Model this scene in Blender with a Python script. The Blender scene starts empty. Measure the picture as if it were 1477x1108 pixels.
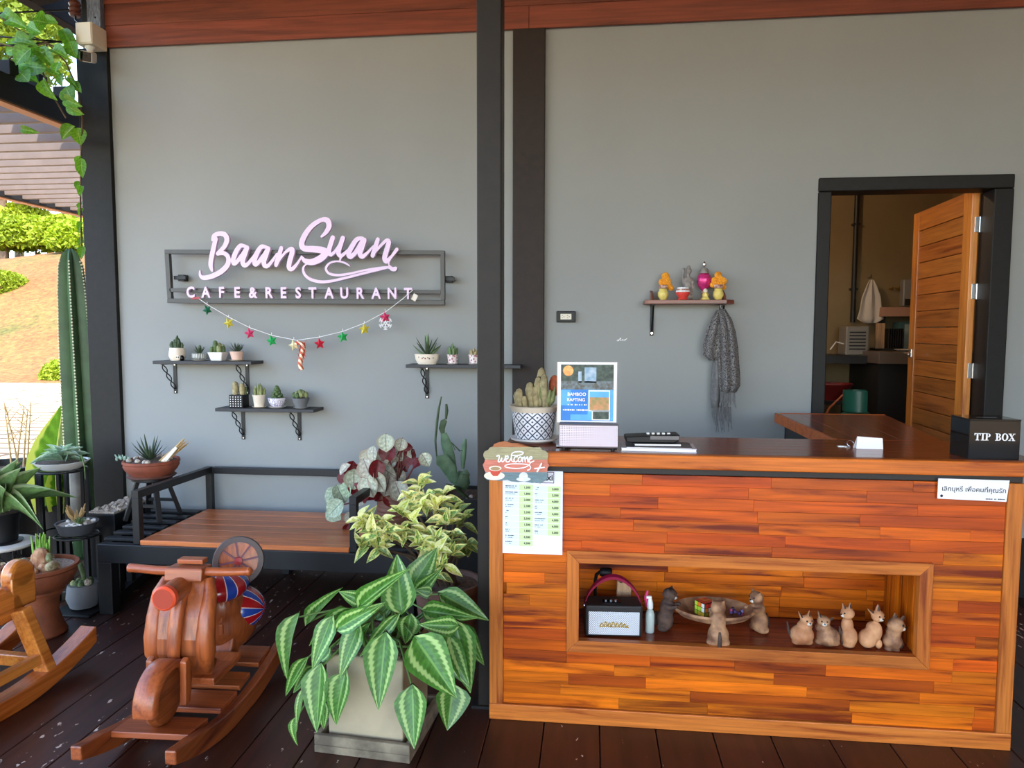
import bpy, math, random
from mathutils import Vector, Matrix

sc = bpy.context.scene
RND = random.Random(11)
pi = math.pi

# ------------------------------------------------------------------ camera
IW, IH, FPX = 1477, 1108, 1030.0
CAM = Vector((0, -4.4, 1.55))
YAW, PITCH, ROLL = math.radians(6.3), math.radians(4.22), math.radians(-0.1)
_f = Vector((-math.sin(YAW) * math.cos(PITCH), math.cos(YAW) * math.cos(PITCH), -math.sin(PITCH)))
_r = Vector((math.cos(YAW), math.sin(YAW), 0))
_d = _f.cross(_r)
CR = _r * math.cos(ROLL) + _d * math.sin(ROLL)
CD = -_r * math.sin(ROLL) + _d * math.cos(ROLL)
cam_data = bpy.data.cameras.new('camera')
cam_data.sensor_width = 36
cam_data.lens = FPX / IW * 36
cam_data.clip_end = 400
cam = bpy.data.objects.new('camera', cam_data)
sc.collection.objects.link(cam)
m = Matrix((CR, -CD, -_f)).transposed().to_4x4()
m.translation = CAM
cam.matrix_world = m
sc.camera = cam

# ------------------------------------------------------------------ sky, sun, exposure
SUN_EL, SUN_AZ = math.radians(56), math.radians(148)      # azimuth from +Y towards +X
sun_vec = Vector((math.sin(SUN_AZ) * math.cos(SUN_EL), math.cos(SUN_AZ) * math.cos(SUN_EL), math.sin(SUN_EL)))
world = bpy.data.worlds.new('sky')
sc.world = world
world.use_nodes = True
wn = world.node_tree
bg = wn.nodes['Background']
sky = wn.nodes.new('ShaderNodeTexSky')
sky.sky_type = 'NISHITA'
sky.sun_disc = False
sky.sun_elevation = SUN_EL
sky.sun_rotation = SUN_AZ
sky.dust_density = 1.0
wn.links.new(sky.outputs[0], bg.inputs[0])
bg.inputs[1].default_value = 0.30
sun_data = bpy.data.lights.new('sun', 'SUN')
sun_data.energy = 3.0
sun_data.angle = 0.009
sun_data.color = (1, .93, .82)
sun = bpy.data.objects.new('sun', sun_data)
sun.rotation_euler = (-sun_vec).to_track_quat('-Z', 'Y').to_euler()
sun.location = (10, -20, 30)
sc.collection.objects.link(sun)
sc.view_settings.view_transform = 'Standard'
sc.view_settings.look = 'None'
sc.view_settings.gamma = 1
sc.view_settings.use_curve_mapping = False
sc.view_settings.exposure = 2.05
sc.cycles.use_denoising = True
sc.cycles.max_bounces = 8
sc.cycles.diffuse_bounces = 5
sc.cycles.sample_clamp_indirect = 8

# ------------------------------------------------------------------ helpers
def at(x, y, X=None, Y=None, Z=None):
    """point of the place seen at photo pixel (x, y) on a given plane"""
    v = CR * (x - IW / 2) + CD * (y - IH / 2) + _f * FPX
    t = (X - CAM.x) / v.x if X is not None else (Y - CAM.y) / v.y if Y is not None else (Z - CAM.z) / v.z
    return CAM + v * t

def mpp(p):
    return (Vector(p) - CAM).dot(_f) / FPX

def C(h):
    h = h.lstrip('#')
    o = []
    for i in (0, 2, 4):
        v = int(h[i:i + 2], 16) / 255
        o.append(v / 12.92 if v <= .04045 else ((v + .055) / 1.055) ** 2.4)
    return tuple(o) + (1,)

MATS = {}
def _nm(name):
    mt = bpy.data.materials.new(name)
    mt.use_nodes = True
    MATS[name] = mt
    nt = mt.node_tree
    return mt, nt, nt.nodes['Principled BSDF']

def _n(nt, typ, **kw):
    n = nt.nodes.new(typ)
    for k, v in kw.items():
        if k.startswith('i_'):
            n.inputs[int(k[2:]) if k[2:].isdigit() else k[2:]].default_value = v
        else:
            setattr(n, k, v)
    return n

def _mix(nt, blend, fac, a, b):
    n = nt.nodes.new('ShaderNodeMix')
    n.data_type = 'RGBA'
    n.blend_type = blend
    for s, v in ((0, fac), (6, a), (7, b)):
        if hasattr(v, 'is_output'):
            nt.links.new(v, n.inputs[s])
        elif v is not None:
            n.inputs[s].default_value = v
    return n.outputs[2]

def _ramp(nt, src, stops, const=False):
    n = nt.nodes.new('ShaderNodeValToRGB')
    if const:
        n.color_ramp.interpolation = 'CONSTANT'
    els = n.color_ramp.elements
    while len(els) < len(stops):
        els.new(.5)
    for e, (p, c) in zip(els, stops):
        e.position = p
        e.color = c if len(c) == 4 else tuple(c) + (1,)
    nt.links.new(src, n.inputs[0])
    return n.outputs[0]

def _coords(nt, scale=(1, 1, 1), rand=True, world=False):
    if world:
        src = _n(nt, 'ShaderNodeNewGeometry').outputs['Position']
    else:
        src = _n(nt, 'ShaderNodeTexCoord').outputs['Object']
    mp = _n(nt, 'ShaderNodeMapping')
    mp.inputs['Scale'].default_value = scale
    nt.links.new(src, mp.inputs[0])
    if rand and not world:
        oi = _n(nt, 'ShaderNodeObjectInfo')
        mu = _n(nt, 'ShaderNodeMath', operation='MULTIPLY', i_1=37.0)
        nt.links.new(oi.outputs['Random'], mu.inputs[0])
        cb = _n(nt, 'ShaderNodeCombineXYZ')
        for i in range(3):
            nt.links.new(mu.outputs[0], cb.inputs[i])
        nt.links.new(cb.outputs[0], mp.inputs['Location'])
    return mp.outputs[0]

def _bump(nt, b, h, strength, dist=.002):
    n = _n(nt, 'ShaderNodeBump')
    n.inputs['Strength'].default_value = strength
    n.inputs['Distance'].default_value = dist
    nt.links.new(h, n.inputs['Height'])
    nt.links.new(n.outputs[0], b.inputs['Normal'])

def mat(name, col, rough=.5, metal=0, var=.0, vs=8, bump=0, bs=80, coat=0, spec=.5, oc=False, trans=0, emit=0, col2=None, stretch=(1, 1, 1), dist=.002):
    if name in MATS:
        return MATS[name]
    mt, nt, b = _nm(name)
    col = C(col) if isinstance(col, str) else col
    b.inputs['Roughness'].default_value = rough
    b.inputs['Metallic'].default_value = metal
    b.inputs['Coat Weight'].default_value = coat
    b.inputs['Coat Roughness'].default_value = .12
    b.inputs['Specular IOR Level'].default_value = spec
    b.inputs['Transmission Weight'].default_value = trans
    b.inputs['Base Color'].default_value = col
    if emit:
        b.inputs['Emission Color'].default_value = col
        b.inputs['Emission Strength'].default_value = emit
    out = None
    if var or col2 or bump:
        co = _coords(nt, stretch)
    if var or col2:
        nz = _n(nt, 'ShaderNodeTexNoise', i_Scale=vs, i_Detail=5)
        nt.links.new(co, nz.inputs['Vector'])
        c2 = C(col2) if col2 else tuple(max(0, v * (1 - var)) for v in col[:3]) + (1,)
        c1 = col if col2 else tuple(v * (1 + var * .6) for v in col[:3]) + (1,)
        out = _ramp(nt, nz.outputs[0], [(.36, c2), (.64, c1)])
    if oc:
        oi = _n(nt, 'ShaderNodeObjectInfo')
        out = _mix(nt, 'MULTIPLY', 1.0, out if out else col, oi.outputs['Color'])
    if out:
        nt.links.new(out, b.inputs['Base Color'])
    if bump:
        nb = _n(nt, 'ShaderNodeTexNoise', i_Scale=bs, i_Detail=3)
        nt.links.new(co, nb.inputs['Vector'])
        _bump(nt, b, nb.outputs[0], bump, dist)
    return mt

def wood(name, dark, light, axis=0, freq=9, rough=.35, coat=.3, oc=True, bump=.15, contrast=.22, spec=.5):
    """grain runs along the given object axis"""
    mt, nt, b = _nm(name)
    s = [freq * 3.2] * 3
    s[axis] = freq * .22
    co = _coords(nt, tuple(s))
    n1 = _n(nt, 'ShaderNodeTexNoise', i_Scale=1.0, i_Detail=6, i_Roughness=.6, i_Distortion=.7)
    nt.links.new(co, n1.inputs['Vector'])
    s2 = [freq * 14.0] * 3
    s2[axis] = freq * .5
    co2 = _coords(nt, tuple(s2))
    n2 = _n(nt, 'ShaderNodeTexNoise', i_Scale=1.0, i_Detail=3)
    nt.links.new(co2, n2.inputs['Vector'])
    d, l = C(dark), C(light)
    mid = tuple((a * .35 + c * .65) for a, c in zip(d, l))
    out = _ramp(nt, n1.outputs[0], [(.5 - contrast, d), (.47, mid), (.5 + contrast, l)])
    fine = _ramp(nt, n2.outputs[0], [(.3, (.72, .68, .66, 1)), (.6, (1.08, 1.08, 1.08, 1))])
    out = _mix(nt, 'MULTIPLY', .8, out, fine)
    if oc:
        oi = _n(nt, 'ShaderNodeObjectInfo')
        out = _mix(nt, 'MULTIPLY', 1.0, out, oi.outputs['Color'])
    nt.links.new(out, b.inputs['Base Color'])
    b.inputs['Roughness'].default_value = rough
    b.inputs['Coat Weight'].default_value = coat
    b.inputs['Specular IOR Level'].default_value = spec
    b.inputs['Coat Roughness'].default_value = .15
    if bump:
        _bump(nt, b, n2.outputs[0], bump, .001)
    return mt

def leafmat(name, base, band=None, rib=None, edge=None, back=None, veins=0, translucent=.3, rough=.4, bandpos=.55, bandw=.16, blotch=None, bl=.5):
    """leaf colours laid out over the blade: u across, v from base to tip"""
    mt, nt, b = _nm(name)
    uv = _n(nt, 'ShaderNodeUVMap').outputs[0]
    sp = _n(nt, 'ShaderNodeSeparateXYZ')
    nt.links.new(uv, sp.inputs[0])
    a = _n(nt, 'ShaderNodeMath', operation='MULTIPLY_ADD', i_1=2.0, i_2=-1.0)
    nt.links.new(sp.outputs[0], a.inputs[0])
    ab = _n(nt, 'ShaderNodeMath', operation='ABSOLUTE')
    nt.links.new(a.outputs[0], ab.inputs[0])
    cu = ab.outputs[0]
    co = _coords(nt, (1, 1, 1))
    nz = _n(nt, 'ShaderNodeTexNoise', i_Scale=9.0, i_Detail=4)
    nt.links.new(co, nz.inputs['Vector'])
    bc = C(base)
    out = _ramp(nt, nz.outputs[0], [(.3, tuple(v * .62 for v in bc[:3])), (.7, tuple(v * 1.25 for v in bc[:3]))])
    if blotch:
        n3 = _n(nt, 'ShaderNodeTexNoise', i_Scale=5.0, i_Detail=2)
        nt.links.new(co, n3.inputs['Vector'])
        add = _n(nt, 'ShaderNodeMath', operation='MULTIPLY_ADD', i_1=.45)
        nt.links.new(cu, add.inputs[0])
        nt.links.new(n3.outputs[0], add.inputs[2])
        msk = _ramp(nt, add.outputs[0], [(bl, (0, 0, 0)), (bl + .1, (1, 1, 1))])
        out = _mix(nt, 'MIX', msk, out, C(blotch))
    if veins:
        # side veins slant from the midrib to the edge
        vv = _n(nt, 'ShaderNodeMath', operation='MULTIPLY_ADD', i_1=-.22)
        nt.links.new(cu, vv.inputs[0])
        nt.links.new(sp.outputs[1], vv.inputs[2])
        sn = _n(nt, 'ShaderNodeMath', operation='MULTIPLY', i_1=veins)
        nt.links.new(vv.outputs[0], sn.inputs[0])
        s2 = _n(nt, 'ShaderNodeMath', operation='SINE')
        nt.links.new(sn.outputs[0], s2.inputs[0])
        vc = _ramp(nt, s2.outputs[0], [(.0, (.86, .88, .84)), (.7, (1.04, 1.04, 1.0))])
        out = _mix(nt, 'MULTIPLY', 1.0, out, vc)
        zz = _n(nt, 'ShaderNodeMath', operation='MULTIPLY_ADD', i_1=.035)
        nt.links.new(s2.outputs[0], zz.inputs[0])
        nt.links.new(cu, zz.inputs[2])
        cu2 = zz.outputs[0]
    else:
        cu2 = cu
    if band:
        w = bandw / 2
        msk = _ramp(nt, cu2, [(bandpos - w - .06, (0, 0, 0)), (bandpos - w + .03, (1, 1, 1)), (bandpos + w - .03, (1, 1, 1)), (bandpos + w + .06, (0, 0, 0))])
        out = _mix(nt, 'MIX', msk, out, C(band))
    if edge:
        msk = _ramp(nt, cu2, [(.74, (0, 0, 0)), (.82, (1, 1, 1))])
        out = _mix(nt, 'MIX', msk, out, C(edge))
    if rib:
        msk = _ramp(nt, cu, [(.03, (1, 1, 1)), (.08, (0, 0, 0))])
        out = _mix(nt, 'MIX', msk, out, C(rib))
    if back:
        ge = _n(nt, 'ShaderNodeNewGeometry')
        out = _mix(nt, 'MIX', ge.outputs['Backfacing'], out, C(back))
    oi = _n(nt, 'ShaderNodeObjectInfo')
    out = _mix(nt, 'MULTIPLY', 1.0, out, oi.outputs['Color'])
    nt.links.new(out, b.inputs['Base Color'])
    b.inputs['Roughness'].default_value = rough
    if translucent:
        tr = _n(nt, 'ShaderNodeBsdfTranslucent')
        nt.links.new(out, tr.inputs[0])
        ms = _n(nt, 'ShaderNodeMixShader', i_0=translucent)
        nt.links.new(b.outputs[0], ms.inputs[1])
        nt.links.new(tr.outputs[0], ms.inputs[2])
        nt.links.new(ms.outputs[0], nt.nodes['Material Output'].inputs[0])
    return mt

LOC = {}
def link(o):
    sc.collection.objects.link(o)
    return o

def tag(o, label=None, cat=None, group=None, kind=None):
    for k, v in (('label', label), ('category', cat), ('group', group), ('kind', kind)):
        if v:
            o[k] = v
    return o

def thing(name, label, cat, loc=(0, 0, 0), rz=0, group=None, kind=None, parent=None):
    o = bpy.data.objects.new(name, None)
    o.empty_display_size = .1
    o.location = loc
    o.rotation_euler = (0, 0, rz)
    link(o)
    return tag(o, label, cat, group, kind)

class MB:
    def __init__(s, T=None):
        s.v, s.f, s.T = [], [], T
    def add(s, vs, fs):
        n = len(s.v)
        if s.T is not None:
            vs = [s.T @ Vector(p) for p in vs]
        s.v += [tuple(p) for p in vs]
        s.f += [tuple(i + n for i in f) for f in fs]
        return s
    def box(s, lo, hi):
        x0, y0, z0 = lo
        x1, y1, z1 = hi
        return s.add([(x0, y0, z0), (x1, y0, z0), (x1, y1, z0), (x0, y1, z0), (x0, y0, z1), (x1, y0, z1), (x1, y1, z1), (x0, y1, z1)],
                     [(0, 3, 2, 1), (4, 5, 6, 7), (0, 1, 5, 4), (1, 2, 6, 5), (2, 3, 7, 6), (3, 0, 4, 7)])
    def bc(s, c, d):
        return s.box([a - b / 2 for a, b in zip(c, d)], [a + b / 2 for a, b in zip(c, d)])
    def bar(s, a, b, w, h=None, up=(0, 0, 1)):
        """square bar from a to b"""
        a, b = Vector(a), Vector(b)
        h = h or w
        d = (b - a).normalized()
        u = Vector(up)
        x = d.cross(u)
        if x.length < 1e-4:
            x = d.cross(Vector((0, 1, 0)))
        x.normalize()
        u = x.cross(d)
        vs = []
        for p in (a, b):
            for i, j in ((-1, -1), (1, -1), (1, 1), (-1, 1)):
                vs.append(p + x * (w / 2 * i) + u * (h / 2 * j))
        return s.add(vs, [(0, 1, 2, 3), (7, 6, 5, 4), (0, 4, 5, 1), (1, 5, 6, 2), (2, 6, 7, 3), (3, 7, 4, 0)])
    def tube(s, pts, rs, n=8, flat=1.0, up=(0, 0, 1), caps=True):
        pts = [Vector(p) for p in pts]
        if not hasattr(rs, '__len__'):
            rs = [rs] * len(pts)
        vs, fs = [], []
        x = None
        for i, p in enumerate(pts):
            d = (pts[min(i + 1, len(pts) - 1)] - pts[max(i - 1, 0)]).normalized()
            if x is None:
                x = d.cross(Vector(up))
                if x.length < 1e-3:
                    x = d.cross(Vector((0, 1, .01)))
            x = (x - d * x.dot(d)).normalized()
            u = x.cross(d)
            for k in range(n):
                a = 2 * pi * k / n
                vs.append(p + x * (math.cos(a) * rs[i]) + u * (math.sin(a) * rs[i] * flat))
        for i in range(len(pts) - 1):
            for k in range(n):
                q = (k + 1) % n
                fs.append((i * n + k, i * n + q, (i + 1) * n + q, (i + 1) * n + k))
        if caps:
            fs.append(tuple(range(n - 1, -1, -1)))
            fs.append(tuple(range((len(pts) - 1) * n, len(pts) * n)))
        return s.add(vs, fs)
    def cyl(s, a, b, r, r2=None, n=16):
        return s.tube([a, b], [r, r if r2 is None else r2], n)
    def lathe(s, prof, n=24, c=(0, 0, 0), axis='z', a0=0, a1=2 * pi, sx=1, sy=1):
        full = abs(a1 - a0 - 2 * pi) < 1e-6
        m = n if full else n + 1
        vs, fs = [], []
        for r, z in prof:
            for k in range(m):
                a = a0 + (a1 - a0) * k / n
                p = (r * math.cos(a) * sx, r * math.sin(a) * sy, z)
                if axis == 'y':
                    p = (p[0], -p[2], p[1])
                elif axis == 'x':
                    p = (p[2], p[0], p[1])
                vs.append((p[0] + c[0], p[1] + c[1], p[2] + c[2]))
        for i in range(len(prof) - 1):
            for k in range(n):
                q = (k + 1) % m
                fs.append((i * m + k, i * m + q, (i + 1) * m + q, (i + 1) * m + k))
        if full:
            fs.append(tuple(range(n - 1, -1, -1)))
            fs.append(tuple(range((len(prof) - 1) * m, len(prof) * m)))
        return s.add(vs, fs)
    def ell(s, c, r, n=14, k=9, T=None):
        if not hasattr(r, '__len__'):
            r = (r, r, r)
        vs, fs = [], []
        for i in range(k + 1):
            t = pi * (i + (1e-3 if i == 0 else -1e-3 if i == k else 0)) / k
            for j in range(n):
                a = 2 * pi * j / n
                p = Vector((r[0] * math.sin(t) * math.cos(a), r[1] * math.sin(t) * math.sin(a), -r[2] * math.cos(t)))
                if T is not None:
                    p = T @ p
                vs.append(p + Vector(c))
        for i in range(k):
            for j in range(n):
                q = (j + 1) % n
                fs.append((i * n + j, i * n + q, (i + 1) * n + q, (i + 1) * n + j))
        return s.add(vs, fs)
    def prism(s, poly, y0, y1, axis='y'):
        """poly of (a, b): axis y -> (x, z), axis x -> (y, z), axis z -> (x, y)"""
        n = len(poly)
        def p3(p, t):
            return (p[0], t, p[1]) if axis == 'y' else (t, p[0], p[1]) if axis == 'x' else (p[0], p[1], t)
        vs = [p3(p, y0) for p in poly] + [p3(p, y1) for p in poly]
        fs = [tuple(range(n)), tuple(range(2 * n - 1, n - 1, -1))]
        fs += [(i, i + n, (i + 1) % n + n, (i + 1) % n) for i in range(n)]
        return s.add(vs, fs)
    def strip(s, la, lb, y0, y1):
        """extruded ribbon in the x-z plane between two 2-d lines"""
        n = len(la)
        vs = [(a[0], y0 - i * 4e-6, a[1]) for i, a in enumerate(la)] + [(b[0], y0 - i * 4e-6, b[1]) for i, b in enumerate(lb)]
        vs += [(a[0], y1, a[1]) for a in la] + [(b[0], y1, b[1]) for b in lb]
        fs = []
        for i in range(n - 1):
            fs += [(i, i + 1, n + i + 1, n + i), (2 * n + i + 1, 2 * n + i, 3 * n + i, 3 * n + i + 1),
                   (i + 1, i, 2 * n + i, 2 * n + i + 1), (n + i, n + i + 1, 3 * n + i + 1, 3 * n + i)]
        fs += [(0, n, 3 * n, 2 * n), (n - 1, 3 * n - 1, 4 * n - 1, 2 * n - 1)]
        return s.add(vs, fs)
    def stroke(s, pts, w, y0, y1, res=5):
        """brush stroke in the x-z plane; pts are (x, z), w width or list of widths"""
        if not hasattr(w, '__len__'):
            w = [w] * len(pts)
        q, ww = [], []
        for i in range(len(pts) - 1):
            p0, p1, p2, p3 = (Vector(pts[max(0, min(len(pts) - 1, i + k))]) for k in (-1, 0, 1, 2))
            for j in range(res):
                t = j / res
                q.append(.5 * (2 * p1 + (p2 - p0) * t + (2 * p0 - 5 * p1 + 4 * p2 - p3) * t * t + (3 * p1 - p0 - 3 * p2 + p3) * t ** 3))
                ww.append(w[i] * (1 - t) + w[i + 1] * t)
        q.append(Vector(pts[-1]))
        ww.append(w[-1])
        la, lb = [], []
        for i, p in enumerate(q):
            d = q[min(i + 1, len(q) - 1)] - q[max(i - 1, 0)]
            d = d.normalized() if d.length > 0 else Vector((1, 0))
            nn = Vector((-d.y, d.x)) * ww[i] / 2
            la.append(p + nn)
            lb.append(p - nn)
        # round the ends
        d0 = (q[0] - q[1]).normalized() * ww[0] * .35
        d1 = (q[-1] - q[-2]).normalized() * ww[-1] * .35
        la = [q[0] + d0 + (la[0] - q[0]) * .55] + la + [q[-1] + d1 + (la[-1] - q[-1]) * .55]
        lb = [q[0] + d0 + (lb[0] - q[0]) * .55] + lb + [q[-1] + d1 + (lb[-1] - q[-1]) * .55]
        return s.strip(la, lb, y0, y1)
    def mesh(s, name, smooth=None):
        me = bpy.data.meshes.new(name)
        me.from_pydata(s.v, [], s.f)
        me.update()
        if smooth:
            me.polygons.foreach_set('use_smooth', [True] * len(me.polygons))
            me.set_sharp_from_angle(angle=math.radians(smooth))
        return me
    def build(s, name, mt, parent=None, loc=None, smooth=None, bevel=0, bseg=2, center=False, world=False, color=None, T=None):
        """one object; world=True when the shape was laid out in room coordinates under a thing"""
        off = Vector((0, 0, 0))
        if world and parent is not None:
            p = parent
            while p is not None:
                off += p.location
                p = p.parent
            s.v = [tuple(Vector(q) - off) for q in s.v]
        cen = Vector(loc) if loc is not None else Vector((0, 0, 0))
        if center:
            lo = [min(q[i] for q in s.v) for i in range(3)]
            hi = [max(q[i] for q in s.v) for i in range(3)]
            c = Vector([(a + b) / 2 for a, b in zip(lo, hi)])
            s.v = [tuple(Vector(q) - c) for q in s.v]
            cen = cen + c
        o = bpy.data.objects.new(name, s.mesh(name, smooth))
        link(o)
        put(o, mt, parent, cen, color)
        if bevel:
            bv = o.modifiers.new('bevel', 'BEVEL')
            bv.width = bevel
            bv.segments = bseg
            bv.limit_method = 'ANGLE'
            bv.angle_limit = math.radians(40)
            bv.harden_normals = False
        return o

def put(o, mt, parent=None, loc=None, color=None):
    o.data.materials.clear()
    o.data.materials.append(MATS[mt] if isinstance(mt, str) else mt)
    if parent is not None:
        o.parent = parent
    if loc is not None:
        o.location = loc
    if color is not None:
        o.color = tuple(color)[:3] + (1,)
    return o

def obj(name, me, mt=None, parent=None, M=None, color=None):
    """another object that shares mesh data"""
    o = bpy.data.objects.new(name, me)
    link(o)
    if mt is not None and not me.materials:
        me.materials.append(MATS[mt] if isinstance(mt, str) else mt)
    if parent is not None:
        o.parent = parent
    if M is not None:
        o.matrix_basis = M
    if color is not None:
        o.color = tuple(color)[:3] + (1,)
    return o

def tone(v=.12, base=(1, 1, 1), rg=None):
    k = 1 + RND.uniform(-v, v)
    return tuple(max(0, b * k * (1 + RND.uniform(-v, v) * .3)) for b in base)

_boxes = {}
def piece(name, lo, hi, mt, parent, color=None, bevel=.002, world=True):
    """small box piece (plank, stave, slat) that shares mesh data with pieces of its size"""
    lo, hi = Vector(lo), Vector(hi)
    d = hi - lo
    key = (name, mt, tuple(round(v, 4) for v in d))
    if key not in _boxes:
        b = min(bevel, *(v * .3 for v in d))
        mb = MB()
        x, y, z = d / 2
        # chamfered on the four edges that face the front
        mb.bc((0, 0, 0), d)
        me = mb.mesh(name)
        import bmesh
        bm = bmesh.new()
        bm.from_mesh(me)
        bmesh.ops.bevel(bm, geom=bm.edges[:], offset=b, segments=1, affect='EDGES')
        bm.to_mesh(me)
        bm.free()
        me.materials.append(MATS[mt])
        _boxes[key] = me
    o = bpy.data.objects.new(name, _boxes[key])
    link(o)
    o.parent = parent
    c = (lo + hi) / 2
    if world and parent is not None:
        p = parent
        while p is not None:
            c = c - p.location
            p = p.parent
    o.location = c
    if color is not None:
        o.color = tuple(color)[:3] + (1,)
    return o

def text_mesh(body, size, extrude=.001, bold=0, align='CENTER'):
    cu = bpy.data.curves.new('lettering', 'FONT')
    cu.body = body
    cu.size = size
    cu.extrude = extrude
    cu.offset = bold
    cu.align_x = align
    cu.align_y = 'CENTER'
    cu.resolution_u = 3
    o = bpy.data.objects.new('lettering', cu)
    link(o)
    dg = bpy.context.evaluated_depsgraph_get()
    me = bpy.data.meshes.new_from_object(o.evaluated_get(dg))
    bpy.data.objects.remove(o)
    bpy.data.curves.remove(cu)
    return me

UPRIGHT = Matrix.Rotation(pi / 2, 4, 'X')
def text(name, body, size, loc, mt, parent, extrude=.001, bold=0, align='CENTER', M=None, sx=1.0):
    me = text_mesh(body, size, extrude, bold, align)
    me.name = name
    me.materials.clear()
    me.materials.append(MATS[mt])
    p = Vector(loc)
    q = parent
    while q is not None:
        p = p - q.location
        q = q.parent
    o = obj(name, me, None, parent, Matrix.Translation(p) @ (M if M is not None else UPRIGHT) @ Matrix.Diagonal((sx, 1, 1, 1)))
    return o

# ---- leaves
def leaf_mesh(name, mt, shape='oval', nv=8, nu=4, droop=.15, fold=.12, wave=0.0, twist=0, thick=0):
    """unit leaf: base at origin, tip at y=1, half width .5 in x, face to +z"""
    prof = {
        'oval': lambda t: math.sin(pi * t ** .85) ** .8,
        'lance': lambda t: math.sin(pi * t ** .75) ** 1.0,
        'heart': lambda t: (min(1, (t / .22)) ** .5 if t < .22 else 1) * (1 - max(0, (t - .12) / .88) ** 1.55) ** .95,
        'round': lambda t: max(0, math.sin(pi * min(1, t * 1.0)) ** .55) * (1 if t < .75 else (1 - (t - .75) * 1.1)),
        'strap': lambda t: (.75 + .25 * math.sin(pi * t)) * (1 - max(0, (t - .35) / .65) ** 2.2),
        'fern': lambda t: (1 - t) ** .6,
    }[shape]
    vs, fs, uvs = [], [], []
    rnd = random.Random(name)
    for i in range(nv + 1):
        t = i / nv
        w = max(.012, prof(t)) * .5
        for j in range(nu + 1):
            u = j / nu * 2 - 1
            back = 0
            if shape == 'heart' and t < .2:
                back = -(.10 * (1 - t / .2)) * math.sin(min(1, abs(u)) * pi * .75)
            y = t + back
            z = -droop * t * t + fold * abs(u) * w * 1.6 + wave * math.sin(t * 14 + u * 2) * abs(u)
            vs.append((u * w, y, z))
            uvs.append((j / nu, t))
    for i in range(nv):
        for j in range(nu):
            a = i * (nu + 1) + j
            fs.append((a, a + 1, a + nu + 2, a + nu + 1))
    me = bpy.data.meshes.new(name)
    me.from_pydata(vs, [], fs)
    uvl = me.uv_layers.new(name='UVMap')
    for lp in me.loops:
        uvl.data[lp.index].uv = uvs[lp.vertex_index]
    me.polygons.foreach_set('use_smooth', [True] * len(me.polygons))
    me.update()
    me.materials.append(MATS[mt])
    return me

def leaf_at(me, parent, base, tip, width, normal=(0, -1, .3), color=None, name='leaf', world=True):
    base, tip = Vector(base), Vector(tip)
    d = tip - base
    L = d.length
    y = d.normalized()
    z = Vector(normal)
    z = z - y * z.dot(y)
    if z.length < 1e-3:
        z = Vector((.1, -1, .2)) - y * Vector((.1, -1, .2)).dot(y)
    z.normalize()
    x = y.cross(z)
    M = Matrix((x * width, y * L, z * L)).transposed().to_4x4()
    off = Vector((0, 0, 0))
    if world:
        p = parent
        while p is not None:
            off = off + p.location
            p = p.parent
    M.translation = base - off
    return obj(name, me, None, parent, M, color)
# ------------------------------------------------------------------ materials
mat('wall_paint', '8e908e', rough=.72, var=.05, vs=1.2, bump=.25, bs=160, dist=.0015)
mat('black_plaster', '100f0e', rough=.55, spec=.3, var=.25, vs=30, bump=.5, bs=220, dist=.0015)
mat('brown_plaster', '22150f', rough=.55, spec=.35, var=.2, vs=20, bump=.45, bs=200, dist=.0015)
mat('black_steel', '161618', rough=.42, spec=.4, var=.12, vs=12)
mat('post_steel', '1a120c', rough=.5, spec=.35, var=.25, vs=16, bump=.35, bs=300, dist=.001)
mat('black_plastic', '101012', rough=.45, spec=.35)
mat('black_gloss', '040405', rough=.06, spec=.28)
mat('white_plastic', 'e9e7e2', rough=.4)
mat('cream_plastic', 'ded6c4', rough=.45)
mat('white_print', 'f4f2f4', rough=.6)
mat('paper', 'eef0f8', rough=.7)
mat('ink', '24242c', rough=.7)
mat('chrome', 'd8d8da', rough=.22, metal=1)
mat('steel', '9b9b9d', rough=.35, metal=1)
mat('terracotta', '8a4630', rough=.8, var=.25, vs=14, bump=.2, bs=90)
mat('urn_clay', '8a4c2e', rough=.8, var=.3, vs=10, bump=.25, bs=80)
mat('dark_clay', '6c4a3c', rough=.75, var=.3, vs=12, bump=.2, bs=90)
mat('grey_pot', '6d6e70', rough=.7, var=.1, vs=10, bump=.15, bs=100)
mat('soil', '5a4636', rough=.95, var=.5, vs=60, bump=.8, bs=140, dist=.006)
mat('gravel', 'cfc4b4', rough=.9, col2='8f7d6c', vs=120, bump=.9, bs=160, dist=.008)
mat('stone', 'b58a66', rough=.85, col2='8a5a3c', vs=30, bump=.6, bs=60, dist=.006)
mat('white_glaze', 'ece8e2', rough=.25, spec=.6)
mat('cream_glaze', 'e6d8c4', rough=.4, var=.05, vs=20)
mat('pink_clay', 'dcb9a6', rough=.55, var=.06, vs=14)
mat('cactus_green', '53683c', rough=.65, var=.35, vs=30, bump=.5, bs=120, dist=.004)
mat('cactus_dark', '3a4e2c', rough=.6, var=.35, vs=26, bump=.4, bs=90, dist=.004)
mat('cactus_pale', '8d9460', rough=.7, var=.3, vs=40, bump=.6, bs=140, dist=.004)
mat('cactus_tan', 'a89a72', rough=.8, var=.3, vs=50, bump=.8, bs=170, dist=.004)
mat('spine', 'd9cfae', rough=.7)
mat('succulent', '5f7a4a', rough=.5, var=.25, vs=20)
mat('succulent_blue', '8fa894', rough=.5, var=.2, vs=20)
mat('succulent_dark', '3d4c36', rough=.5, var=.25, vs=20)
mat('stem_brown', '5a4632', rough=.8, var=.3, vs=20)
mat('stem_green', '5c7a38', rough=.6, var=.2, vs=20)
mat('stem_red', '6e3a34', rough=.55, var=.2, vs=20)
mat('dry_straw', 'b99a6a', rough=.9, var=.3, vs=30)
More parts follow.
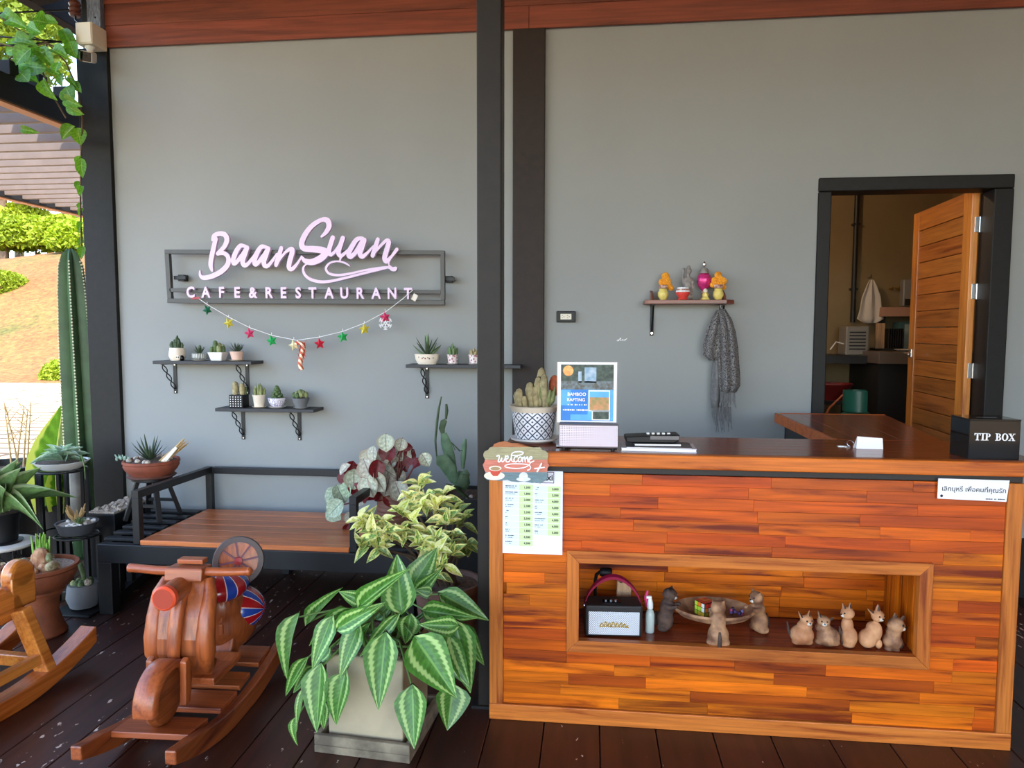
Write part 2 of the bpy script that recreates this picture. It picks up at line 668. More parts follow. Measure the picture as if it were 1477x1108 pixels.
wood('teak', '6e2406', 'd86e14', axis=0, freq=7, rough=.32, coat=.06, spec=.3, contrast=.17)
wood('teak_y', '6e2406', 'd86e14', axis=1, freq=7, rough=.32, coat=.06, spec=.3, contrast=.17)
wood('teak_z', '6e2406', 'd86e14', axis=2, freq=7, rough=.32, coat=.06, spec=.3, contrast=.17)
wood('trim_wood_x', '8a3d12', 'cd7830', axis=0, freq=9, rough=.42, coat=.05, spec=.3, contrast=.18)
wood('trim_wood_z', '8a3d12', 'cd7830', axis=2, freq=9, rough=.42, coat=.05, spec=.3, contrast=.18)
wood('top_wood', '5a2012', '9a4422', axis=0, freq=6, rough=.2, coat=.1, spec=.35)
wood('top_wood_y', '5a2012', '9a4422', axis=1, freq=6, rough=.2, coat=.1, spec=.35)
wood('seat_wood', '8a3f1e', 'cf7d44', axis=0, freq=6, rough=.35, coat=.3)
wood('siding', '572a1c', '88452e', axis=0, freq=5, rough=.5, coat=.1, bump=.5)
wood('door_wood', '8c4514', 'd08a3c', axis=2, freq=7, rough=.35, coat=.3)
wood('door_wood_x', '7c3c14', 'c07834', axis=1, freq=7, rough=.35, coat=.3)
wood('carved', '5e2412', 'b0602f', axis=2, freq=8, rough=.4, coat=.2, bump=.3)
wood('carved_y', '5e2412', 'b0602f', axis=1, freq=8, rough=.4, coat=.2, bump=.3)
wood('carved_x', '5e2412', 'b0602f', axis=0, freq=8, rough=.4, coat=.2, bump=.3)
wood('honey', '9a4a14', 'd88a3c', axis=1, freq=6, rough=.25, coat=.5)
wood('shelf_wood', '4a2620', '7a4636', axis=0, freq=8, rough=.4, coat=.2)
wood('pale_wood', '8d6240', 'c9a27a', axis=2, freq=9, rough=.6, coat=0)

# dark stained deck with worn, chipped spots
mt, nt, b = _nm('deck')
co = _coords(nt, (26, 2.2, 1))
n1 = _n(nt, 'ShaderNodeTexNoise', i_Scale=1.0, i_Detail=5)
nt.links.new(co, n1.inputs['Vector'])
base = _ramp(nt, n1.outputs[0], [(.3, C('2c130c')), (.7, C('472318'))])
cw = _coords(nt, (34, 15, 1), world=True)
n2 = _n(nt, 'ShaderNodeTexNoise', i_Scale=1.0, i_Detail=3, i_Roughness=.6)
nt.links.new(cw, n2.inputs['Vector'])
cw2 = _coords(nt, (1.3, .9, 1), world=True)
n3 = _n(nt, 'ShaderNodeTexNoise', i_Scale=1.0, i_Detail=2)
nt.links.new(cw2, n3.inputs['Vector'])
ad = _n(nt, 'ShaderNodeMath', operation='MULTIPLY_ADD', i_1=.36)
nt.links.new(n3.outputs[0], ad.inputs[0])
nt.links.new(n2.outputs[0], ad.inputs[2])
msk = _ramp(nt, ad.outputs[0], [(.855, (0, 0, 0)), (.875, (1, 1, 1))])
base = _mix(nt, 'MIX', msk, base, C('c9b8a8'))
oi = _n(nt, 'ShaderNodeObjectInfo')
base = _mix(nt, 'MULTIPLY', 1.0, base, oi.outputs['Color'])
nt.links.new(base, b.inputs['Base Color'])
b.inputs['Roughness'].default_value = .38
_bump(nt, b, n1.outputs[0], .2, .001)

# ------------------------------------------------------------------ room shell
floor = tag(MB().box((-3.9, -7.6, -.12), (4.6, .0, -.03)).build('floor', 'black_plaster'), 'dark stained porch deck of narrow boards', None, None, 'structure')
x = .048 - .2175 * 18
while x < 4.5:
    piece('plank', (x + .0018, -7.6, -.03), (x + .2157, -.002, 0), 'deck', floor, tone(.14), .0025)
    x += .2175

WX0, WX1 = -3.26, 6.1
DX0, DX1, DZ = 1.348, 2.290, 2.392
wall = MB()
wall.box((WX0, 0, -.1), (DX0, .12, 3.36)).box((DX1, 0, -.1), (WX1, .12, 3.36)).box((DX0, 0, DZ), (DX1, .12, 3.36)).box((DX0, 0, -.1), (DX1, .12, .40))
wall = tag(wall.build('wall_back', 'wall_paint'), 'grey painted plaster wall behind the counter and bench', None, None, 'structure')
bb = MB().box((-3.06, -.02, 0), (DX0 - .05, 0, .35)).box((DX1 + .08, -.02, 0), (WX1, 0, .35))
tag(bb.build('baseboard_back', 'black_plaster'), 'black painted skirting band along the grey wall', None, None, 'structure')
tag(MB().box((-3.05, -.045, 0), (1.2, -.02, .035)).build('trim_4', mat('grey_ledge', '77736f', rough=.7, var=.2, vs=10)), 'thin grey ledge at the foot of the wall', None, None, 'structure')

sid = thing('trim_1', 'reddish brown lap siding boards above the grey wall', None, (0, 0, 3.345), kind='structure')
for r in range(5):
    z = 3.345 + r * .132
    js = [-3.2, (-.385, 1.6, .5, -1.4, 2.2)[r], WX1]
    for a, c in zip(js[:-1], js[1:]):
        o = piece('plank', (a + .001, -.028, z), (c - .001, -.012, z + .142), 'siding', sid, tone(.1), .002)
        o.rotation_euler = (math.radians(-3.2), 0, 0)
tag(MB().box((WX0, 0, 3.36), (WX1, .12, 4.05)).build('wall_upper', 'black_plaster'), 'wall behind the brown siding', None, None, 'structure')
tag(MB().box((-3.29, -.03, 0), (-3.078, .16, 3.345)).build('trim_2', 'black_plaster', bevel=.004), 'black corner pillar at the outer end of the grey wall', None, None, 'structure')
tag(MB().box((-.480, -.035, 0), (-.287, 0, 3.345)).build('trim_3', 'brown_plaster', bevel=.004), 'dark brown pillar set into the grey wall behind the steel post', None, None, 'structure')

# porch roof
tag(MB().box((-3.7, -10.5, 4.05), (6.2, .2, 4.13)).build('ceiling', mat('soffit', '9a7040', rough=.7)), 'porch roof over the deck', None, None, 'structure')
tag(MB().box((6.1, -9.6, -.1), (6.2, .0, 4.05)).build('wall_right', mat('brown_boards', '7a4a2c', rough=.6, var=.2, vs=4, stretch=(1, 1, 8))), 'brown boarded wall closing the far side of the porch', None, None, 'structure')
tag(MB().box((4.6, -9.6, -.12), (6.1, 0, 0)).box((-3.9, -9.6, -.12), (4.6, -7.6, 0)).build('floor_porch', 'brown_plaster'), 'rest of the dark porch deck', None, None, 'structure')
raf = thing('roof_rafter', 'dark timber eave rafter at the roof corner above the vine', 'rafter', (-3.62, -.3, 3.6))
MB().bar((-3.60, -9.6, 3.86), (-3.60, .6, 3.76), .09, .26).build('beam', mat('dark_timber', '1a100c', rough=.9, var=.3, vs=10), raf, world=True, bevel=.006)
MB().bar((-3.70, -9.6, 3.99), (-3.70, .6, 3.89), .03, .34).build('fascia_board', 'dark_timber', raf, world=True)
MB().bar((-3.56, -.05, 3.72), (-3.14, -.05, 3.80), .07, .20).build('tie_beam', 'dark_timber', raf, world=True, bevel=.004)

post = thing('porch_post', 'slim dark steel post standing free at the end of the counter', 'post', (-.4, -1.55, 0))
MB().box((-.449, -1.6, .012), (-.352, -1.5, 4.05)).build('shaft', 'post_steel', post, world=True, bevel=.006)
MB().box((-.475, -1.6, 0), (-.352, -1.47, .012)).build('base_plate', 'black_steel', post, world=True)

# ------------------------------------------------------------------ door and kitchen shell
door = thing('door_1', 'open panelled wooden door in a black frame', None, (1.8, .05, .4), kind='structure')
fr = MB()
for lo, hi in (((DX0 - .042, -.02, .36), (DX0 + .03, .13, DZ - .031)), ((DX1 - .03, -.02, .36), (DX1 + .075, .13, DZ - .031)), ((DX0 - .042, -.02, DZ - .03), (DX1 + .075, .13, DZ + .048))):
    MB().box(lo, hi).build('frame', 'black_plaster', door, world=True, bevel=.006)
LW = .90
hinge = Vector((2.255, .125, 0))
ang = math.radians(3.5)
D = Matrix.Translation(hinge) @ Matrix.Rotation(-ang, 4, 'Z')   # leaf runs along local +y, face to -x
def dpart(name, lo, hi, m_, par=door, bevel=.003, color=None):
    o = MB().box(lo, hi).build(name, m_, None, center=True, bevel=bevel, color=color)
    c = o.location.copy()
    o.parent = par
    Mw = D @ Matrix.Translation(c)
    Mw.translation -= door.location
    o.matrix_basis = Mw
    return o
ZB, ZT = .415, 2.382
dpart('stile', (-.04, 0, ZB), (0, .11, ZT), 'door_wood', color=(1.15, 1.1, 1.05))
dpart('stile', (-.04, LW - .10, ZB), (0, LW, ZT), 'door_wood', color=(1.05, 1, .95))
dpart('rail', (-.038, .11, ZT - .13), (-.002, LW - .10, ZT), 'door_wood_x')
dpart('rail', (-.038, .11, ZB), (-.002, LW - .10, ZB + .16), 'door_wood_x')
nb = 15
bh = (ZT - .13 - ZB - .16) / nb
for i in range(nb):
    z0 = ZB + .16 + i * bh
    dpart('board', (-.032, .11, z0 + .002), (-.01, LW - .10, z0 + bh - .002), 'door_wood_x', bevel=.004, color=tone(.16, (.9, .85, .8)))
for z in (1.32, 1.79, 2.18):
    h = dpart('hinge', (-.022, -.004, z - .045), (.004, 0, z + .045), 'chrome', bevel=.001)
    k = MB().cyl((0, 0, -.045), (0, 0, .045), .006, n=10).build('pin', 'chrome', h, smooth=40)
    k.location = (.018, -.002, 0)
kn = dpart('handle', (-.048, LW - .075, 1.37), (-.04, LW - .025, 1.43), 'chrome')
lv = MB().tube([(0, 0, 0), (-.04, 0, 0), (-.05, -.03, 0), (-.05, -.11, -.004)], [.008, .008, .009, .006], 8).build('lever', 'chrome', kn, smooth=40)

kit = MB().box((.2, .12, .3), (3.4, 3.1, .4))
tag(kit.build('floor_kitchen', mat('kitchen_floor', '4a4038', rough=.6)), 'raised kitchen floor beyond the open door', None, None, 'structure')
mat('kitchen_paint', '85704f', rough=.8, var=.12, vs=2)
tag(MB().box((.2, 2.7, .4), (3.4, 2.8, 3.3)).build('wall_kitchen_back', 'kitchen_paint'), 'brown lit kitchen wall seen through the door', None, None, 'structure')
tag(MB().box((3.3, .12, .4), (3.4, 2.7, 3.3)).build('wall_kitchen_right', 'kitchen_paint'), 'kitchen wall behind the open door', None, None, 'structure')
tag(MB().box((.2, .12, .4), (.3, .9, 3.3)).box((.2, 1.9, .4), (.3, 2.7, 3.3)).box((.2, .9, .4), (.3, 1.9, 1.5)).box((.2, .9, 2.6), (.3, 1.9, 3.3)).build('wall_kitchen_left', 'kitchen_paint'), 'kitchen wall with a window opening', None, None, 'structure')
tag(MB().box((.2, .12, 3.3), (3.4, 2.8, 3.38)).build('ceiling_kitchen', 'kitchen_paint'), 'kitchen ceiling', None, None, 'structure')

tag(MB().box((-3.25, .165, -.16), (-3.1, 5.0, 4.0)).build('wall_left', 'wall_paint'), 'outer side wall of the building behind the corner pillar', None, None, 'structure')
# ------------------------------------------------------------------ outdoors
mt, nt, b = _nm('paving')
co = _coords(nt, (1, 1, 1), world=True)
br = _n(nt, 'ShaderNodeTexBrick', i_Scale=1.0)
br.inputs['Color1'].default_value = C('c4a57c')
br.inputs['Color2'].default_value = C('b4946a')
br.inputs['Mortar'].default_value = C('4a3b28')  # mortar joints, darkened and widened to paint in the pergola's shadow stripes
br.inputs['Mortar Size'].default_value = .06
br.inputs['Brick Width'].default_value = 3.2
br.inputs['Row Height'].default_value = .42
nt.links.new(co, br.inputs['Vector'])
nt.links.new(br.outputs[0], b.inputs['Base Color'])
b.inputs['Roughness'].default_value = .9
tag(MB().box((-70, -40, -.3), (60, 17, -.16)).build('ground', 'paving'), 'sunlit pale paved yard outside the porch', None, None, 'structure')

mt, nt, b = _nm('dry_hill')
co = _coords(nt, (1, 1, 1), world=True)
n1 = _n(nt, 'ShaderNodeTexNoise', i_Scale=.22, i_Detail=6, i_Roughness=.65)
nt.links.new(co, n1.inputs['Vector'])
n2 = _n(nt, 'ShaderNodeTexNoise', i_Scale=5.0, i_Detail=4, i_Roughness=.7)
nt.links.new(co, n2.inputs['Vector'])
g = _ramp(nt, n1.outputs[0], [(.36, C('5c5820')), (.46, C('7c6030')), (.6, C('7e5226')), (.72, C('626020'))])
g2 = _ramp(nt, n2.outputs[0], [(.35, (.55, .5, .42)), (.65, (1.2, 1.15, 1.05))])
g = _mix(nt, 'MULTIPLY', 1.0, g, g2)
nt.links.new(g, b.inputs['Base Color'])
b.inputs['Roughness'].default_value = .95
_bump(nt, b, n2.outputs[0], .8, .2)
hm = MB()
NX, NY = 60, 30
rr = random.Random(3)
hv = []
for j in range(NY + 1):
    y = 17 + j * 2.2
    for i in range(NX + 1):
        x = -95 + i * 2.2
        t = max(0, min(1, (y - 17) / 17))
        z = -.2 + 5.9 * (t * t * (3 - 2 * t)) + max(0, y - 34) * .10 + .3 * math.sin(x * .5 + y * .3) * t + rr.uniform(-.12, .12) * t
        hv.append((x, y, z))
hm.add(hv, [(j * (NX + 1) + i, j * (NX + 1) + i + 1, (j + 1) * (NX + 1) + i + 1, (j + 1) * (NX + 1) + i) for j in range(NY) for i in range(NX)])
tag(hm.build('hill', 'dry_hill', smooth=80), 'sunlit hillside of dry orange grass beyond the yard', None, None, 'structure')

leafmat('bush_leaf', '84900f', translucent=.35, rough=.7)
leafmat('tree_leaf', '74861e', translucent=.35, rough=.7)
def clump(name, mt_, n, rx, ry, rz, size, seed):
    """leafy mass built from many small blades"""
    r = random.Random(seed)
    vs, fs, uv = [], [], []
    for _ in range(n):
        a, u = r.uniform(0, 2 * pi), r.uniform(-.35, 1)
        q = (r.uniform(.5, 1) ** .5)
        s_ = math.sqrt(max(0, 1 - u * u))
        p = Vector((rx * s_ * math.cos(a) * q, ry * s_ * math.sin(a) * q, rz * u * q))
        d = Vector((r.uniform(-1, 1), r.uniform(-1, 1), r.uniform(-.4, 1))).normalized()
        e = d.cross(Vector((r.uniform(-1, 1), r.uniform(-1, 1), r.uniform(-1, 1)))).normalized()
        k = size * r.uniform(.6, 1.3)
        i = len(vs)
        vs += [p - d * k, p + e * k * .45, p + d * k, p - e * k * .45]
        fs.append((i, i + 1, i + 2, i + 3))
    me = bpy.data.meshes.new(name)
    me.from_pydata(vs, [], fs)
    l = me.uv_layers.new(name='UVMap')
    for lp in me.loops:
        l.data[lp.index].uv = ((.5, 0), (1, .5), (.5, 1), (0, .5))[lp.vertex_index % 4]
    me.materials.append(MATS[mt_])
    return me
bush_me = [clump('foliage', 'bush_leaf', 3600, 2.2, 1.8, 1.5, .17, 5 + i) for i in range(2)]
tree_me = [clump('foliage', 'tree_leaf', 5000, 3.6, 3.4, 4.2, .24, 15 + i) for i in range(2)]
blab = ['bright green bush on the hill crest, farthest from the pillar', 'yellow green bush on the hill crest below the pergola', 'rounded bush on the hill crest beside the pillar',
        'low green bush half way up the dry slope', 'small bush at the foot of the dry slope beside the cactus', 'leafy bush behind the crest row of bushes', 'pale bush in the crest row nearest the cactus']
for k, (px, py, Y, s_) in enumerate([(8, 345, 36, 1.0), (50, 350, 37, 1.1), (95, 345, 36, 1.0), (4, 415, 27, .55), (95, 545, 18.5, .45), (30, 330, 43, 1.2), (118, 350, 34, .9)]):
    p = at(px, py, Y=Y)
    t = thing('hill_bush', blab[k], 'bush', p - Vector((0, 0, 1.2 * s_)), group='bushes on the dry hillside')
    o = obj('foliage', bush_me[k % 2], None, t, Matrix.Translation((0, 0, 1.2 * s_)) @ Matrix.Rotation(k * 1.3, 4, 'Z') @ Matrix.Scale(s_, 4), tone(.15, (1.05, 1.1, .8)))
    MB().tube([(0, 0, -.8), (.05, 0, .2), (0, .1, 1.2)], [.12 * s_, .09 * s_, .03], 6).build('stem', 'stem_brown', t)
tlab = ['tall bright tree behind the pergola at the edge of view', 'tall pale tree farthest out behind the vine', 'tree crown beyond the hill crest', 'tree rising behind the black pillar']
for k, (px, py, Y, s_) in enumerate([(-10, 60, 42, 1.3), (-25, 40, 50, 1.3), (20, 235, 45, 1.2), (95, 275, 44, .9)]):
    p = at(px, py, Y=Y)
    t = thing('hill_tree', tlab[k], 'tree', (p.x, p.y, 6.0), group='trees beyond the hill crest')
    h = p.z - 6.0
    obj('foliage', tree_me[k % 2], None, t, Matrix.Translation((0, 0, h)) @ Matrix.Rotation(k * 2.1, 4, 'Z') @ Matrix.Scale(s_, 4), tone(.12, (1.1, 1.1, .85)))
    MB().tube([(0, 0, -1), (.2, 0, h * .5), (0, .1, h)], [.35, .25, .1], 7).build('trunk', 'stem_brown', t, smooth=60)

# pergola beside the building
mat('pergola_dark', '0e0d0d', rough=.8)
mat('pergola_slat', '6e6159', rough=.6, var=.1, vs=6)
per = thing('pergola', 'grey slatted pergola roof on black beams beside the porch', 'pergola', (-4.8, 2, 0))
ZP = 2.93
for xb in (-3.55, -6.1):
    MB().box((xb - .05, -1.6, ZP), (xb + .05, 5.4, ZP + .16)).build('beam', 'pergola_dark', per, world=True, bevel=.004)
    MB().box((xb - .05, -1.6, ZP - .012), (xb + .03, 5.4, ZP - .001)).build('painted_sun_strip', mat('sun_strip_paint', 'b07a58', rough=.6), per, world=True)  # orange strip paints sunlight along the beam's underside edge
for k in range(30):
    y = -1.5 + k * .235
    piece('slat', (-6.35, y, ZP + .02), (-3.61, y + .035, ZP + .13), 'pergola_slat', per, tone(.06), .003)
    piece('joist_end', (-3.60, y, ZP + .162), (-3.50, y + .07, ZP + .25), 'pergola_dark', per, None, .003)
for y in (5.2,):
    for xb in (-3.55, -6.1):
        MB().box((xb - .05, y - .05, -.16), (xb + .05, y + .05, ZP)).build('post', 'pergola_dark', per, world=True)
# ------------------------------------------------------------------ reception counter
CY = -1.66                    # front face
CX0, CX1 = -.391, 1.562
NX0, NX1, NZ0, NZ1 = -.085, 1.263, .294, .70     # outer edge of the niche frame
counter = thing('reception_counter', 'orange teak reception counter with a framed open niche', 'counter', ((CX0 + CX1) / 2, -1.45, 0))
def cbox(name, lo, hi, m_, bevel=.003, color=None):
    return MB().box(lo, hi).build(name, m_, counter, world=True, bevel=bevel, color=color, center=False)
SW = .055
cbox('stile', (CX0, CY - .008, .064), (CX0 + SW, CY + .03, 1.004), 'trim_wood_z')
cbox('stile', (CX1 - SW, CY - .008, .064), (CX1, CY + .03, 1.004), 'trim_wood_z')
cbox('bottom_rail', (CX0, CY - .010, 0), (CX1, CY + .03, .064), 'trim_wood_x', color=(1.1, 1.05, 1))
cbox('shadow_rail', (CX0, CY + .004, 1.004), (CX1, CY + .03, 1.033), mat('shadow_line_dark', '2a211d', rough=.6))  # dark colour stands in for the shadow line under the worktop lip
FW = .048
for nm, poly in (('niche_frame', [(NX0, NZ0), (NX1, NZ0), (NX1 - FW, NZ0 + FW), (NX0 + FW, NZ0 + FW)]), ('niche_frame', [(NX0 + FW, NZ1 - FW), (NX1 - FW, NZ1 - FW), (NX1, NZ1), (NX0, NZ1)])):
    MB().prism(poly, CY - .014, CY + .02).build(nm, 'trim_wood_x', counter, world=True, bevel=.002, color=(.85, .8, .78) if poly[0][1] == NZ0 else (1, .95, .9))
for poly in ([(NX0, NZ0), (NX0 + FW, NZ0 + FW), (NX0 + FW, NZ1 - FW), (NX0, NZ1)], [(NX1 - FW, NZ0 + FW), (NX1, NZ0), (NX1, NZ1), (NX1 - FW, NZ1 - FW)]):
    MB().prism(poly, CY - .014, CY + .02).build('niche_frame', 'trim_wood_z', counter, world=True, bevel=.002, color=(1, .95, .9))
# staves of the front, row by row
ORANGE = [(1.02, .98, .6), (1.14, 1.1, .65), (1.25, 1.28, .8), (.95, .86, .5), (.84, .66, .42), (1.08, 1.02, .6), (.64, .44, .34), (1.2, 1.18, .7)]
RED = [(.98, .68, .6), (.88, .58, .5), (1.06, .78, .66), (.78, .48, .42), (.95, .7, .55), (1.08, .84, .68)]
RH = .0448
z = .066
row = 0
sr = random.Random(21)
while z < 1.0:
    z1 = min(z + RH, 1.003)
    spans = [(CX0 + SW + .001, CX1 - SW - .001)]
    if z1 > NZ0 + .012 and z < NZ1 - .012:
        spans = [(CX0 + SW + .001, NX0 + .02), (NX1 - .02, CX1 - SW - .001)]
    for a, c in spans:
        x = a - sr.uniform(0, .35)
        while x < c:
            L = sr.uniform(.28, .62)
            x0, x1 = max(a, x), min(c, x + L)
            if c - x1 < .06:
                x1 = c
            if x1 - x0 > .02:
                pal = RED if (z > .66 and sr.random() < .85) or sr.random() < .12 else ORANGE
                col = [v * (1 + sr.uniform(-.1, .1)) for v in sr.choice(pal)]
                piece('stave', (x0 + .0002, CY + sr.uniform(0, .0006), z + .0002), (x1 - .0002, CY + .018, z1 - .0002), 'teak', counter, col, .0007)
            x = x1 if x1 == c else x + L
    z += RH
    row += 1
# niche box
NB = CY + .34
z = NZ0 + FW - .01
while z < NZ1 - .02:
    x = NX0 + .02
    while x < NX1 - .02:
        L = sr.uniform(.3, .62)
        x1 = min(NX1 - .02, x + L)
        piece('niche_stave', (x + .0004, NB, z + .0004), (x1 - .0004, NB + .015, min(z + RH, NZ1) - .0004), 'teak', counter, [v * .95 for v in sr.choice(ORANGE)], .001)
        x = x1
    z += RH
for k in range(6):
    y = CY + .02 + k * .0535
    piece('niche_side', (NX1 - .03, y, NZ0 + .02), (NX1 - .015, y + .052, NZ1 - .02), 'teak_z', counter, [v * .9 for v in sr.choice(ORANGE)], .001)
    piece('niche_side', (NX0 + .015, y, NZ0 + .02), (NX0 + .03, y + .052, NZ1 - .02), 'teak_z', counter, [v * .9 for v in sr.choice(ORANGE)], .001)
NF = NZ0 + FW - .012          # niche floor level
for k in range(6):
    y = CY + .02 + k * .0535
    piece('niche_floor', (NX0 + .02, y, NF - .02), (NX1 - .02, y + .053, NF), 'top_wood', counter, tone(.2, (.85, .8, .8)), .001)
cbox('niche_top', (NX0 + .02, CY + .02, NZ1 - .03), (NX1 - .02, NB, NZ1 - .015), 'top_wood')
cbox('end_panel', (CX1 - .03, CY + .03, 0), (CX1, -1.25, 1.033), 'teak_z')
cbox('end_panel', (-.345, CY + .03, 0), (-.325, -1.25, 1.033), 'teak_z')
cbox('back_panel', (-.325, -1.27, 0), (CX1 - .03, -1.25, 1.033), 'top_wood')

TZ = 1.087
top = thing('counter_worktop', 'polished dark red wooden worktop with an orange front edge', 'worktop', (.6, -1.45, 1.033))
MB().box((CX0 + .01, -1.702, 1.034), (1.62, -1.655, TZ)).build('front_edge', 'trim_wood_x', top, world=True, bevel=.006, color=(1.15, .95, .75))
for k in range(6):
    y = -1.655 + k * .0745
    piece('board', (-.347, y + .0004, 1.036), (1.62, y + .0741, TZ - .0005), 'top_wood', top, tone(.18), .0008)

side = thing('side_counter', 'low red wood side counter joining the worktop to the doorway', 'counter', (1.35, -.7, 0))
q = [(1.062, -1.205), (1.50, -1.205), (1.64, -.225), (1.062, -.225)]
for k in range(5):
    a, c = k / 5, (k + 1) / 5
    def qx(t, back):
        l, r = (q[3], q[2]) if back else (q[0], q[1])
        return l[0] + (r[0] - l[0]) * t
    MB().prism([(qx(a, 0) + .0005, -1.205), (qx(c, 0) - .0005, -1.205), (qx(c, 1) - .0005, -.225), (qx(a, 1) + .0005, -.225)], 1.04, TZ, 'z').build('board', 'top_wood_y', side, world=True, bevel=.001, color=tone(.15))
MB().box((1.045, -1.205, 1.035), (1.0615, -.21, TZ + .002)).build('edge', 'trim_wood_x', side, world=True, bevel=.003, color=(.7, .55, .5))
MB().box((1.07, -.224, 1.035), (1.64, -.21, TZ + .002)).build('edge', 'trim_wood_x', side, world=True, bevel=.003, color=(.8, .6, .5))
MB().box((1.09, -1.2, 0), (1.11, -.26, 1.04)).box((1.09, -.28, 0), (1.5, -.26, 1.04)).build('side_panel', 'black_steel', side, world=True)

# ------------------------------------------------------------------ things on the worktop
def onz(x, y, z):
    return at(x, y, Z=z)

# patterned pot with cactus
p = onz(766, 640, TZ)
p.y += .06
p.x = -.235
s_ = mpp(p)
pot = thing('patterned_cactus_pot', 'white pot with blue lattice pattern holding furry cacti beside the post', 'potted plant', p)
MB().lathe([(.0, 0), (.075, 0), (.098, .012), (.1, .02), (.09, .018), (.0, .016)], 32).build('saucer', 'white_glaze', pot, smooth=40)
mt, nt, b = _nm('lattice_glaze')
co = _coords(nt, (1, 1, 1), rand=False)
sp = _n(nt, 'ShaderNodeSeparateXYZ')
nt.links.new(co, sp.inputs[0])
an = _n(nt, 'ShaderNodeMath', operation='ARCTAN2')
nt.links.new(sp.outputs[0], an.inputs[0])
nt.links.new(sp.outputs[1], an.inputs[1])
lines = []
for sg in (1, -1):
    a1 = _n(nt, 'ShaderNodeMath', operation='MULTIPLY', i_1=14 / (2 * pi))
    nt.links.new(an.outputs[0], a1.inputs[0])
    a2 = _n(nt, 'ShaderNodeMath', operation='MULTIPLY_ADD', i_1=sg * 27.0)
    nt.links.new(sp.outputs[2], a2.inputs[0])
    nt.links.new(a1.outputs[0], a2.inputs[2])
    fr_ = _n(nt, 'ShaderNodeMath', operation='PINGPONG', i_1=.5)
    nt.links.new(a2.outputs[0], fr_.inputs[0])
    lines.append(fr_)
mn = _n(nt, 'ShaderNodeMath', operation='MINIMUM')
mx = _n(nt, 'ShaderNodeMath', operation='MAXIMUM')
for i in (0, 1):
    nt.links.new(lines[i].outputs[0], mn.inputs[i])
    mxs = _n(nt, 'ShaderNodeMath', operation='SUBTRACT', i_0=.5)
    nt.links.new(lines[i].outputs[0], mxs.inputs[1])
    nt.links.new(mxs.outputs[0], mx.inputs[i])
g1 = _ramp(nt, mn.outputs[0], [(.07, C('39445a')), (.10, C('e9eaf0'))])
g2 = _ramp(nt, mx.outputs[0], [(.10, C('4a546a')), (.14, (1, 1, 1, 1))])
g = _mix(nt, 'MULTIPLY', 1.0, g1, g2)
nt.links.new(g, b.inputs['Base Color'])
b.inputs['Roughness'].default_value = .25
MB().lathe([(.0, .018), (.076, .018), (.08, .024), (.094, .125), (.094, .13), (.085, .13), (.082, .12), (0, .12)], 40).build('pot', 'lattice_glaze', pot, smooth=40)
MB().lathe([(.093, .128), (.103, .145), (.107, .152), (.1, .155), (.088, .15), (.088, .126)], 40).build('rim', 'cream_glaze', pot, smooth=40)
MB().lathe([(0, .146), (.05, .15), (.089, .142), (.089, .13), (0, .13)], 24).build('gravel', 'gravel', pot, smooth=60)
for dx, dy, z0, h, r in ((-.055, -.02, .15, .075, .017), (-.032, -.03, .15, .045, .012), (-.012, .0, .15, .10, .019), (.012, -.01, .15, .085, .016), (.025, .0, .16, .115, .019), (.05, -.02, .16, .125, .018), (.035, .03, .16, .15, .021), (-.07, .01, .15, .06, .012)):
    pts = [(dx, dy, z0 - .02), (dx - .004, dy, z0 + h * .35), (dx - .008, dy, z0 + h * .7), (dx - .006, dy, z0 + h * .93), (dx - .006, dy, z0 + h)]
    MB().tube(pts, [r * .7, r * .95, r, r * .7, r * .2], 10).build('cactus_stem', 'cactus_tan', pot, smooth=70)
sx = random.Random(9)
for k in range(16):
    a, rr_ = sx.uniform(-.6, 2.6), sx.uniform(.01, .08)
    MB().tube([(.03 + .03 * math.cos(a), .0, .15), (.035 + rr_ * .9 * math.cos(a), -.02 + .03 * math.sin(a), .18), (.04 + rr_ * math.cos(a), -.03, .15 + sx.uniform(.03, .09))], [.008, .011, .003], 6).build('cactus_offset', 'cactus_pale', pot, smooth=60)
MB().ell((.085, .03, .235), (.026, .024, .045), 12, 8).build('orange_graft', mat('graft_orange', 'c8643a', rough=.6, var=.2, vs=40), pot, smooth=60)
# dark green cup behind the lattice pot
p = onz(801, 632, TZ); p.y += .02
t = thing('green_cup', 'small dark green cup between the lattice pot and the poster stand', 'cup', (-.105, -1.42, TZ))
MB().lathe([(0, 0), (.022, 0), (.026, .05), (.023, .05), (.02, .006), (0, .006)], 20).build('cup_body', mat('green_glaze', '1f5a44', rough=.3), t, smooth=40)
MB().lathe([(.0255, .05), (.027, .053), (.024, .053)], 20).build('cup_rim', 'green_glaze', t, smooth=40)

# pink speaker
p = onz(850, 650, TZ)
SPX0, SPX1 = at(806, 640, Y=-1.64).x, at(892, 640, Y=-1.64).x
spk = thing('pink_speaker', 'small box speaker with a pale pink perforated grille under the poster', 'speaker', ((SPX0 + SPX1) / 2, -1.61, TZ))
w2 = (SPX1 - SPX0) / 2
MB().box((-w2, -.03, .012), (w2, .04, .105)).build('cabinet', mat('speaker_grey', '6b6266', rough=.5), spk, bevel=.004)
mt, nt, b = _nm('pink_grille')
co = _coords(nt, (1, 1, 1), rand=False)
vo = _n(nt, 'ShaderNodeTexVoronoi', i_Scale=150.0, i_Randomness=0.0)
nt.links.new(co, vo.inputs['Vector'])
g = _ramp(nt, vo.outputs[0], [(.26, C('4a3c44')), (.34, C('efdfe8'))])
nt.links.new(g, b.inputs['Base Color'])
b.inputs['Roughness'].default_value = .45
MB().box((-w2 + .003, -.034, .018), (w2 - .003, -.0302, .1)).build('grille', 'pink_grille', spk, bevel=.001)
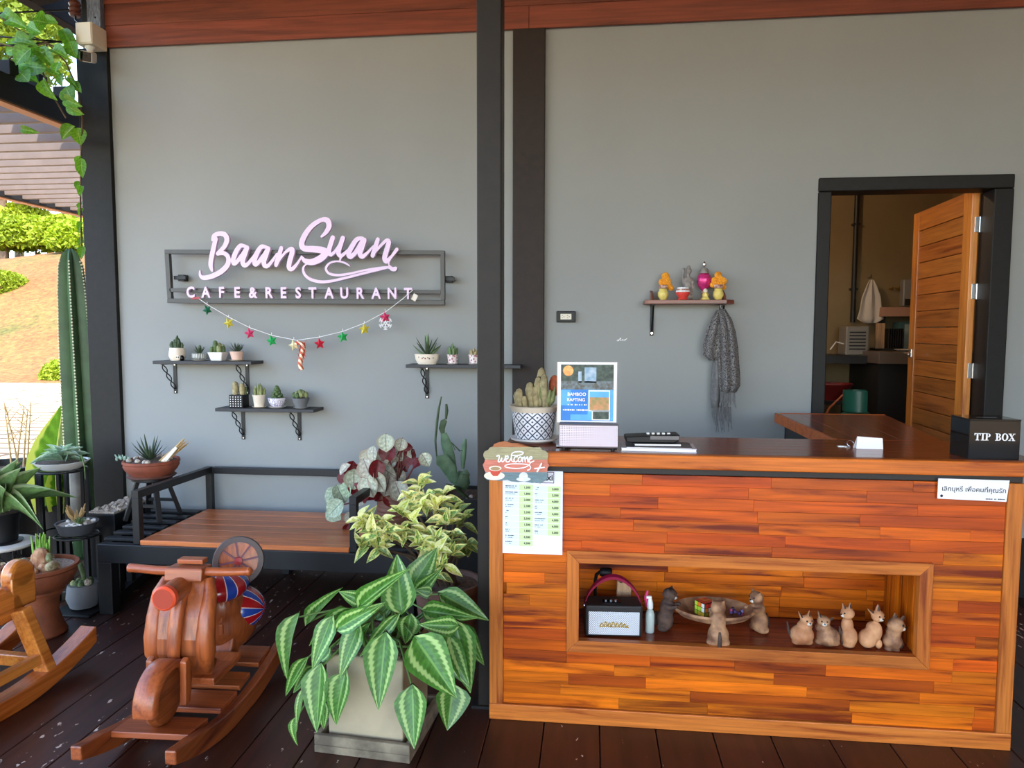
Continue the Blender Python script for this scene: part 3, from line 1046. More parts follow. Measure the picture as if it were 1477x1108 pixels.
for x in (-w2 + .02, w2 - .02):
    MB().cyl((x, 0, 0), (x, 0, .012), .007, n=10).build('foot', 'black_plastic', spk)

# poster in acrylic stand
gk = random.Random(77)
def greek(name, m_, par, x0, x1, z, y, h):
    """a line of print too small to read: a row of ink marks"""
    mb = MB()
    x = x0
    while x < x1:
        w = gk.uniform(.5, 1.2) * h
        if gk.random() > .14:
            k = gk.uniform(.6, 1.0) * h
            mb.box((x, y, z - k / 2), (min(x + w * .75, x1), y + .0005, z + k / 2))
        x += w
    return mb.build(name, m_, par, world=True)

PY = -1.575
pa, pb = at(805, 523, Y=PY), at(888, 608, Y=PY)
pst = thing('rafting_poster_stand', 'upright poster of a blue river and bamboo rafting above the pink speaker', 'poster', ((pa.x + pb.x) / 2, PY, TZ))
PX = lambda x: at(x, 560, Y=PY).x
PZ = lambda y: at(845, y, Y=PY).z
def pp(name, m_, x0, y0, x1, y1, k, par=pst, world=True):
    return MB().box((PX(x0), PY - .0006 * k, PZ(y1)), (PX(x1), PY - .0006 * k + .0006, PZ(y0))).build(name, m_, par, world=True)
MB().box((PX(804), PY + .0012, PZ(610)), (PX(889.5), PY + .004, PZ(522.5))).build('sheet', 'white_print', pst, world=True)
mat('p_forest', '4a5a4c', rough=.5, col2='2a352e', vs=60)
mat('p_water', '7f9fb8', rough=.5, col2='b6c6d2', vs=40)
mat('p_blue', '2f7fd0', rough=.5, var=.15, vs=14)
mat('p_lblue', '5fb0dd', rough=.5, var=.1, vs=20)
mat('p_raft', '5f5a50', rough=.6, col2='7a8a90', vs=70)
mat('p_field', '8f8a50', rough=.5, col2='cf8f60', vs=50)
mat('p_orange', 'e0863c', rough=.5, col2='f2c070', vs=60)
pp('photo_forest', 'p_forest', 809, 526, 885, 560, 1)
pp('photo_river', 'p_water', 843, 530, 860, 552, 2)
pp('photo_river', 'p_water', 834, 536, 839, 552, 2)
pp('photo_raft', 'p_raft', 809, 550, 885, 562, 2)
pp('photo_water', 'p_blue', 809, 561, 885, 607, 1)
pp('photo_patch', 'p_lblue', 809, 563, 823, 585, 2)
pp('photo_patch', 'p_lblue', 848, 562, 885, 606, 2)
pp('photo_patch', 'p_lblue', 823, 598, 850, 606, 3)
for (x0, y0, x1, y1), mm in (((849, 563, 880, 593), 'p_field'), ((854, 592, 880, 606), 'p_forest')):
    f = pp('photo_print', 'white_print', x0, y0, x1, y1, 4)
    g_ = pp('photo_image', mm, x0 + 1.5, y0 + 1.5, x1 - 1.5, y1 - 1.5, 5, f)
    if mm == 'p_field':
        pp('photo_image', 'p_lblue', x0 + 1.5, y0 + 1.5, x1 - 1.5, y0 + 10, 6, f)
MB().lathe([(0, 0), ((PX(820) - PX(812)) * .95, 0), ((PX(820) - PX(812)) * .95, .0008), (0, .0008)], 24, c=(PX(819.5) - pst.location.x, -.0008, PZ(535) - TZ), axis='y').build('round_badge', 'p_orange', pst)
text('lettering', 'BAMBOO', .0175, (PX(832), PY - .0028, PZ(569)), 'white_print', pst, .0004, .0004)
text('lettering', 'RAFTING', .0175, (PX(831), PY - .0028, PZ(577)), 'white_print', pst, .0004, .0004)
greek('small_print', 'white_print', pst, PX(819), PX(847), PZ(584), PY - .0032, .006)
greek('small_print', 'white_print', pst, PX(810), PX(848), PZ(591.5), PY - .0032, .0075)
mt = mat('acrylic', 'ffffff', rough=.03, trans=1.0, spec=.5)
MB().box((PX(802.5), PY + .0045, TZ - .0), (PX(891), PY + .0075, PZ(522))).build('acrylic_back', 'acrylic', pst, world=True)
MB().box((PX(802.5), PY + .0045, TZ), (PX(891), PY + .05, TZ + .003)).build('acrylic_foot', 'acrylic', pst, world=True)

# papers and card machine pile
pb_ = onz(948, 650, TZ)
stack = [('paper_folder', 'white paper folder at the bottom of the pile on the worktop', 'folder', 897, 1006, 0, .012, 'paper', .16),
         ('dark_folder', 'dark grey folder lying on the white paper folder', 'folder', 904, 1000, .0125, .004, 'speaker_grey', .17),
         ('notebook', 'black notebook with pale page edges under the card machine', 'book', 915, 984, .017, .011, 'black_plastic', .12)]
for nm, lb, ct, x0, x1, z0, h, m_, d in stack:
    a, c = at(x0, 645, Y=-1.63).x, at(x1, 645, Y=-1.63).x
    t = thing(nm, lb, ct, ((a + c) / 2, -1.56, TZ + z0), rz=.04 if nm == 'notebook' else -.03)
    w2 = (c - a) / 2
    MB().box((-w2, -d / 2 + .02, 0), (w2, d / 2, h * .2)).build('cover', m_, t)
    MB().box((-w2 + .002, -d / 2 + .022, h * .2), (w2 - .002, d / 2 - .002, h * .8)).build('pages', 'white_print', t)
    MB().box((-w2, -d / 2 + .02, h * .8), (w2, d / 2, h)).build('cover', m_, t)
a, c = at(902, 645, Y=-1.6).x, at(980, 645, Y=-1.6).x
t = thing('card_machine', 'black card payment machine lying on the notebook', 'card machine', ((a + c) / 2, -1.55, TZ + .029), rz=.05)
w2 = (c - a) / 2
MB().prism([(-w2, .004), (-w2 + .01, 0), (w2 - .02, 0), (w2, .012), (w2, .034), (-w2, .024)], -.045, .045).build('casing', 'black_plastic', t, bevel=.004)
MB().box((-w2 * .1, -.0475, .014), (w2 * .97, -.0455, .028)).build('screen', mat('dim_screen', '6c6a6a', rough=.2), t)
for k in range(5):
    MB().box((-w2 * .2 + k * .02, -.02, .0305), (-w2 * .2 + k * .02 + .011, -.008, .037)).build('key', 'white_plastic', t, bevel=.001)

# keys with white tag, folded note
p = onz(1254, 648, TZ)
t = thing('folded_note', 'folded blank white card standing on the worktop near the keys', 'card', p)
nz_ = [(-.05, 0), (.052, 0), (.048, .044), (-.047, .050)]
MB().prism(nz_, 0, .0015).build('front_leaf', 'white_print', t)
MB().add([(-.047, .001, .05), (.048, .001, .044), (.052, .03, 0), (-.05, .03, 0), (-.047, .0025, .05), (.048, .0025, .044), (.053, .0315, 0), (-.051, .0315, 0)], [(0, 1, 2, 3), (7, 6, 5, 4), (0, 4, 5, 1), (1, 5, 6, 2), (2, 6, 7, 3), (3, 7, 4, 0)]).build('back_leaf', 'white_print', t)
p = onz(1222, 644, TZ)
t = thing('door_keys', 'ring with two small metal keys lying on the worktop beside the white card', 'keys', p)
MB().tube([(.012 + .013 * math.cos(a * pi / 8), .013 * math.sin(a * pi / 8) * .6, .012 + .011 * math.sin(a * pi / 8)) for a in range(17)], .0013, 6, caps=False).build('ring', 'chrome', t, smooth=60)
for dy in (0, .012):
    MB().box((-.036, -.003 + dy, 0), (-.008, .003 + dy, .002)).box((-.012, -.008 + dy, 0), (.006, .008 + dy, .0022)).box((-.034, .003 + dy, 0), (-.03, .006 + dy, .002)).build('key', 'chrome', t, bevel=.0004)

# tip box
a, c = at(1397, 660, Y=-1.655), at(1470, 660, Y=-1.655)
p = Vector(((a.x + c.x) / 2, -1.585, TZ))
tip = thing('tip_box', 'glossy black acrylic TIP BOX at the end of the worktop', 'box', p)
w2 = (c.x - a.x) / 2
h = at(1430, 607, Y=-1.655).z - TZ
for lo, hi, nm in (((-w2, -.07, 0), (w2, -.065, h), 'front_panel'), ((-w2, .065, 0), (w2, .07, h), 'back_panel'), ((-w2, -.065, 0), (-w2 + .005, .065, h), 'side_panel'), ((w2 - .005, -.065, 0), (w2, .065, h), 'side_panel'), ((-w2 + .005, -.065, 0), (w2 - .005, .065, .005), 'bottom_panel')):
    MB().box(lo, hi).build(nm, 'black_gloss', tip, bevel=.001)
MB().box((-w2 - .001, -.071, h), (w2 + .001, .071, h + .005)).build('lid', 'black_gloss', tip, bevel=.001)
MB().box((-.035, -.012, h + .0052), (.035, -.006, h + .0056)).build('slot', mat('slot_grey', '56565a', rough=.4), tip)
# TIP BOX lettering with serifs, in units of one letter height
def L(mb, polys, ox, oz, hh):
    for po in polys:
        mb.prism([(ox + x * hh * .84, oz + z_ * hh) for x, z_ in po], -.0722, -.0704)
def bx4(x0, z0, x1, z1):
    return [(x0, z0), (x1, z0), (x1, z1), (x0, z1)]
def ring(cx, cz, rx, rz, ix, iz, a0=0, a1=2 * pi, n=14):
    o = []
    for i in range(n):
        t0, t1 = a0 + (a1 - a0) * i / n, a0 + (a1 - a0) * (i + 1) / n
        o.append([(cx + rx * math.cos(t0), cz + rz * math.sin(t0)), (cx + rx * math.cos(t1), cz + rz * math.sin(t1)), (cx + ix * math.cos(t1), cz + iz * math.sin(t1)), (cx + ix * math.cos(t0), cz + iz * math.sin(t0))])
    return o
GL = {
 'T': (1.0, [bx4(.37, .06, .6, 1), bx4(.22, 0, .75, .08), bx4(.02, .9, .95, 1), [(.02, .68), (.09, .68), (.16, .9), (.02, .9)], [(.88, .68), (.95, .68), (.95, .9), (.81, .9)]]),
 'I': (.62, [bx4(.18, .06, .42, .94), bx4(.03, 0, .57, .08), bx4(.03, .92, .57, 1)]),
 'P': (.95, [bx4(.18, .06, .42, .94), bx4(.03, 0, .57, .08), bx4(.03, .92, .5, 1)] + ring(.48, .73, .38, .27, .16, .19, -pi / 2, pi / 2) + [bx4(.4, .46, .5, .54), bx4(.4, .92, .5, 1)]),
 'B': (1.0, [bx4(.18, .06, .42, .94), bx4(.03, 0, .5, .08), bx4(.03, .92, .5, 1), bx4(.4, .47, .52, .55)] + ring(.5, .76, .34, .24, .13, .17, -pi / 2, pi / 2) + ring(.5, .27, .42, .27, .18, .19, -pi / 2, pi / 2)),
 'O': (1.05, ring(.5, .5, .5, .52, .25, .43, n=20)),
 'X': (1.0, [[(.1, .94), (.36, .94), (.92, .06), (.66, .06)], [(.1, .06), (.2, .06), (.88, .94), (.78, .94)], bx4(.0, .92, .46, 1), bx4(.64, .92, 1, 1), bx4(0, 0, .34, .08), bx4(.54, 0, 1.02, .08)]),
}
hh = .0262
ox = at(1405, 632, Y=-1.655).x - p.x
oz = at(1430, 635.5, Y=-1.655).z - TZ
for word in ('TIP', 'BOX'):
    for ch in word:
        wd, po = GL[ch]
        mb = MB()
        L(mb, po, ox, oz, hh)
        mb.build('letter', 'white_print', tip)
        ox += wd * hh * .84
    ox += hh * .55

# ------------------------------------------------------------------ things fixed to the counter front
FY = CY - .0095
sgn = thing('thai_notice', 'white strip notice with Thai lettering at the upper corner of the counter', 'sign', (1.3, FY, 1.0))
za, zb = at(1353, 690, Y=FY), at(1454, 725, Y=FY)
MB().add([(za.x, FY - .003, za.z), (za.x, FY - .003, at(1352, 719, Y=FY).z), (at(1451, 724, Y=FY).x, FY - .003, zb.z + .003), (zb.x, FY - .003, at(1454, 693, Y=FY).z)] + [(za.x, FY, za.z), (za.x, FY, at(1352, 719, Y=FY).z), (at(1451, 724, Y=FY).x, FY, zb.z + .003), (zb.x, FY, at(1454, 693, Y=FY).z)],
         [(0, 1, 2, 3), (7, 6, 5, 4), (0, 4, 5, 1), (1, 5, 6, 2), (2, 6, 7, 3), (3, 7, 4, 0)]).build('plate', 'white_print', sgn, world=True)
tilt = Matrix.Rotation(math.radians(1.0), 4, 'Y') @ UPRIGHT
tl = text('lettering', 'เลิกบุหรี่ เพื่อคนที่คุณรัก', .036, (at(1404, 706, Y=FY).x, FY - .0036, at(1404, 706.5, Y=FY).z), 'ink', sgn, .0004, .0002, M=tilt)
wd = max(v.co.x for v in tl.data.vertices) - min(v.co.x for v in tl.data.vertices)
tgt = at(1449, 706, Y=FY).x - at(1357, 706, Y=FY).x
tl.matrix_basis = tl.matrix_basis @ Matrix.Diagonal((tgt / wd, min(1.25, tgt / wd), 1, 1))
greek('small_print', 'ink', sgn, at(1420, 720, Y=FY).x, at(1449, 720, Y=FY).x, at(1436, 720, Y=FY).z, FY - .0036, .0045)
MB().lathe([(0, 0), (.005, 0), (.005, .0006), (0, .0006)], 14, c=(at(1357.5, 715, Y=FY).x - 1.3, -.003, at(1358, 715, Y=FY).z - 1.0), axis='y').build('round_mark', 'ink', sgn)

prc = thing('price_list', 'white printed taxi price list with green price columns on the counter front', 'paper', (-.26, FY, .75))
LX = lambda x: at(x, 740, Y=FY).x
LZ = lambda y: at(768, y, Y=FY).z
MB().box((LX(725), FY - .0015, LZ(799)), (LX(811.5), FY, LZ(679))).build('sheet', 'paper', prc, world=True)
mat('p_green', 'cfe3a4', rough=.7)
mat('p_rule', '9fb7c4', rough=.7)
mat('p_pblue', 'dcebf6', rough=.7)
LV = ['1,500', '1,800', '2,000', '2,300', '3,300', '3,300', '1,500', '1,800', '3,500', '4,300']
RV = ['3,000', '2,500', '4,000', '4,000', '4,000', '4,000', '4,000', '5,000']
LN = [17, 18, 12, 12, 5.5, 4, 5.5, 7, 13, 10.5]
RN = [6, 4.5, 13, 5, 11, 16, 12, 6]
mat('p_grey', '6a6f80', rough=.7)
for x0, xm, xe, y0, vals, nms in ((728.5, 749, 768.5, 699, LV, LN), (771, 790, 808.5, 700.5, RV, RN)):
    for i, v in enumerate(vals):
        ya, yb = y0 + i * 8.95, y0 + (i + 1) * 8.95
        cell = MB().box((LX(xm), FY - .0021, LZ(yb - .3)), (LX(xe), FY - .0016, LZ(ya + .3))).build('price_cell', 'p_green', prc, world=True)
        text('price', v, .0115, (LX((xm + xe) / 2 + 1.5), FY - .0026, LZ((ya + yb) / 2)), 'ink', cell, .0003, .0003)
        MB().box((LX(x0), FY - .002, LZ(yb - .3)), (LX(xm - .5), FY - .0016, LZ(ya + .3))).build('name_cell', 'p_pblue', prc, world=True)
        greek('place_name', 'ink', prc, LX(x0 + .5), LX(x0 + nms[i]), LZ(ya + 2.6), FY - .0027, .0042)
        greek('place_name', 'p_grey', prc, LX(x0 + .5), LX(x0 + nms[i] * .85), LZ(ya + 5.4), FY - .0027, .0032)
bx_ = MB()
for lo, hi in (((772, 680), (799, 681)), ((772, 695.5), (799, 696.5)), ((798, 680), (799, 696.5)), ((735, 680), (772, 681))):
    bx_.box((LX(lo[0]), FY - .002, LZ(hi[1])), (LX(hi[0]), FY - .0016, LZ(lo[1])))
bx_.build('heading_box', mat('p_purple', '6a3f6a', rough=.6), prc, world=True)
text('heading', 'Taxi', .034, (LX(797.5), FY - .0024, LZ(688.5)), 'ink', prc, .0004, .0008, align='RIGHT')

# welcome plaque hung in front of the post and counter corner
WY = -1.7115
wel = thing('welcome_plaque', 'scalloped striped wooden plaque lettered welcome with a red coffee cup', 'sign', (-.28, WY, 1.0))
def wz(u, v):      # crop pixels of the plaque, 13.43 to one photo pixel
    q_ = at(690 + u / 13.43, 635 + v / 13.43, Y=WY)
    return (q_.x, q_.z)
out = [(95, 270), (120, 220), (190, 190), (215, 150), (280, 125), (300, 80), (400, 40), (520, 20), (640, 60), (760, 60), (900, 95), (1000, 120), (1060, 145), (1190, 135), (1240, 195), (1300, 210), (1350, 250), (1350, 320), (1335, 380), (1340, 440), (1380, 490), (1340, 540), (1330, 620), (1350, 690), (1330, 760), (1270, 800), (1200, 840), (1120, 820), (1040, 830), (900, 800), (760, 810), (640, 800), (560, 770), (420, 790), (300, 780), (170, 770), (120, 720), (140, 630), (110, 560), (85, 480), (120, 420), (130, 370), (100, 320)]
bands = [(0, 135, 'w_brown', 'a86438'), (135, 380, 'w_olive', 'a39a74'), (380, 620, 'w_coral', 'cf7a64'), (620, 860, 'w_slate', '6c8288')]
def clip(poly, lo, hi):
    def half(po, f):
        o = []
        for i, a in enumerate(po):
            b_ = po[(i + 1) % len(po)]
            fa, fb = f(a), f(b_)
            if fa >= 0:
                o.append(a)
            if fa * fb < 0:
                t_ = fa / (fa - fb)
                o.append((a[0] + (b_[0] - a[0]) * t_, a[1] + (b_[1] - a[1]) * t_))
        return o
    return half(half(poly, lambda p_: p_[1] - lo), lambda p_: hi - p_[1])
for lo, hi, nm, cl in bands:
    mat(nm, cl, rough=.6, var=.2, vs=6, stretch=(4, 1, 60))
    po = [wz(*q_) for q_ in clip(out, lo, hi)]
    MB().prism(po, WY, WY + .008).build('painted_board', nm, wel, world=True)
wl = MB()
ws = 22 * mpp((-.28, WY, 1)) / 13.43
def wst(pts, k=1.0):
    wl.stroke([wz(*q_) for q_ in pts], ws * k, WY - .0018 - .00006 * (len(wl.v) % 97), WY - .0002, 4)
wst([(355, 310), (400, 295), (400, 350), (385, 410), (420, 415), (455, 340), (450, 400), (480, 415), (520, 350), (525, 300)])
wst([(530, 370), (575, 345), (570, 300), (530, 330), (540, 405), (590, 415), (640, 350)])
wst([(600, 415), (640, 330), (650, 260), (720, 225), (820, 220), (875, 240), (840, 275), (740, 295), (640, 285)], .9)
wst([(640, 300), (650, 400), (690, 415)])
wst([(760, 320), (715, 320), (690, 380), (720, 420), (765, 395)])
wst([(810, 320), (775, 360), (785, 415), (830, 400), (840, 345), (810, 320)])
wst([(855, 330), (860, 420)])
wst([(860, 370), (895, 320), (910, 420)])
wst([(915, 370), (950, 320), (960, 415), (985, 410)])
wst([(985, 380), (1040, 345), (1020, 315), (985, 360), (1000, 425), (1080, 400)])
wst([(1010, 430), (980, 480), (880, 530), (700, 545), (540, 520), (520, 490), (620, 460), (800, 455), (950, 470), (1010, 510), (1000, 560), (950, 580)], .8)
wst([(1140, 605), (1190, 520), (1225, 450)], 1.3)
wst([(1090, 550), (1180, 540), (1280, 525)], 1.0)
wl.build('lettering', 'white_print', wel, world=True)
def disc(name, m_, cu, cv, ru, rv, y0, y1, par=wel, a0=0, a1=2 * pi):
    po = [wz(cu + ru * math.cos(a0 + (a1 - a0) * i / 23), cv + rv * math.sin(a0 + (a1 - a0) * i / 23)) for i in range(24)]
    return MB().prism(po, WY - y1, WY - y0).build(name, m_, par, world=True)
disc('painted_saucer', mat('w_cream', 'eadfc8', rough=.5, var=.1, vs=30), 310, 690, 200, 85, .0002, .001)
cupo = MB().prism([wz(*q_) for q_ in [(205, 540), (450, 540), (420, 640), (370, 695), (290, 695), (240, 640)]], WY - .0018, WY - .0002).build('painted_cup', mat('w_red', 'c8452c', rough=.4), wel, world=True)
disc('painted_coffee', 'w_cream', 328, 545, 122, 50, .0019, .0022)
disc('painted_coffee', mat('w_coffee', 'a88a60', rough=.5), 328, 550, 95, 34, .0023, .0026)
disc('painted_sweet', mat('w_white', 'dfe2e6', rough=.6, var=.2, vs=60), 875, 700, 85, 80, .0002, .0012)
disc('painted_sweet', 'w_white', 875, 755, 140, 40, .0013, .0018)

# ------------------------------------------------------------------ things in the niche
NY0 = CY + .03
s0 = mpp((.5, -1.55, .4))
p = Vector((at(884, 915, Y=-1.6).x, -1.545, NF))
sp2 = thing('niche_speaker', 'black carry speaker with silver grille, gold script and crimson strap', 'speaker', p, rz=.06)
hw, hh2 = .113, .132
MB().box((-hw, -.06, .004), (hw, .05, hh2)).build('cabinet', mat('black_leather', '1e1918', rough=.6, bump=.4, bs=300), sp2, bevel=.008)
mt, nt, b = _nm('silver_grille')
co = _coords(nt, (1, 1, 1), rand=False)
rt = _n(nt, 'ShaderNodeMapping')
rt.inputs['Rotation'].default_value = (0, math.radians(45), 0)
nt.links.new(co, rt.inputs[0])
vo = _n(nt, 'ShaderNodeTexVoronoi', i_Scale=190.0, i_Randomness=0.0)
nt.links.new(rt.outputs[0], vo.inputs['Vector'])
g = _ramp(nt, vo.outputs[0], [(.30, C('30353f')), (.42, C('e6e9ef'))])
nt.links.new(g, b.inputs['Base Color'])
b.inputs['Roughness'].default_value = .4
MB().box((-hw + .012, -.064, .014), (hw - .012, -.0605, .108)).build('grille', 'silver_grille', sp2, bevel=.003)
gl = MB()
gr = random.Random(4)
gpts = [(-.055, .052), (-.048, .064), (-.04, .05), (-.034, .072), (-.026, .05), (-.018, .066), (-.01, .05), (-.004, .07), (.006, .05), (.012, .066), (.02, .05), (.028, .068), (.034, .05), (.042, .062), (.048, .05), (.056, .056)]
gl.stroke(gpts, .0035, -.0672, -.065, 3)
gl.stroke([(-.058, .047), (-.03, .05), (0, .048), (.03, .049), (.058, .046)], .003, -.0672, -.065, 3)
gl.build('gold_script', mat('gold', 'c9a23c', rough=.3, metal=.8), sp2)
MB().box((-.042, -.03, hh2), (.03, -.005, hh2 + .004)).build('control_panel', 'black_gloss', sp2)
for x in (-.03, -.01, .01):
    MB().cyl((x, -.02, hh2 + .004), (x, -.02, hh2 + .010), .006, n=12).build('knob', 'chrome', sp2, smooth=40)
arc = [(-hw - .003 + (2 * hw + .006) * i / 14, 0, hh2 * .80 + .115 * math.sin(pi * i / 14) ** .62) for i in range(15)]
sm = MB()
for i, (a, b_) in enumerate(zip(arc[:-1], arc[1:])):
    pass
vs = []
for (x, y, z) in arc:
    vs += [(x, -.010, z), (x, .010, z + .006), (x, .008, z + .018), (x, -.012, z + .012)]
fs = []
for i in range(14):
    for k in range(4):
        q_ = (k + 1) % 4
        fs.append((i * 4 + k, i * 4 + q_, (i + 1) * 4 + q_, (i + 1) * 4 + k))
sm.add(vs, fs + [(0, 1, 2, 3), (59, 58, 57, 56)])
sm.build('strap', mat('crimson', '8e1238', rough=.5), sp2, smooth=50)
for k, x in enumerate((-hw - .001, hw + .001)):
    MB().cyl((x - .003, 0, hh2 * .83), (x + .003, 0, hh2 * .83), .008, n=12).build('strap_pin', 'chrome', sp2)
# objects behind the speaker
t = thing('clip_lamp', 'small black clip lamp standing behind the niche speaker', 'lamp', (at(858, 900, Y=-1.4).x, -1.41, NF))
MB().cyl((0, 0, 0), (0, 0, .01), .03, n=16).build('base', 'black_plastic', t)
MB().tube([(0, 0, .01), (.0, 0, .16), (.004, -.004, .19), (.02, -.01, .205)], .007, 8).build('stalk', 'black_plastic', t, smooth=40)
MB().lathe([(.016, 0), (.02, .01), (.02, .045), (.014, .052), (0, .052)], 14, c=(.018, -.01, .205), axis='x').build('lamp_head', 'black_plastic', t, smooth=40)
t = thing('wooden_grater', 'small rough wooden block standing behind the speaker strap', 'block', (at(898, 900, Y=-1.42).x, -1.42, NF))
MB().prism([(-.03, 0), (.03, 0), (.034, .16), (.012, .172), (-.012, .165), (-.026, .175)], -.015, .015).build('block_body', 'pale_wood', t, bevel=.003)
for i in range(5):
    MB().box((-.022, -.017, .03 + i * .025), (.024, -.0152, .036 + i * .025)).build('tooth', 'pale_wood', t)
# spray bottle
t = thing('spray_bottle', 'clear spray bottle with white nozzle and pink cap next to the niche speaker', 'bottle', (at(937, 900, Y=-1.52).x, -1.53, NF))
MB().lathe([(0, 0), (.016, 0), (.0185, .004), (.0185, .075), (.014, .09), (.009, .095), (.009, .1), (0, .1)], 20).build('bottle_body', mat('clear_bottle', 'b9c4be', rough=.15, spec=.6), t, smooth=40)
MB().lathe([(0, .1), (.0125, .1), (.0125, .118), (.008, .135), (.006, .14), (0, .14)], 16).build('nozzle', 'white_plastic', t, smooth=40)
MB().box((-.016, -.005, .14), (.006, .005, .15)).build('trigger', 'white_plastic', t, bevel=.002)
MB().tube([(-.01, .012, .1), (-.016, .014, .14), (-.01, .01, .17)], [.006, .009, .003], 8).build('pink_cap', mat('hot_pink', 'cf3a70', rough=.4), t, smooth=40)

# carved cats carrying a bowl
mat('cat_cream', 'ba8a62', rough=.7, col2='6e4832', vs=22, bump=.4, bs=150)
mat('cat_pink', 'd29a6c', rough=.7, col2='a0643f', vs=14, bump=.3, bs=150)
mat('cat_brown', '5a4236', rough=.8, col2='33241e', vs=30, bump=.4, bs=150)
mat('cat_white', 'd8ccbc', rough=.75, var=.15, vs=40)
mat('cat_eye', '17130f', rough=.2)
def remesh(o, vox=.005, sm=4):
    r_ = o.modifiers.new('remesh', 'REMESH')
    r_.mode = 'VOXEL'
    r_.voxel_size = vox
    r_.use_smooth_shade = True
    s_m = o.modifiers.new('smooth', 'SMOOTH')
    s_m.factor = .5
    s_m.iterations = sm
    return o
def ear(mb, c, d, h, w):
    """pointed ear rooted at c, leaning along d"""
    c, d = Vector(c), Vector(d).normalized()
    mb.tube([c - d * h * .3, c + d * h * .25, c + d * h * .7, c + d * h], [w, w * .85, w * .45, w * .1], 8, flat=.55)
def face(par, c, out, up, r, m_ear='cat_brown'):
    """eyes, muzzle and nose on a head at c that looks along out"""
    c, o_, u = Vector(c), Vector(out).normalized(), Vector(up).normalized()
    s_ = o_.cross(u)
    MB().ell(c + o_ * r * .72 - u * r * .28, (r * .42, r * .42, r * .34), 10, 7).build('muzzle', 'cat_white', par, smooth=70)
    MB().ell(c + o_ * r * 1.1 - u * r * .12, (r * .15, r * .15, r * .11), 8, 6).build('nose', 'cat_eye', par, smooth=70)
    for k in (-1, 1):
        MB().ell(c + o_ * r * .82 + s_ * (k * r * .42) + u * r * .18, r * .15, 8, 6).build('eye', 'cat_eye', par, smooth=70)
bowl_c = Vector((at(1030, 880, Y=-1.53).x, -1.52, NF))
bw = thing('cat_bowl', 'carved oval bowl held up by three standing wooden cats', 'bowl', bowl_c)
MB().lathe([(0, .062), (.09, .066), (.14, .084), (.160, .104), (.154, .112), (.138, .102), (.11, .082), (.05, .078), (0, .078)], 36, sy=.74).build('dish', 'cat_cream', bw, smooth=50)
for k, (cx, cy, look, m_, h) in enumerate(((-.19, .02, (1, -.5, .05), 'cat_brown', 1.0), (.19, .045, (-1, -.6, 0), 'cat_cream', .95), (.0, -.112, (0, .9, .4), 'cat_cream', .97))):
    mb = MB()
    dx, dy = look[0] * .02, look[1] * .02
    mb.ell((cx, cy, .045 * h), (.042 if k == 2 else .036, .036, .048 * h))
    mb.ell((cx + dx * .4, cy + dy * .4, .095 * h), (.03, .028, .045 * h))
    hc = Vector((cx + dx * .8, cy + dy * .8, .152 * h))
    mb.ell(hc, (.03, .03, .027))
    sd = Vector((look[1], -look[0], 0)).normalized()
    for q_ in (-1, 1):
        ear(mb, hc + sd * (q_ * .018) + Vector((0, 0, .016)), (sd.x * q_ * .4, sd.y * q_ * .4, 1), .022, .011)
        mb.tube([Vector((cx, cy, .11 * h)) + sd * (q_ * .02), Vector((cx, cy, .105 * h)) + Vector(look) * .03 + sd * (q_ * .022), Vector((cx, cy, .112 * h)) + Vector(look) * .052 + sd * (q_ * .018)], [.012, .01, .008], 8)
    mb.ell((cx + sd.x * .02, cy + sd.y * .02, .016), (.026, .026, .016))
    mb.ell((cx - sd.x * .02, cy - sd.y * .02, .016), (.026, .026, .016))
    o = remesh(mb.build('cat', m_, bw), .0045)
    MB().tube([(cx - look[0] * .034, cy - look[1] * .036, .012), (cx - look[0] * .04, cy - look[1] * .043, .04), (cx - look[0] * .032, cy - look[1] * .036, .068)], [.008, .008, .004], 8).build('tail', 'cat_brown', o, smooth=60)
    if k < 2:
        face(o, hc, look, (0, 0, 1), .028)
# puzzle cube and trinkets in the bowl
t = thing('puzzle_cube', 'twisted colour puzzle cube lying in the cat bowl', 'puzzle cube', bowl_c + Vector((-.035, 0, .0795)), rz=.62)
cols = ['b6d13c', 'e8e4d8', 'e07a28', 'd23a2a', '3f9a4a', '2f5aa8', 'f0c83c']
for i, h_ in enumerate(cols):
    mat('cube_%d' % i, h_, rough=.3)
MB().bc((0, 0, .029), (.057, .057, .057)).build('core', 'black_plastic', t, bevel=.002)
cr = random.Random(5)
for ax in range(3):
    for i in range(3):
        for j in range(3):
            a_, b_ = (i - 1) * .0185, (j - 1) * .0185
            c_ = [(-.0292, a_, .029 + b_), (a_, -.0292, .029 + b_), (a_, b_, .0582)][ax]
            d_ = [(.001, .016, .016), (.016, .001, .016), (.016, .016, .001)][ax]
            MB().bc(c_, d_).build('sticker', 'cube_%d' % (cr.choice((0, 0, 1, 2, 6)) if ax == 0 else cr.randrange(7) if ax == 1 else cr.choice((3, 2, 3))), t)
t = thing('bead_trinket', 'little heap of dark violet beads lying in the cat bowl', 'trinket', bowl_c + Vector((.088, -.005, .086)))
for i in range(11):
    MB().ell((cr.uniform(-.022, .022), cr.uniform(-.016, .016), cr.uniform(.004, .02)), cr.uniform(.006, .009), 8, 6).build('bead', mat('bead_%d' % (i % 3), ('2a2440', '6a5a90', 'b04a70')[i % 3], rough=.2), t, smooth=60)

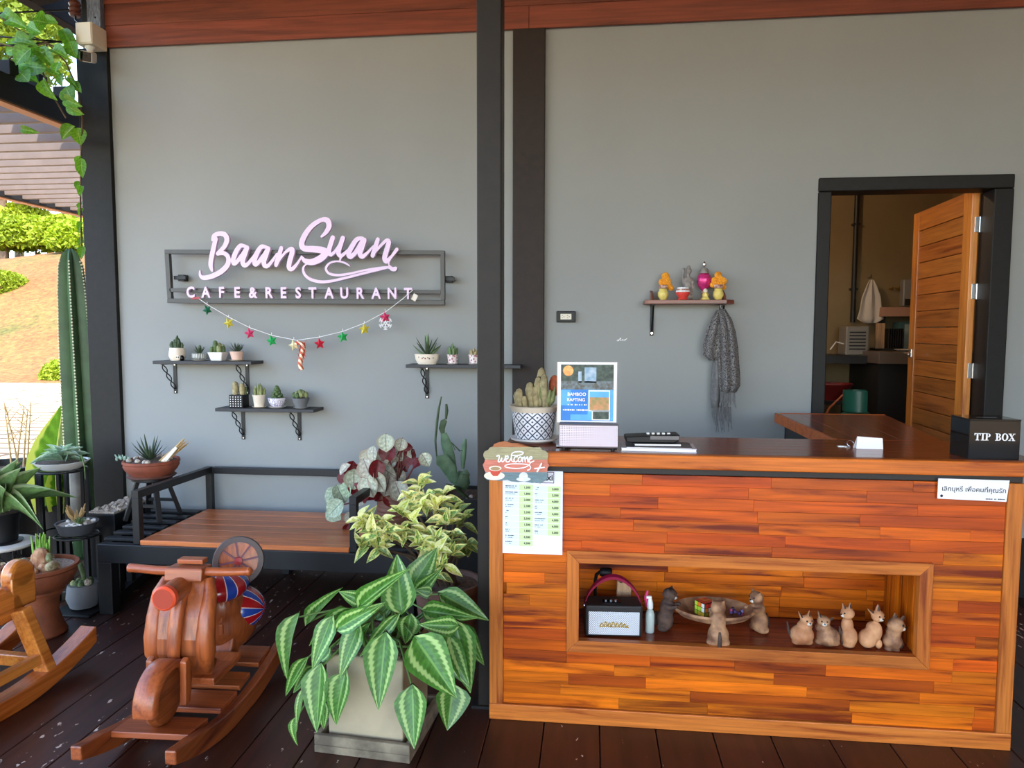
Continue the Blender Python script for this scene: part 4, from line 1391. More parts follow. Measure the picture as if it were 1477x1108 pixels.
# five cat figurines
CYF = -1.585
def cz(u, v, dy=0):   # pixels of the niche crop, 5.538 to a photo pixel
    q_ = at(1090 + u / 5.538, 780 + v / 5.538, Y=CYF + dy)
    return q_
k_ = mpp((1.1, CYF, .4)) / 5.538
figs = [
 ('plump striped cat figurine with tail up, first of the five from the bowl', 'cat_pink', [((365, 775), (95, 80, 80)), ((385, 700), (60, 55, 45)), ((415, 830), (40, 45, 25)), ((330, 835), (45, 45, 22))], ((395, 650), 52), [((350, 620), (-.5, .9)), ((410, 610), (.1, 1))], (.25, -1, 0), [(285, 800), (258, 740), (248, 670)], 'cat_brown'),
 ('brown cat figurine with tilted head, second of the five from the bowl', 'cat_cream', [((575, 780), (92, 80, 80)), ((535, 710), (62, 55, 50)), ((510, 825), (40, 40, 26)), ((620, 825), (50, 50, 26))], ((530, 650), 52), [((500, 610), (-.3, 1)), ((580, 640), (.8, .6))], (-.1, -1, .05), [(640, 800), (665, 740), (660, 690)], 'cat_brown'),
 ('tall slim cat figurine seen from behind, third of the five from the bowl', 'cat_pink', [((745, 775), (62, 60, 88)), ((725, 680), (48, 45, 70)), ((740, 840), (50, 50, 30))], ((718, 575), 55), [((735, 530), (.1, 1)), ((690, 535), (-.3, 1))], (-.9, -.3, 0), [(700, 840), (682, 770), (690, 710)], 'cat_brown'),
 ('arched cat figurine with dark curled tail, fourth of the five from the bowl', 'cat_pink', [((890, 780), (72, 65, 78)), ((950, 720), (50, 48, 80)), ((975, 820), (28, 30, 45)), ((925, 690), (50, 45, 50))], ((955, 588), 52), [((955, 540), (.0, 1)), ((905, 560), (-.8, .7))], (.45, -1, 0), [(870, 850), (935, 830), (960, 770), (935, 705)], 'cat_brown'),
 ('small sitting brown cat figurine facing the niche corner, last of the five', 'cat_cream', [((1090, 790), (76, 65, 82)), ((1095, 720), (60, 55, 60)), ((1060, 860), (32, 40, 24)), ((1115, 865), (32, 40, 24))], ((1105, 655), 68), [((1095, 600), (0, 1)), ((1150, 610), (.4, .9))], (.9, -.5, .05), [(1150, 850), (1170, 820), (1160, 780)], 'cat_brown')]
for lb, m_, blobs, (hc, hr), ears, look, tail, tm in figs:
    base = cz(blobs[0][0][0], 860)
    t = thing('cat_figurine', lb, 'figurine', (base.x, CYF, NF), group='carved cat figurines in the counter niche')
    # figurine coordinates: x right, z up, from the crop
    zb = 862
    ux = lambda u: (u - blobs[0][0][0]) * k_
    uz = lambda v: max(.0, (zb - v) * k_)
    mb = MB()
    for (bu, bv), (ra, rb, rc) in blobs:
        rz_ = min(rc * k_, uz(bv)) if uz(bv) > .01 else rc * k_
        mb.ell((ux(bu), 0, uz(bv)), (ra * k_, rb * k_, rz_))
    h_ = Vector((ux(hc[0]), -.008, uz(hc[1])))
    mb.ell(h_, (hr * k_, hr * k_ * .9, hr * k_ * .9))
    for (eu, ev), d_ in ears:
        ear(mb, (ux(eu), -.004, uz(ev)), (d_[0], 0, d_[1]), 48 * k_, 22 * k_)
    o = remesh(mb.build('body', m_, t), .0035)
    face(o, h_, look, (0, 0, 1), hr * k_ * .92)
    MB().tube([(ux(u), -.008 if m_ == 'cat_pink' and len(tail) > 3 else .0, uz(v)) for u, v in tail], [11 * k_] * (len(tail) - 1) + [6 * k_], 8).build('tail', tm, t, smooth=60)
    for (eu, ev), d_ in ears:
        mb = MB()
        ear(mb, (ux(eu) + .001, -.012, uz(ev) + .003), (d_[0], 0, d_[1]), 34 * k_, 12 * k_)
        mb.build('inner_ear', 'cat_brown', t, smooth=60)
# ------------------------------------------------------------------ wall sign
SY = -.10
mat('sign_pink', 'dfc4df', rough=.4)
mat('frame_steel', '45433f', rough=.45, var=.1, vs=8)
sign = thing('cafe_sign', 'pink script cafe name sign on a dark steel frame', 'sign', (-1.8, SY, 1.7))
def sg(x, y):
    q_ = at(x, y, Y=SY)
    return (q_.x, q_.z)
def fbar(name, pts, par=sign, y0=SY, y1=SY + .03):
    return MB().prism([sg(*q_) for q_ in pts], y0, y1).build(name, 'frame_steel', par, world=True, bevel=.002)
fbar('top_bar', [(237, 366), (641, 367.5), (641, 361.5), (237, 360)])
fbar('bottom_bar', [(241, 437), (641, 440), (641, 433), (241, 430.5)])
fbar('end_bar', [(237, 366), (243.5, 366), (247, 430.6), (241, 430.6)])
fbar('end_bar', [(635, 367), (641, 367), (641.5, 433), (635.5, 433)])
fbar('mid_bar', [(244, 421), (635.4, 424), (635.4, 418.5), (244, 415.5)])
for x, y in ((255, 400), (645, 402)):
    w = sg(x, y)
    MB().box((w[0] - .04, SY + .03, w[1] - .012), (w[0] + .04, SY + .045, w[1] + .012)).box((w[0] - .02, SY + .045, w[1] - .02), (w[0] + .02, -.001, w[1] + .02)).build('wall_bracket', 'black_steel', sign, world=True, bevel=.002)
def q5(u, v):
    return sg(220 + u / 6.154, 300 + v / 6.154)
def q6(u, v):
    return sg(420 + u / 5.036, 300 + v / 5.036)
PXM = mpp((-1.8, SY, 1.8))
def script(name, strokes):
    mb = MB()
    for k, (f_, pts, w) in enumerate(strokes):
        sc_ = 6.154 if f_ is q5 else 5.036
        ww = [v * PXM / sc_ for v in w] if hasattr(w, '__len__') else w * PXM / sc_
        mb.stroke([f_(*q_) for q_ in pts], ww, SY - .022 - .0004 * k, SY - .001, 6)
    return mb.build(name, 'sign_pink', sign, world=True)
script('letter', [(q5, [(550, 290), (565, 250), (615, 232), (660, 245), (675, 290), (650, 350), (590, 410)], [28, 40, 42, 45, 46, 40, 30]),
                  (q5, [(590, 412), (650, 405), (688, 445), (680, 510), (620, 570), (540, 610), (470, 622), (440, 600), (437, 560)], [28, 38, 40, 46, 46, 44, 40, 26, 12]),
                  (q5, [(578, 275), (560, 350), (540, 440), (532, 510), (545, 560)], [40, 42, 44, 40, 22])])
for dx, dy in ((0, 0), (187, 8)):
    pts1 = [(840, 345), (795, 340), (755, 395), (732, 460), (738, 495), (765, 480), (810, 420), (845, 365)]
    pts2 = [(855, 352), (835, 410), (815, 470), (825, 508), (855, 505), (900, 450), (930, 400)]
    script('letter', [(q5, [(u + dx, v + dy) for u, v in pts1], [26, 40, 44, 44, 40, 36, 34, 30]), (q5, [(u + dx, v + dy) for u, v in pts2], [42, 44, 44, 42, 34, 24, 14])])
script('letter', [(q5, [(1157, 355), (1138, 420), (1118, 480), (1108, 515)], [34, 42, 42, 32]), (q5, [(1115, 505), (1150, 450), (1200, 390), (1248, 368), (1252, 400), (1232, 470), (1225, 530), (1250, 545), (1295, 500), (1338, 432)], [16, 20, 26, 40, 44, 44, 42, 38, 24, 14])])
script('letter', [(q6, [(228, 212), (262, 180), (284, 135), (272, 95), (232, 90), (165, 130), (112, 195), (86, 262), (105, 297), (170, 302), (235, 310), (258, 330), (225, 368), (160, 396), (108, 385), (85, 352)], [14, 30, 38, 40, 30, 34, 38, 40, 42, 46, 48, 50, 50, 46, 34, 10])])
script('letter', [(q6, [(312, 215), (296, 265), (282, 320), (300, 342), (340, 300), (378, 232)], [32, 34, 34, 26, 18, 14]), (q6, [(385, 218), (366, 275), (352, 330), (372, 350), (408, 322), (432, 300)], [32, 34, 34, 30, 20, 14]), (q6, [(372, 350), (362, 388)], [18, 10])])
script('letter', [(q6, [(528, 222), (485, 232), (448, 285), (426, 335), (440, 358), (480, 320), (522, 245)], [22, 32, 36, 36, 32, 30, 26]), (q6, [(540, 232), (522, 290), (508, 335), (525, 356), (565, 325), (604, 280)], [34, 36, 36, 32, 20, 12])])
script('letter', [(q6, [(638, 228), (618, 290), (598, 352)], [28, 34, 30]), (q6, [(602, 345), (650, 285), (698, 240), (716, 252), (700, 310), (686, 365), (702, 390), (738, 352), (776, 302)], [14, 18, 24, 34, 36, 36, 34, 20, 26])])
script('swash', [(q6, [(716, 385), (718, 418), (742, 440), (768, 436), (762, 454), (738, 452), (712, 434), (630, 440), (540, 455), (440, 478), (350, 490), (285, 478), (262, 442), (288, 404), (345, 390), (398, 402), (432, 422)], [14, 12, 16, 14, 14, 16, 18, 14, 14, 16, 18, 18, 18, 14, 12, 14, 10]),
                 (q6, [(122, 408), (97, 440), (108, 485), (150, 520), (220, 538), (300, 533), (420, 506), (560, 470), (640, 450), (714, 432)], [10, 16, 20, 22, 22, 20, 18, 18, 20, 16])])
LXS = [277.7, 299.6, 322, 344.3, 367, 389.8, 410.9, 432.2, 452.8, 476.6, 498.4, 520.7, 544.1, 566.9, 589.8]
for i, ch in enumerate('CAFE&RESTAURANT'):
    yb = 422.6 + (LXS[i] - 277) / 312 * 1.8
    w = sg(LXS[i], yb)
    text('letter', ch, .092, (w[0], SY - .014, w[1]), 'sign_pink', sign, .010, .003, sx=.86)

# ------------------------------------------------------------------ garland under the sign
GY = -.135
gar = thing('star_garland', 'string garland of foil stars hung under the cafe sign', 'garland', (-1.8, GY, 1.45))
def gp(x, y, d=0):
    q_ = at(x, y, Y=GY + d)
    return Vector((q_.x, q_.y, q_.z))
gpts = [(287, 431), (300, 440), (331, 458), (361, 473), (393, 484), (428, 491), (462, 486), (495, 478), (526, 466), (556, 450), (580, 432), (596, 418)]
MB().tube([gp(*q_) for q_ in gpts], .0022, 6).build('string', 'white_print', gar, world=True, smooth=60)
for nm, h_ in (('foil_red', 'd0283c'), ('foil_green', '2fae5a'), ('foil_gold', 'd8c64a'), ('foil_dgreen', '1f6a48'), ('foil_pink', 'd8406a'), ('foil_cream', 'efe4b0')):
    mat(nm, h_, rough=.28, metal=.35, bump=.3, bs=60)
def star(x, y, m_, r=7.5, rot=0, name='star'):
    c = gp(x, y)
    R_ = r * mpp(c)
    mb = MB()
    vs = [(0, -.012, 0), (0, .012, 0)]
    for i in range(10):
        a = pi / 2 + rot + i * pi / 5
        q_ = R_ if i % 2 == 0 else R_ * .5
        vs.append((q_ * math.cos(a), 0, q_ * math.sin(a)))
    fs = []
    for i in range(10):
        j = (i + 1) % 10
        fs += [(0, 2 + i, 2 + j), (1, 2 + j, 2 + i)]
    mb.add(vs, fs)
    o = mb.build(name, m_, gar)
    o.location = c - gar.location
    MB().tube([(0, 0, R_), (0, 0, R_ + .014)], .0015, 5).build('loop', 'white_print', o)
    return o
star(299, 447, 'foil_dgreen', 8, .5)
for x, y, m_, rt in ((330, 466, 'foil_gold', .4), (360, 481, 'foil_pink', .2), (392, 491.5, 'foil_green', .25), (424, 498, 'foil_cream', .3), (461, 496, 'foil_red', .1), (494.5, 486, 'foil_green', .2), (525.5, 475, 'foil_gold', .1), (555.5, 457.5, 'foil_pink', .15)):
    star(x, y, m_, 8.6, rt)
# candy cane with tinsel
c0 = [(427, 497), (430, 494), (437, 497), (437, 505), (434, 517), (433, 526), (435, 534)]
cane = MB().tube([gp(*q_, d=-.012) for q_ in c0], .014, 10)
mt, nt, b = _nm('candy_stripe')
co = _coords(nt, (1, 1, 1), rand=False)
wv = _n(nt, 'ShaderNodeTexWave', i_Scale=16.0)
wv.bands_direction = 'DIAGONAL'
nt.links.new(co, wv.inputs['Vector'])
g = _ramp(nt, wv.outputs[0], [(.45, C('c8502f')), (.55, C('f0dcc0'))])
nt.links.new(g, b.inputs['Base Color'])
cane.build('candy_cane', 'candy_stripe', gar, world=True, smooth=50)
tr_ = random.Random(8)
tn = MB()
for i in range(60):
    c = gp(tr_.uniform(431, 440), tr_.uniform(494, 516), -.014)
    d = Vector((tr_.uniform(-1, 1), tr_.uniform(-1, .3), tr_.uniform(-1, 1))).normalized() * .022
    tn.bar(c - d * .3, c + d, .003, .0012)
tag(tn.build('tinsel', mat('tinsel_red', 'c0432e', rough=.25, metal=.6), gar, world=True), kind='stuff')
sf = MB()
c = gp(555.5, 466)
rs = 10 * mpp(c)
for i in range(6):
    a = i * pi / 3 + pi / 6
    d = Vector((math.cos(a), 0, math.sin(a)))
    sf.bar(c + Vector((0, .006, 0)), c + d * rs + Vector((0, .006, 0)), .006, .003, up=(0, 1, 0))
    for k in (.45, .75):
        for sgx in (-1, 1):
            e = Vector((math.cos(a + sgx * .9), 0, math.sin(a + sgx * .9)))
            p_ = c + d * rs * k + Vector((0, .006, 0))
            sf.bar(p_, p_ + e * rs * .32, .005, .003, up=(0, 1, 0))
sf.build('snowflake', 'white_print', gar, world=True)
c = gp(598, 429)
o = MB().bc((0, 0, 0), (.03, .002, .04)).build('tape', mat('tape', 'd9cfc0', rough=.4), gar)
o.location = c - gar.location
o.rotation_euler = (0, .5, 0)
c = gp(282, 430, .02)
o = MB().bc((0, 0, 0), (.06, .003, .014)).build('tape', mat('tape_red', 'a8323c', rough=.4), gar)
o.location = c - gar.location

# ------------------------------------------------------------------ wall shelves with cactus pots
SHD = .17
def bracket(par, x, z, depth=SHD - .03):
    """twisted iron bracket under a shelf"""
    p_ = MB().box((x - .012, -.006, z - .20), (x + .012, -.001, z)).build('bracket_plate', 'black_steel', par, world=True, bevel=.001)
    MB().box((x - .012, -depth, z - .005), (x + .012, -.001, z - .0005)).build('bracket_arm', 'black_steel', par, world=True)
    for ph in (0, pi):
        pts = []
        for i in range(17):
            t_ = i / 16
            off = math.sin(t_ * 4 * pi / 1.35 + ph) * .011
            pts.append((x + off, -depth * (1 - t_) * .92 - .008 + off * .4, z - .006 - t_ * .165))
        MB().tube(pts, .0035, 6).build('twisted_rod', 'black_steel', par, world=True, smooth=60)
    for zz in (-.012, -.19):
        MB().cyl((x, -.0075, z + zz), (x, -.005, z + zz), .005, n=8).build('screw', 'chrome', par, world=True)
def wall_shelf(lb, x0, x1, z, bxs):
    t_ = thing('wall_shelf', lb, 'shelf', ((x0 + x1) / 2, -SHD / 2, z), group='black wall shelves below the cafe sign')
    MB().box((x0, -SHD, z - .02), (x1, -.001, z)).build('board', mat('shelf_black', '2b2b2f', rough=.5, var=.15, vs=8), t_, world=True, bevel=.002)
    for x_ in bxs:
        bracket(t_, x_, z - .02)
    return z
p1, p2 = at(220, 523, Y=-SHD), at(360, 521, Y=-SHD)
z1 = wall_shelf('black wall shelf holding four small cactus pots, highest under the sign', p1.x, p2.x + .01, 1.36, (at(253, 540, Y=0).x, at(357, 540, Y=0).x))
p3, p4 = at(310, 591, Y=-SHD), at(452, 587, Y=-SHD)
z2 = wall_shelf('black wall shelf holding four cactus pots, lowest of the three', p3.x, p4.x, 1.065, (at(351, 605, Y=0).x, at(432, 605, Y=0).x))
p5 = at(585, 525, Y=-SHD)
z3 = wall_shelf('black wall shelf half hidden behind the steel post', p5.x, p5.x + .70, 1.348, (at(616, 540, Y=0).x, at(616, 540, Y=0).x + .45))

def spines(mb, pts, r, n, rnd, L=.006):
    for _ in range(n):
        i = rnd.randrange(len(pts) - 1)
        t_ = rnd.random()
        c_ = Vector(pts[i]) * (1 - t_) + Vector(pts[i + 1]) * t_
        a = rnd.uniform(0, 2 * pi)
        d = Vector((math.cos(a), math.sin(a), rnd.uniform(-.2, .5))).normalized()
        q_ = c_ + d * r * .9
        e = d.cross(Vector((0, 0, 1))).normalized() * .0008
        mb.add([q_ - e, q_ + e, q_ + d * L], [(0, 1, 2)])
def cact(par, pts, rs, m_='cactus_green', n=10, sp=40, seed=0, name='cactus_stem', L=.006):
    rn = random.Random(seed)
    o = MB().tube(pts, rs, n).build(name, m_, par, smooth=60)
    if sp:
        mb = MB()
        spines(mb, pts, max(rs), sp, rn, L)
        tag(mb.build('spines', 'spine', o), kind='stuff')
    return o
def rosette(par, n, L, w, m_, z=0, up=.6, seed=0, c=(0, 0), name='leaf', bend=.3, flat=.45, spread=1.0):
    rn = random.Random(seed)
    for i in range(n):
        a = i * 2.399 + rn.uniform(-.2, .2)
        e = up * (1.15 - .75 * i / n) + rn.uniform(-.08, .08)
        l = L * rn.uniform(.75, 1.1)
        d = Vector((math.cos(a) * math.cos(e) * spread, math.sin(a) * math.cos(e) * spread, math.sin(e)))
        b0 = Vector((c[0], c[1], z))
        pts = [b0 + d * l * t_ + Vector((0, 0, bend * l * (t_ * t_) * (1 if bend > 0 else 1))) for t_ in (0, .3, .6, .85, 1)]
        MB().tube(pts, [w * .8, w, w * .8, w * .45, w * .06], 6, flat=flat).build(name, m_, par, smooth=60)
def pot_thing(lb, x, y, z, grp=None, Yp=-.10, cat='potted plant', name='cactus_pot'):
    q_ = at(x, y, Y=Yp)
    return thing(name, lb, cat, (q_.x, Yp, z), group=grp)
G1 = 'small cactus pots on the wall shelves'
def lpot(par, prof, m_, n=28, name='pot', soil=True):
    o = MB().lathe([(0, 0)] + prof, n).build(name, m_, par, smooth=40)
    if soil:
        r, zt = prof[-1]
        MB().lathe([(0, zt - .008), (r * .93, zt - .010), (r * .93, zt - .016), (0, zt - .016)], n).build('soil', 'soil', par, smooth=60)
    return o
def pot_prof(rb, rt, h, th=.005, belly=0):
    return [(rb, 0), (rb * .5 + rt * .5 + belly, h * .5), (rt, h), (rt - th, h)]
def saucer(par, r, h=.008, m_='white_glaze', z=0):
    return MB().lathe([(0, z), (r * .7, z), (r, z + h), (r - .004, z + h), (r * .7, z + .003), (0, z + .003)], 28).build('saucer', m_, par, smooth=40)

# upper shelf
t = pot_thing('cream tapered pot with a bushy cactus and skull bead on the upper shelf', 256, 515, z1, G1)
lpot(t, [(.04, 0), (.052, .03), (.05, .055), (.044, .082), (.04, .082)], 'cream_glaze')
cr = random.Random(31)
for i in range(26):
    a, q_ = cr.uniform(0, 2 * pi), cr.uniform(0, .034)
    h_ = .07 * (1 - q_ / .05) + cr.uniform(0, .015)
    cact(t, [(q_ * math.cos(a), q_ * math.sin(a), .07), (q_ * 1.15 * math.cos(a), q_ * 1.15 * math.sin(a), .078 + h_ * .6), (q_ * 1.1 * math.cos(a), q_ * 1.1 * math.sin(a), .08 + h_)], [.008, .009, .003], 'cactus_dark', 7, 0)
MB().ell((.035, -.045, .02), (.016, .014, .018), 12, 8).build('skull_bead', 'cream_glaze', t, smooth=60)
MB().ell((.054, -.04, .016), (.014, .012, .02), 12, 8).build('black_bead', 'black_gloss', t, smooth=60)
for dx in (-.006, .006):
    MB().ell((.035 + dx, -.0575, .023), .004, 8, 6).build('bead_eye', 'black_plastic', t)
t = pot_thing('striped black and white bowl pot with a thorny succulent on the upper shelf', 288, 519, z1, G1)
saucer(t, .05)
mt, nt, b = _nm('rib_stripes')
co = _coords(nt, (1, 1, 1), rand=False)
sp = _n(nt, 'ShaderNodeSeparateXYZ')
nt.links.new(co, sp.inputs[0])
an = _n(nt, 'ShaderNodeMath', operation='ARCTAN2')
nt.links.new(sp.outputs[0], an.inputs[0])
nt.links.new(sp.outputs[1], an.inputs[1])
a1 = _n(nt, 'ShaderNodeMath', operation='MULTIPLY', i_1=28 / (2 * pi))
nt.links.new(an.outputs[0], a1.inputs[0])
fr_ = _n(nt, 'ShaderNodeMath', operation='PINGPONG', i_1=.5)
nt.links.new(a1.outputs[0], fr_.inputs[0])
nt.links.new(_ramp(nt, fr_.outputs[0], [(.2, C('2c3230')), (.28, C('d8d8d0'))]), b.inputs['Base Color'])
b.inputs['Roughness'].default_value = .4
lpot(t, [(.03, .008), (.045, .02), (.046, .045), (.042, .047)], 'rib_stripes')
rosette(t, 16, .05, .006, 'succulent_dark', .04, 1.1, 3)
cact(t, [(0, 0, .04), (.003, 0, .075), (.001, 0, .10)], [.014, .011, .002], 'cactus_green', 8, 40, 2)
t = pot_thing('white square-sided bowl pot with two furry cacti on the upper shelf', 315, 519, z1, G1)
MB().add([(-.035, -.03, 0), (.035, -.03, 0), (.035, .03, 0), (-.035, .03, 0), (-.05, -.045, .055), (.05, -.045, .055), (.05, .045, .055), (-.05, .045, .055)], [(0, 3, 2, 1), (0, 1, 5, 4), (1, 2, 6, 5), (2, 3, 7, 6), (3, 0, 4, 7)]).build('pot', 'white_glaze', t, bevel=.006)
MB().box((-.043, -.039, .04), (.043, .039, .05)).build('soil', 'soil', t)
for i, (dx, dy, h_, r) in enumerate(((-.02, 0, .085, .016), (.012, -.01, .055, .016), (.03, .01, .05, .015), (0, .02, .07, .014), (-.035, -.015, .045, .012), (.022, .022, .06, .013))):
    cact(t, [(dx, dy, .04), (dx, dy, .045 + h_ * .5), (dx * .9, dy, .045 + h_ * .9), (dx * .9, dy, .045 + h_)], [r * .8, r, r * .85, r * .2], 'cactus_pale' if i % 2 else 'cactus_green', 9, 70, i)
t = pot_thing('peach clay pot with a spiky little aloe, last on the upper shelf', 342, 517, z1, G1)
saucer(t, .052, .009, 'cream_glaze')
lpot(t, [(.03, .004), (.042, .05), (.044, .06), (.039, .06)], 'pink_clay')
rosette(t, 14, .06, .006, 'succulent_dark', .055, .95, 9)
# lower shelf
t = pot_thing('black cube pot dotted white with two brown cacti on the lowest shelf', 345, 584, z2, G1)
MB().box((-.045, -.045, 0), (.045, .045, .082)).build('pot', 'black_plastic', t, bevel=.004)
for i in range(5):
    for j in range(5):
        MB().lathe([(0, 0), (.0035, 0), (.003, .001), (0, .001)], 8, c=(-.034 + i * .017, -.0452, .012 + j * .0145), axis='y').build('dot', 'white_print', t)
for i, (dx, dy, h_, r) in enumerate(((-.02, -.005, .085, .02), (.022, .0, .075, .017), (.004, .02, .06, .014), (.035, .015, .05, .011))):
    cact(t, [(dx, dy, .07), (dx, dy, .08 + h_ * .5), (dx, dy, .08 + h_ * .9), (dx, dy, .08 + h_)], [r * .8, r, r * .85, r * .2], 'cactus_tan' if i < 2 else 'cactus_green', 9, 80, i)
t = pot_thing('tall cream cup pot with slim green finger cacti on the lowest shelf', 374, 586, z2, G1)
saucer(t, .045, .008, 'cream_glaze')
lpot(t, [(.03, .004), (.038, .07), (.042, .082), (.037, .082)], 'cream_glaze')
for i in range(9):
    a = i * 2.4
    q_ = .006 + .0026 * i
    h_ = .075 - .004 * i
    cact(t, [(q_ * math.cos(a), q_ * math.sin(a), .075), (q_ * 1.2 * math.cos(a), q_ * 1.2 * math.sin(a), .08 + h_ * .6), (q_ * 1.3 * math.cos(a), q_ * 1.3 * math.sin(a), .08 + h_)], [.0095, .010, .003], 'cactus_pale', 8, 30, i)
t = pot_thing('white bowl pot with purple painted pattern and a cone cactus on the lowest shelf', 400, 586, z2, G1)
saucer(t, .056, .010)
mt, nt, b = _nm('purple_pattern')
co = _coords(nt, (1, 1, 1), rand=False)
vo = _n(nt, 'ShaderNodeTexVoronoi', i_Scale=55.0)
nt.links.new(co, vo.inputs['Vector'])
nt.links.new(_ramp(nt, vo.outputs[0], [(.38, C('efeaf0')), (.46, C('5f4a80')), (.62, C('e9e2ea'))]), b.inputs['Base Color'])
b.inputs['Roughness'].default_value = .3
lpot(t, [(.028, .006), (.048, .03), (.055, .056), (.056, .064), (.05, .064)], 'purple_pattern')
for i in range(26):
    a, l_ = i * 2.399, i / 26
    q_ = .034 * (1 - l_)
    z_ = .06 + l_ * .075
    MB().ell((q_ * math.cos(a), q_ * math.sin(a), z_), (.012, .012, .011), 8, 6).build('cactus_knob', 'cactus_green', t, smooth=60)
t = pot_thing('grey bowl pot crowded with round cactus heads, last on the lowest shelf', 434, 585, z2, G1)
saucer(t, .048, .008, 'white_glaze')
lpot(t, [(.032, .004), (.05, .05), (.054, .066), (.048, .066)], 'grey_pot')
for i in range(16):
    a = i * 2.399
    q_ = .011 * math.sqrt(i)
    o = MB().ell((q_ * math.cos(a), q_ * math.sin(a), .075 + .028 * (1 - q_ / .06)), (.015, .015, .018), 10, 7).build('cactus_head', 'cactus_pale' if i % 3 else 'cactus_green', t, smooth=60)
# shelf by the post
t = pot_thing('cream oval bowl with painted flowers and a long-leaved aloe beside the post', 616, 522, z3, G1)
MB().lathe([(0, 0), (.055, 0), (.058, .006), (.0, .006)], 32, sy=.7).build('foot', 'cream_glaze', t, smooth=40)
MB().lathe([(0, .004), (.06, .006), (.072, .03), (.077, .062), (.07, .062), (0, .055)], 36, sy=.68).build('pot', 'cream_glaze', t, smooth=40)
for i, (x_, z_) in enumerate(((-.04, .045), (-.018, .038), (-.01, .043), (.0, .037), (.015, .042), (.024, .036), (.045, .04))):
    y_ = -.68 * math.sqrt(.072 ** 2 - x_ * x_)
    MB().ell((x_, y_, z_), (.0055, .002, .0055), 8, 6).build('painted_flower', mat('flower_ink_%d' % (i % 2), ('6a5a4a', '8a4a4a')[i % 2], rough=.5), t)
rosette(t, 9, .12, .0085, 'succulent_dark', .055, 1.25, 17, bend=.05, flat=.5)
for i, (dx, h_) in enumerate(((-.085, .06), (-.05, .03), (0, .125), (.012, .115), (.06, .075), (.085, .055))):
    MB().tube([(dx * .3, 0, .055), (dx * .7, 0, .055 + h_ * .55), (dx, 0, .055 + h_)], [.011, .010, .003], 7, flat=.5).build('leaf', 'succulent', t, smooth=60)
mt, nt, b = _nm('pink_pattern')
co = _coords(nt, (1, 1, 1), rand=False)
vo = _n(nt, 'ShaderNodeTexVoronoi', i_Scale=70.0)
nt.links.new(co, vo.inputs['Vector'])
nt.links.new(_ramp(nt, vo.outputs[0], [(.3, C('b06a78')), (.45, C('e9dcd8'))]), b.inputs['Base Color'])
b.inputs['Roughness'].default_value = .35
for i, (x_, lb) in enumerate(((653, 'small pink patterned pot with an upright green cactus beside the oval bowl'), (684, 'small pink patterned pot with a brown cactus half behind the post'))):
    t = pot_thing(lb, x_, 522, z3, G1)
    saucer(t, .042, .008, 'white_glaze')
    lpot(t, [(.028, .004), (.034, .05), (.038, .06), (.033, .06)], 'pink_pattern', 8)
    cr = random.Random(40 + i)
    for k in range(12):
        a, q_ = k * 2.399, .008 * math.sqrt(k)
        h_ = (.07 if i == 0 else .04) * (1 - q_ / .06)
        cact(t, [(q_ * math.cos(a), q_ * math.sin(a), .05), (q_ * 1.2 * math.cos(a), q_ * 1.2 * math.sin(a), .06 + h_ * .6), (q_ * 1.3 * math.cos(a), q_ * 1.3 * math.sin(a), .06 + h_)], [.007, .0075, .002], 'succulent' if i == 0 else 'cactus_tan', 7, 12, k)

# ------------------------------------------------------------------ offering shelf, scarf
OY = -.14
oa, ob_ = at(930, 437, Y=OY), at(1061, 437, Y=OY)
OZ = 1.735
osh = thing('offering_shelf', 'brown wooden wall shelf with low curled ends beside the scarf', 'shelf', ((oa.x + ob_.x) / 2, -.08, OZ))
MB().prism([(oa.x, OY + .005), (oa.x + .02, OY), (ob_.x - .05, OY), (ob_.x, OY + .04), (ob_.x, -.001), (oa.x, -.001)], OZ - .024, OZ, 'z').build('board', 'shelf_wood', osh, world=True, bevel=.003, color=(1.15, 1, 1))
for x_ in (at(940, 430, Y=OY).x, ob_.x - .062):
    MB().prism([(-.002, OZ), (-.002, OZ + .062), (-.04, OZ + .055), (-.075, OZ + .04), (-.10, OZ + .025), (-.12, OZ)], x_, x_ + .015, 'x').build('end_cheek', 'shelf_wood', osh, world=True, bevel=.003)
bxl, bxr = at(941, 450, Y=-.03).x, at(1041, 450, Y=-.03).x
for x_ in (bxl, bxr):
    MB().box((x_ - .011, -.006, OZ - .21), (x_ + .011, -.001, OZ - .024)).build('bracket_plate', 'black_steel', osh, world=True, bevel=.001)
    MB().box((x_ - .011, -.11, OZ - .03), (x_ + .011, -.001, OZ - .0245)).build('bracket_arm', 'black_steel', osh, world=True)
    MB().bar((x_, -.1, OZ - .03), (x_, -.006, OZ - .19), .010, .004).build('bracket_strut', 'black_steel', osh, world=True)
    MB().cyl((x_, -.009, OZ - .195), (x_, -.006, OZ - .195), .007, n=10).build('screw', 'chrome', osh, world=True)
k5 = mpp((.6, OY, 1.75)) / 8.52
def o5(u, dy=0.06):
    return at(925 + u / 8.52, 432, Y=OY + dy).x
mat('marigold', 'e08a1c', rough=.7, col2='f2b032', vs=90, bump=.8, bs=120, dist=.005)
mat('jar_yellow', 'd9c46c', rough=.35, var=.1, vs=30)
mat('jar_red', 'b04436', rough=.3, var=.2, vs=30)
mat('pink_foil', 'd0357a', rough=.25, metal=.3, var=.3, vs=60, bump=.6, bs=90)
mat('silver_stone', '8c8580', rough=.55, var=.3, vs=40, bump=.5, bs=100)
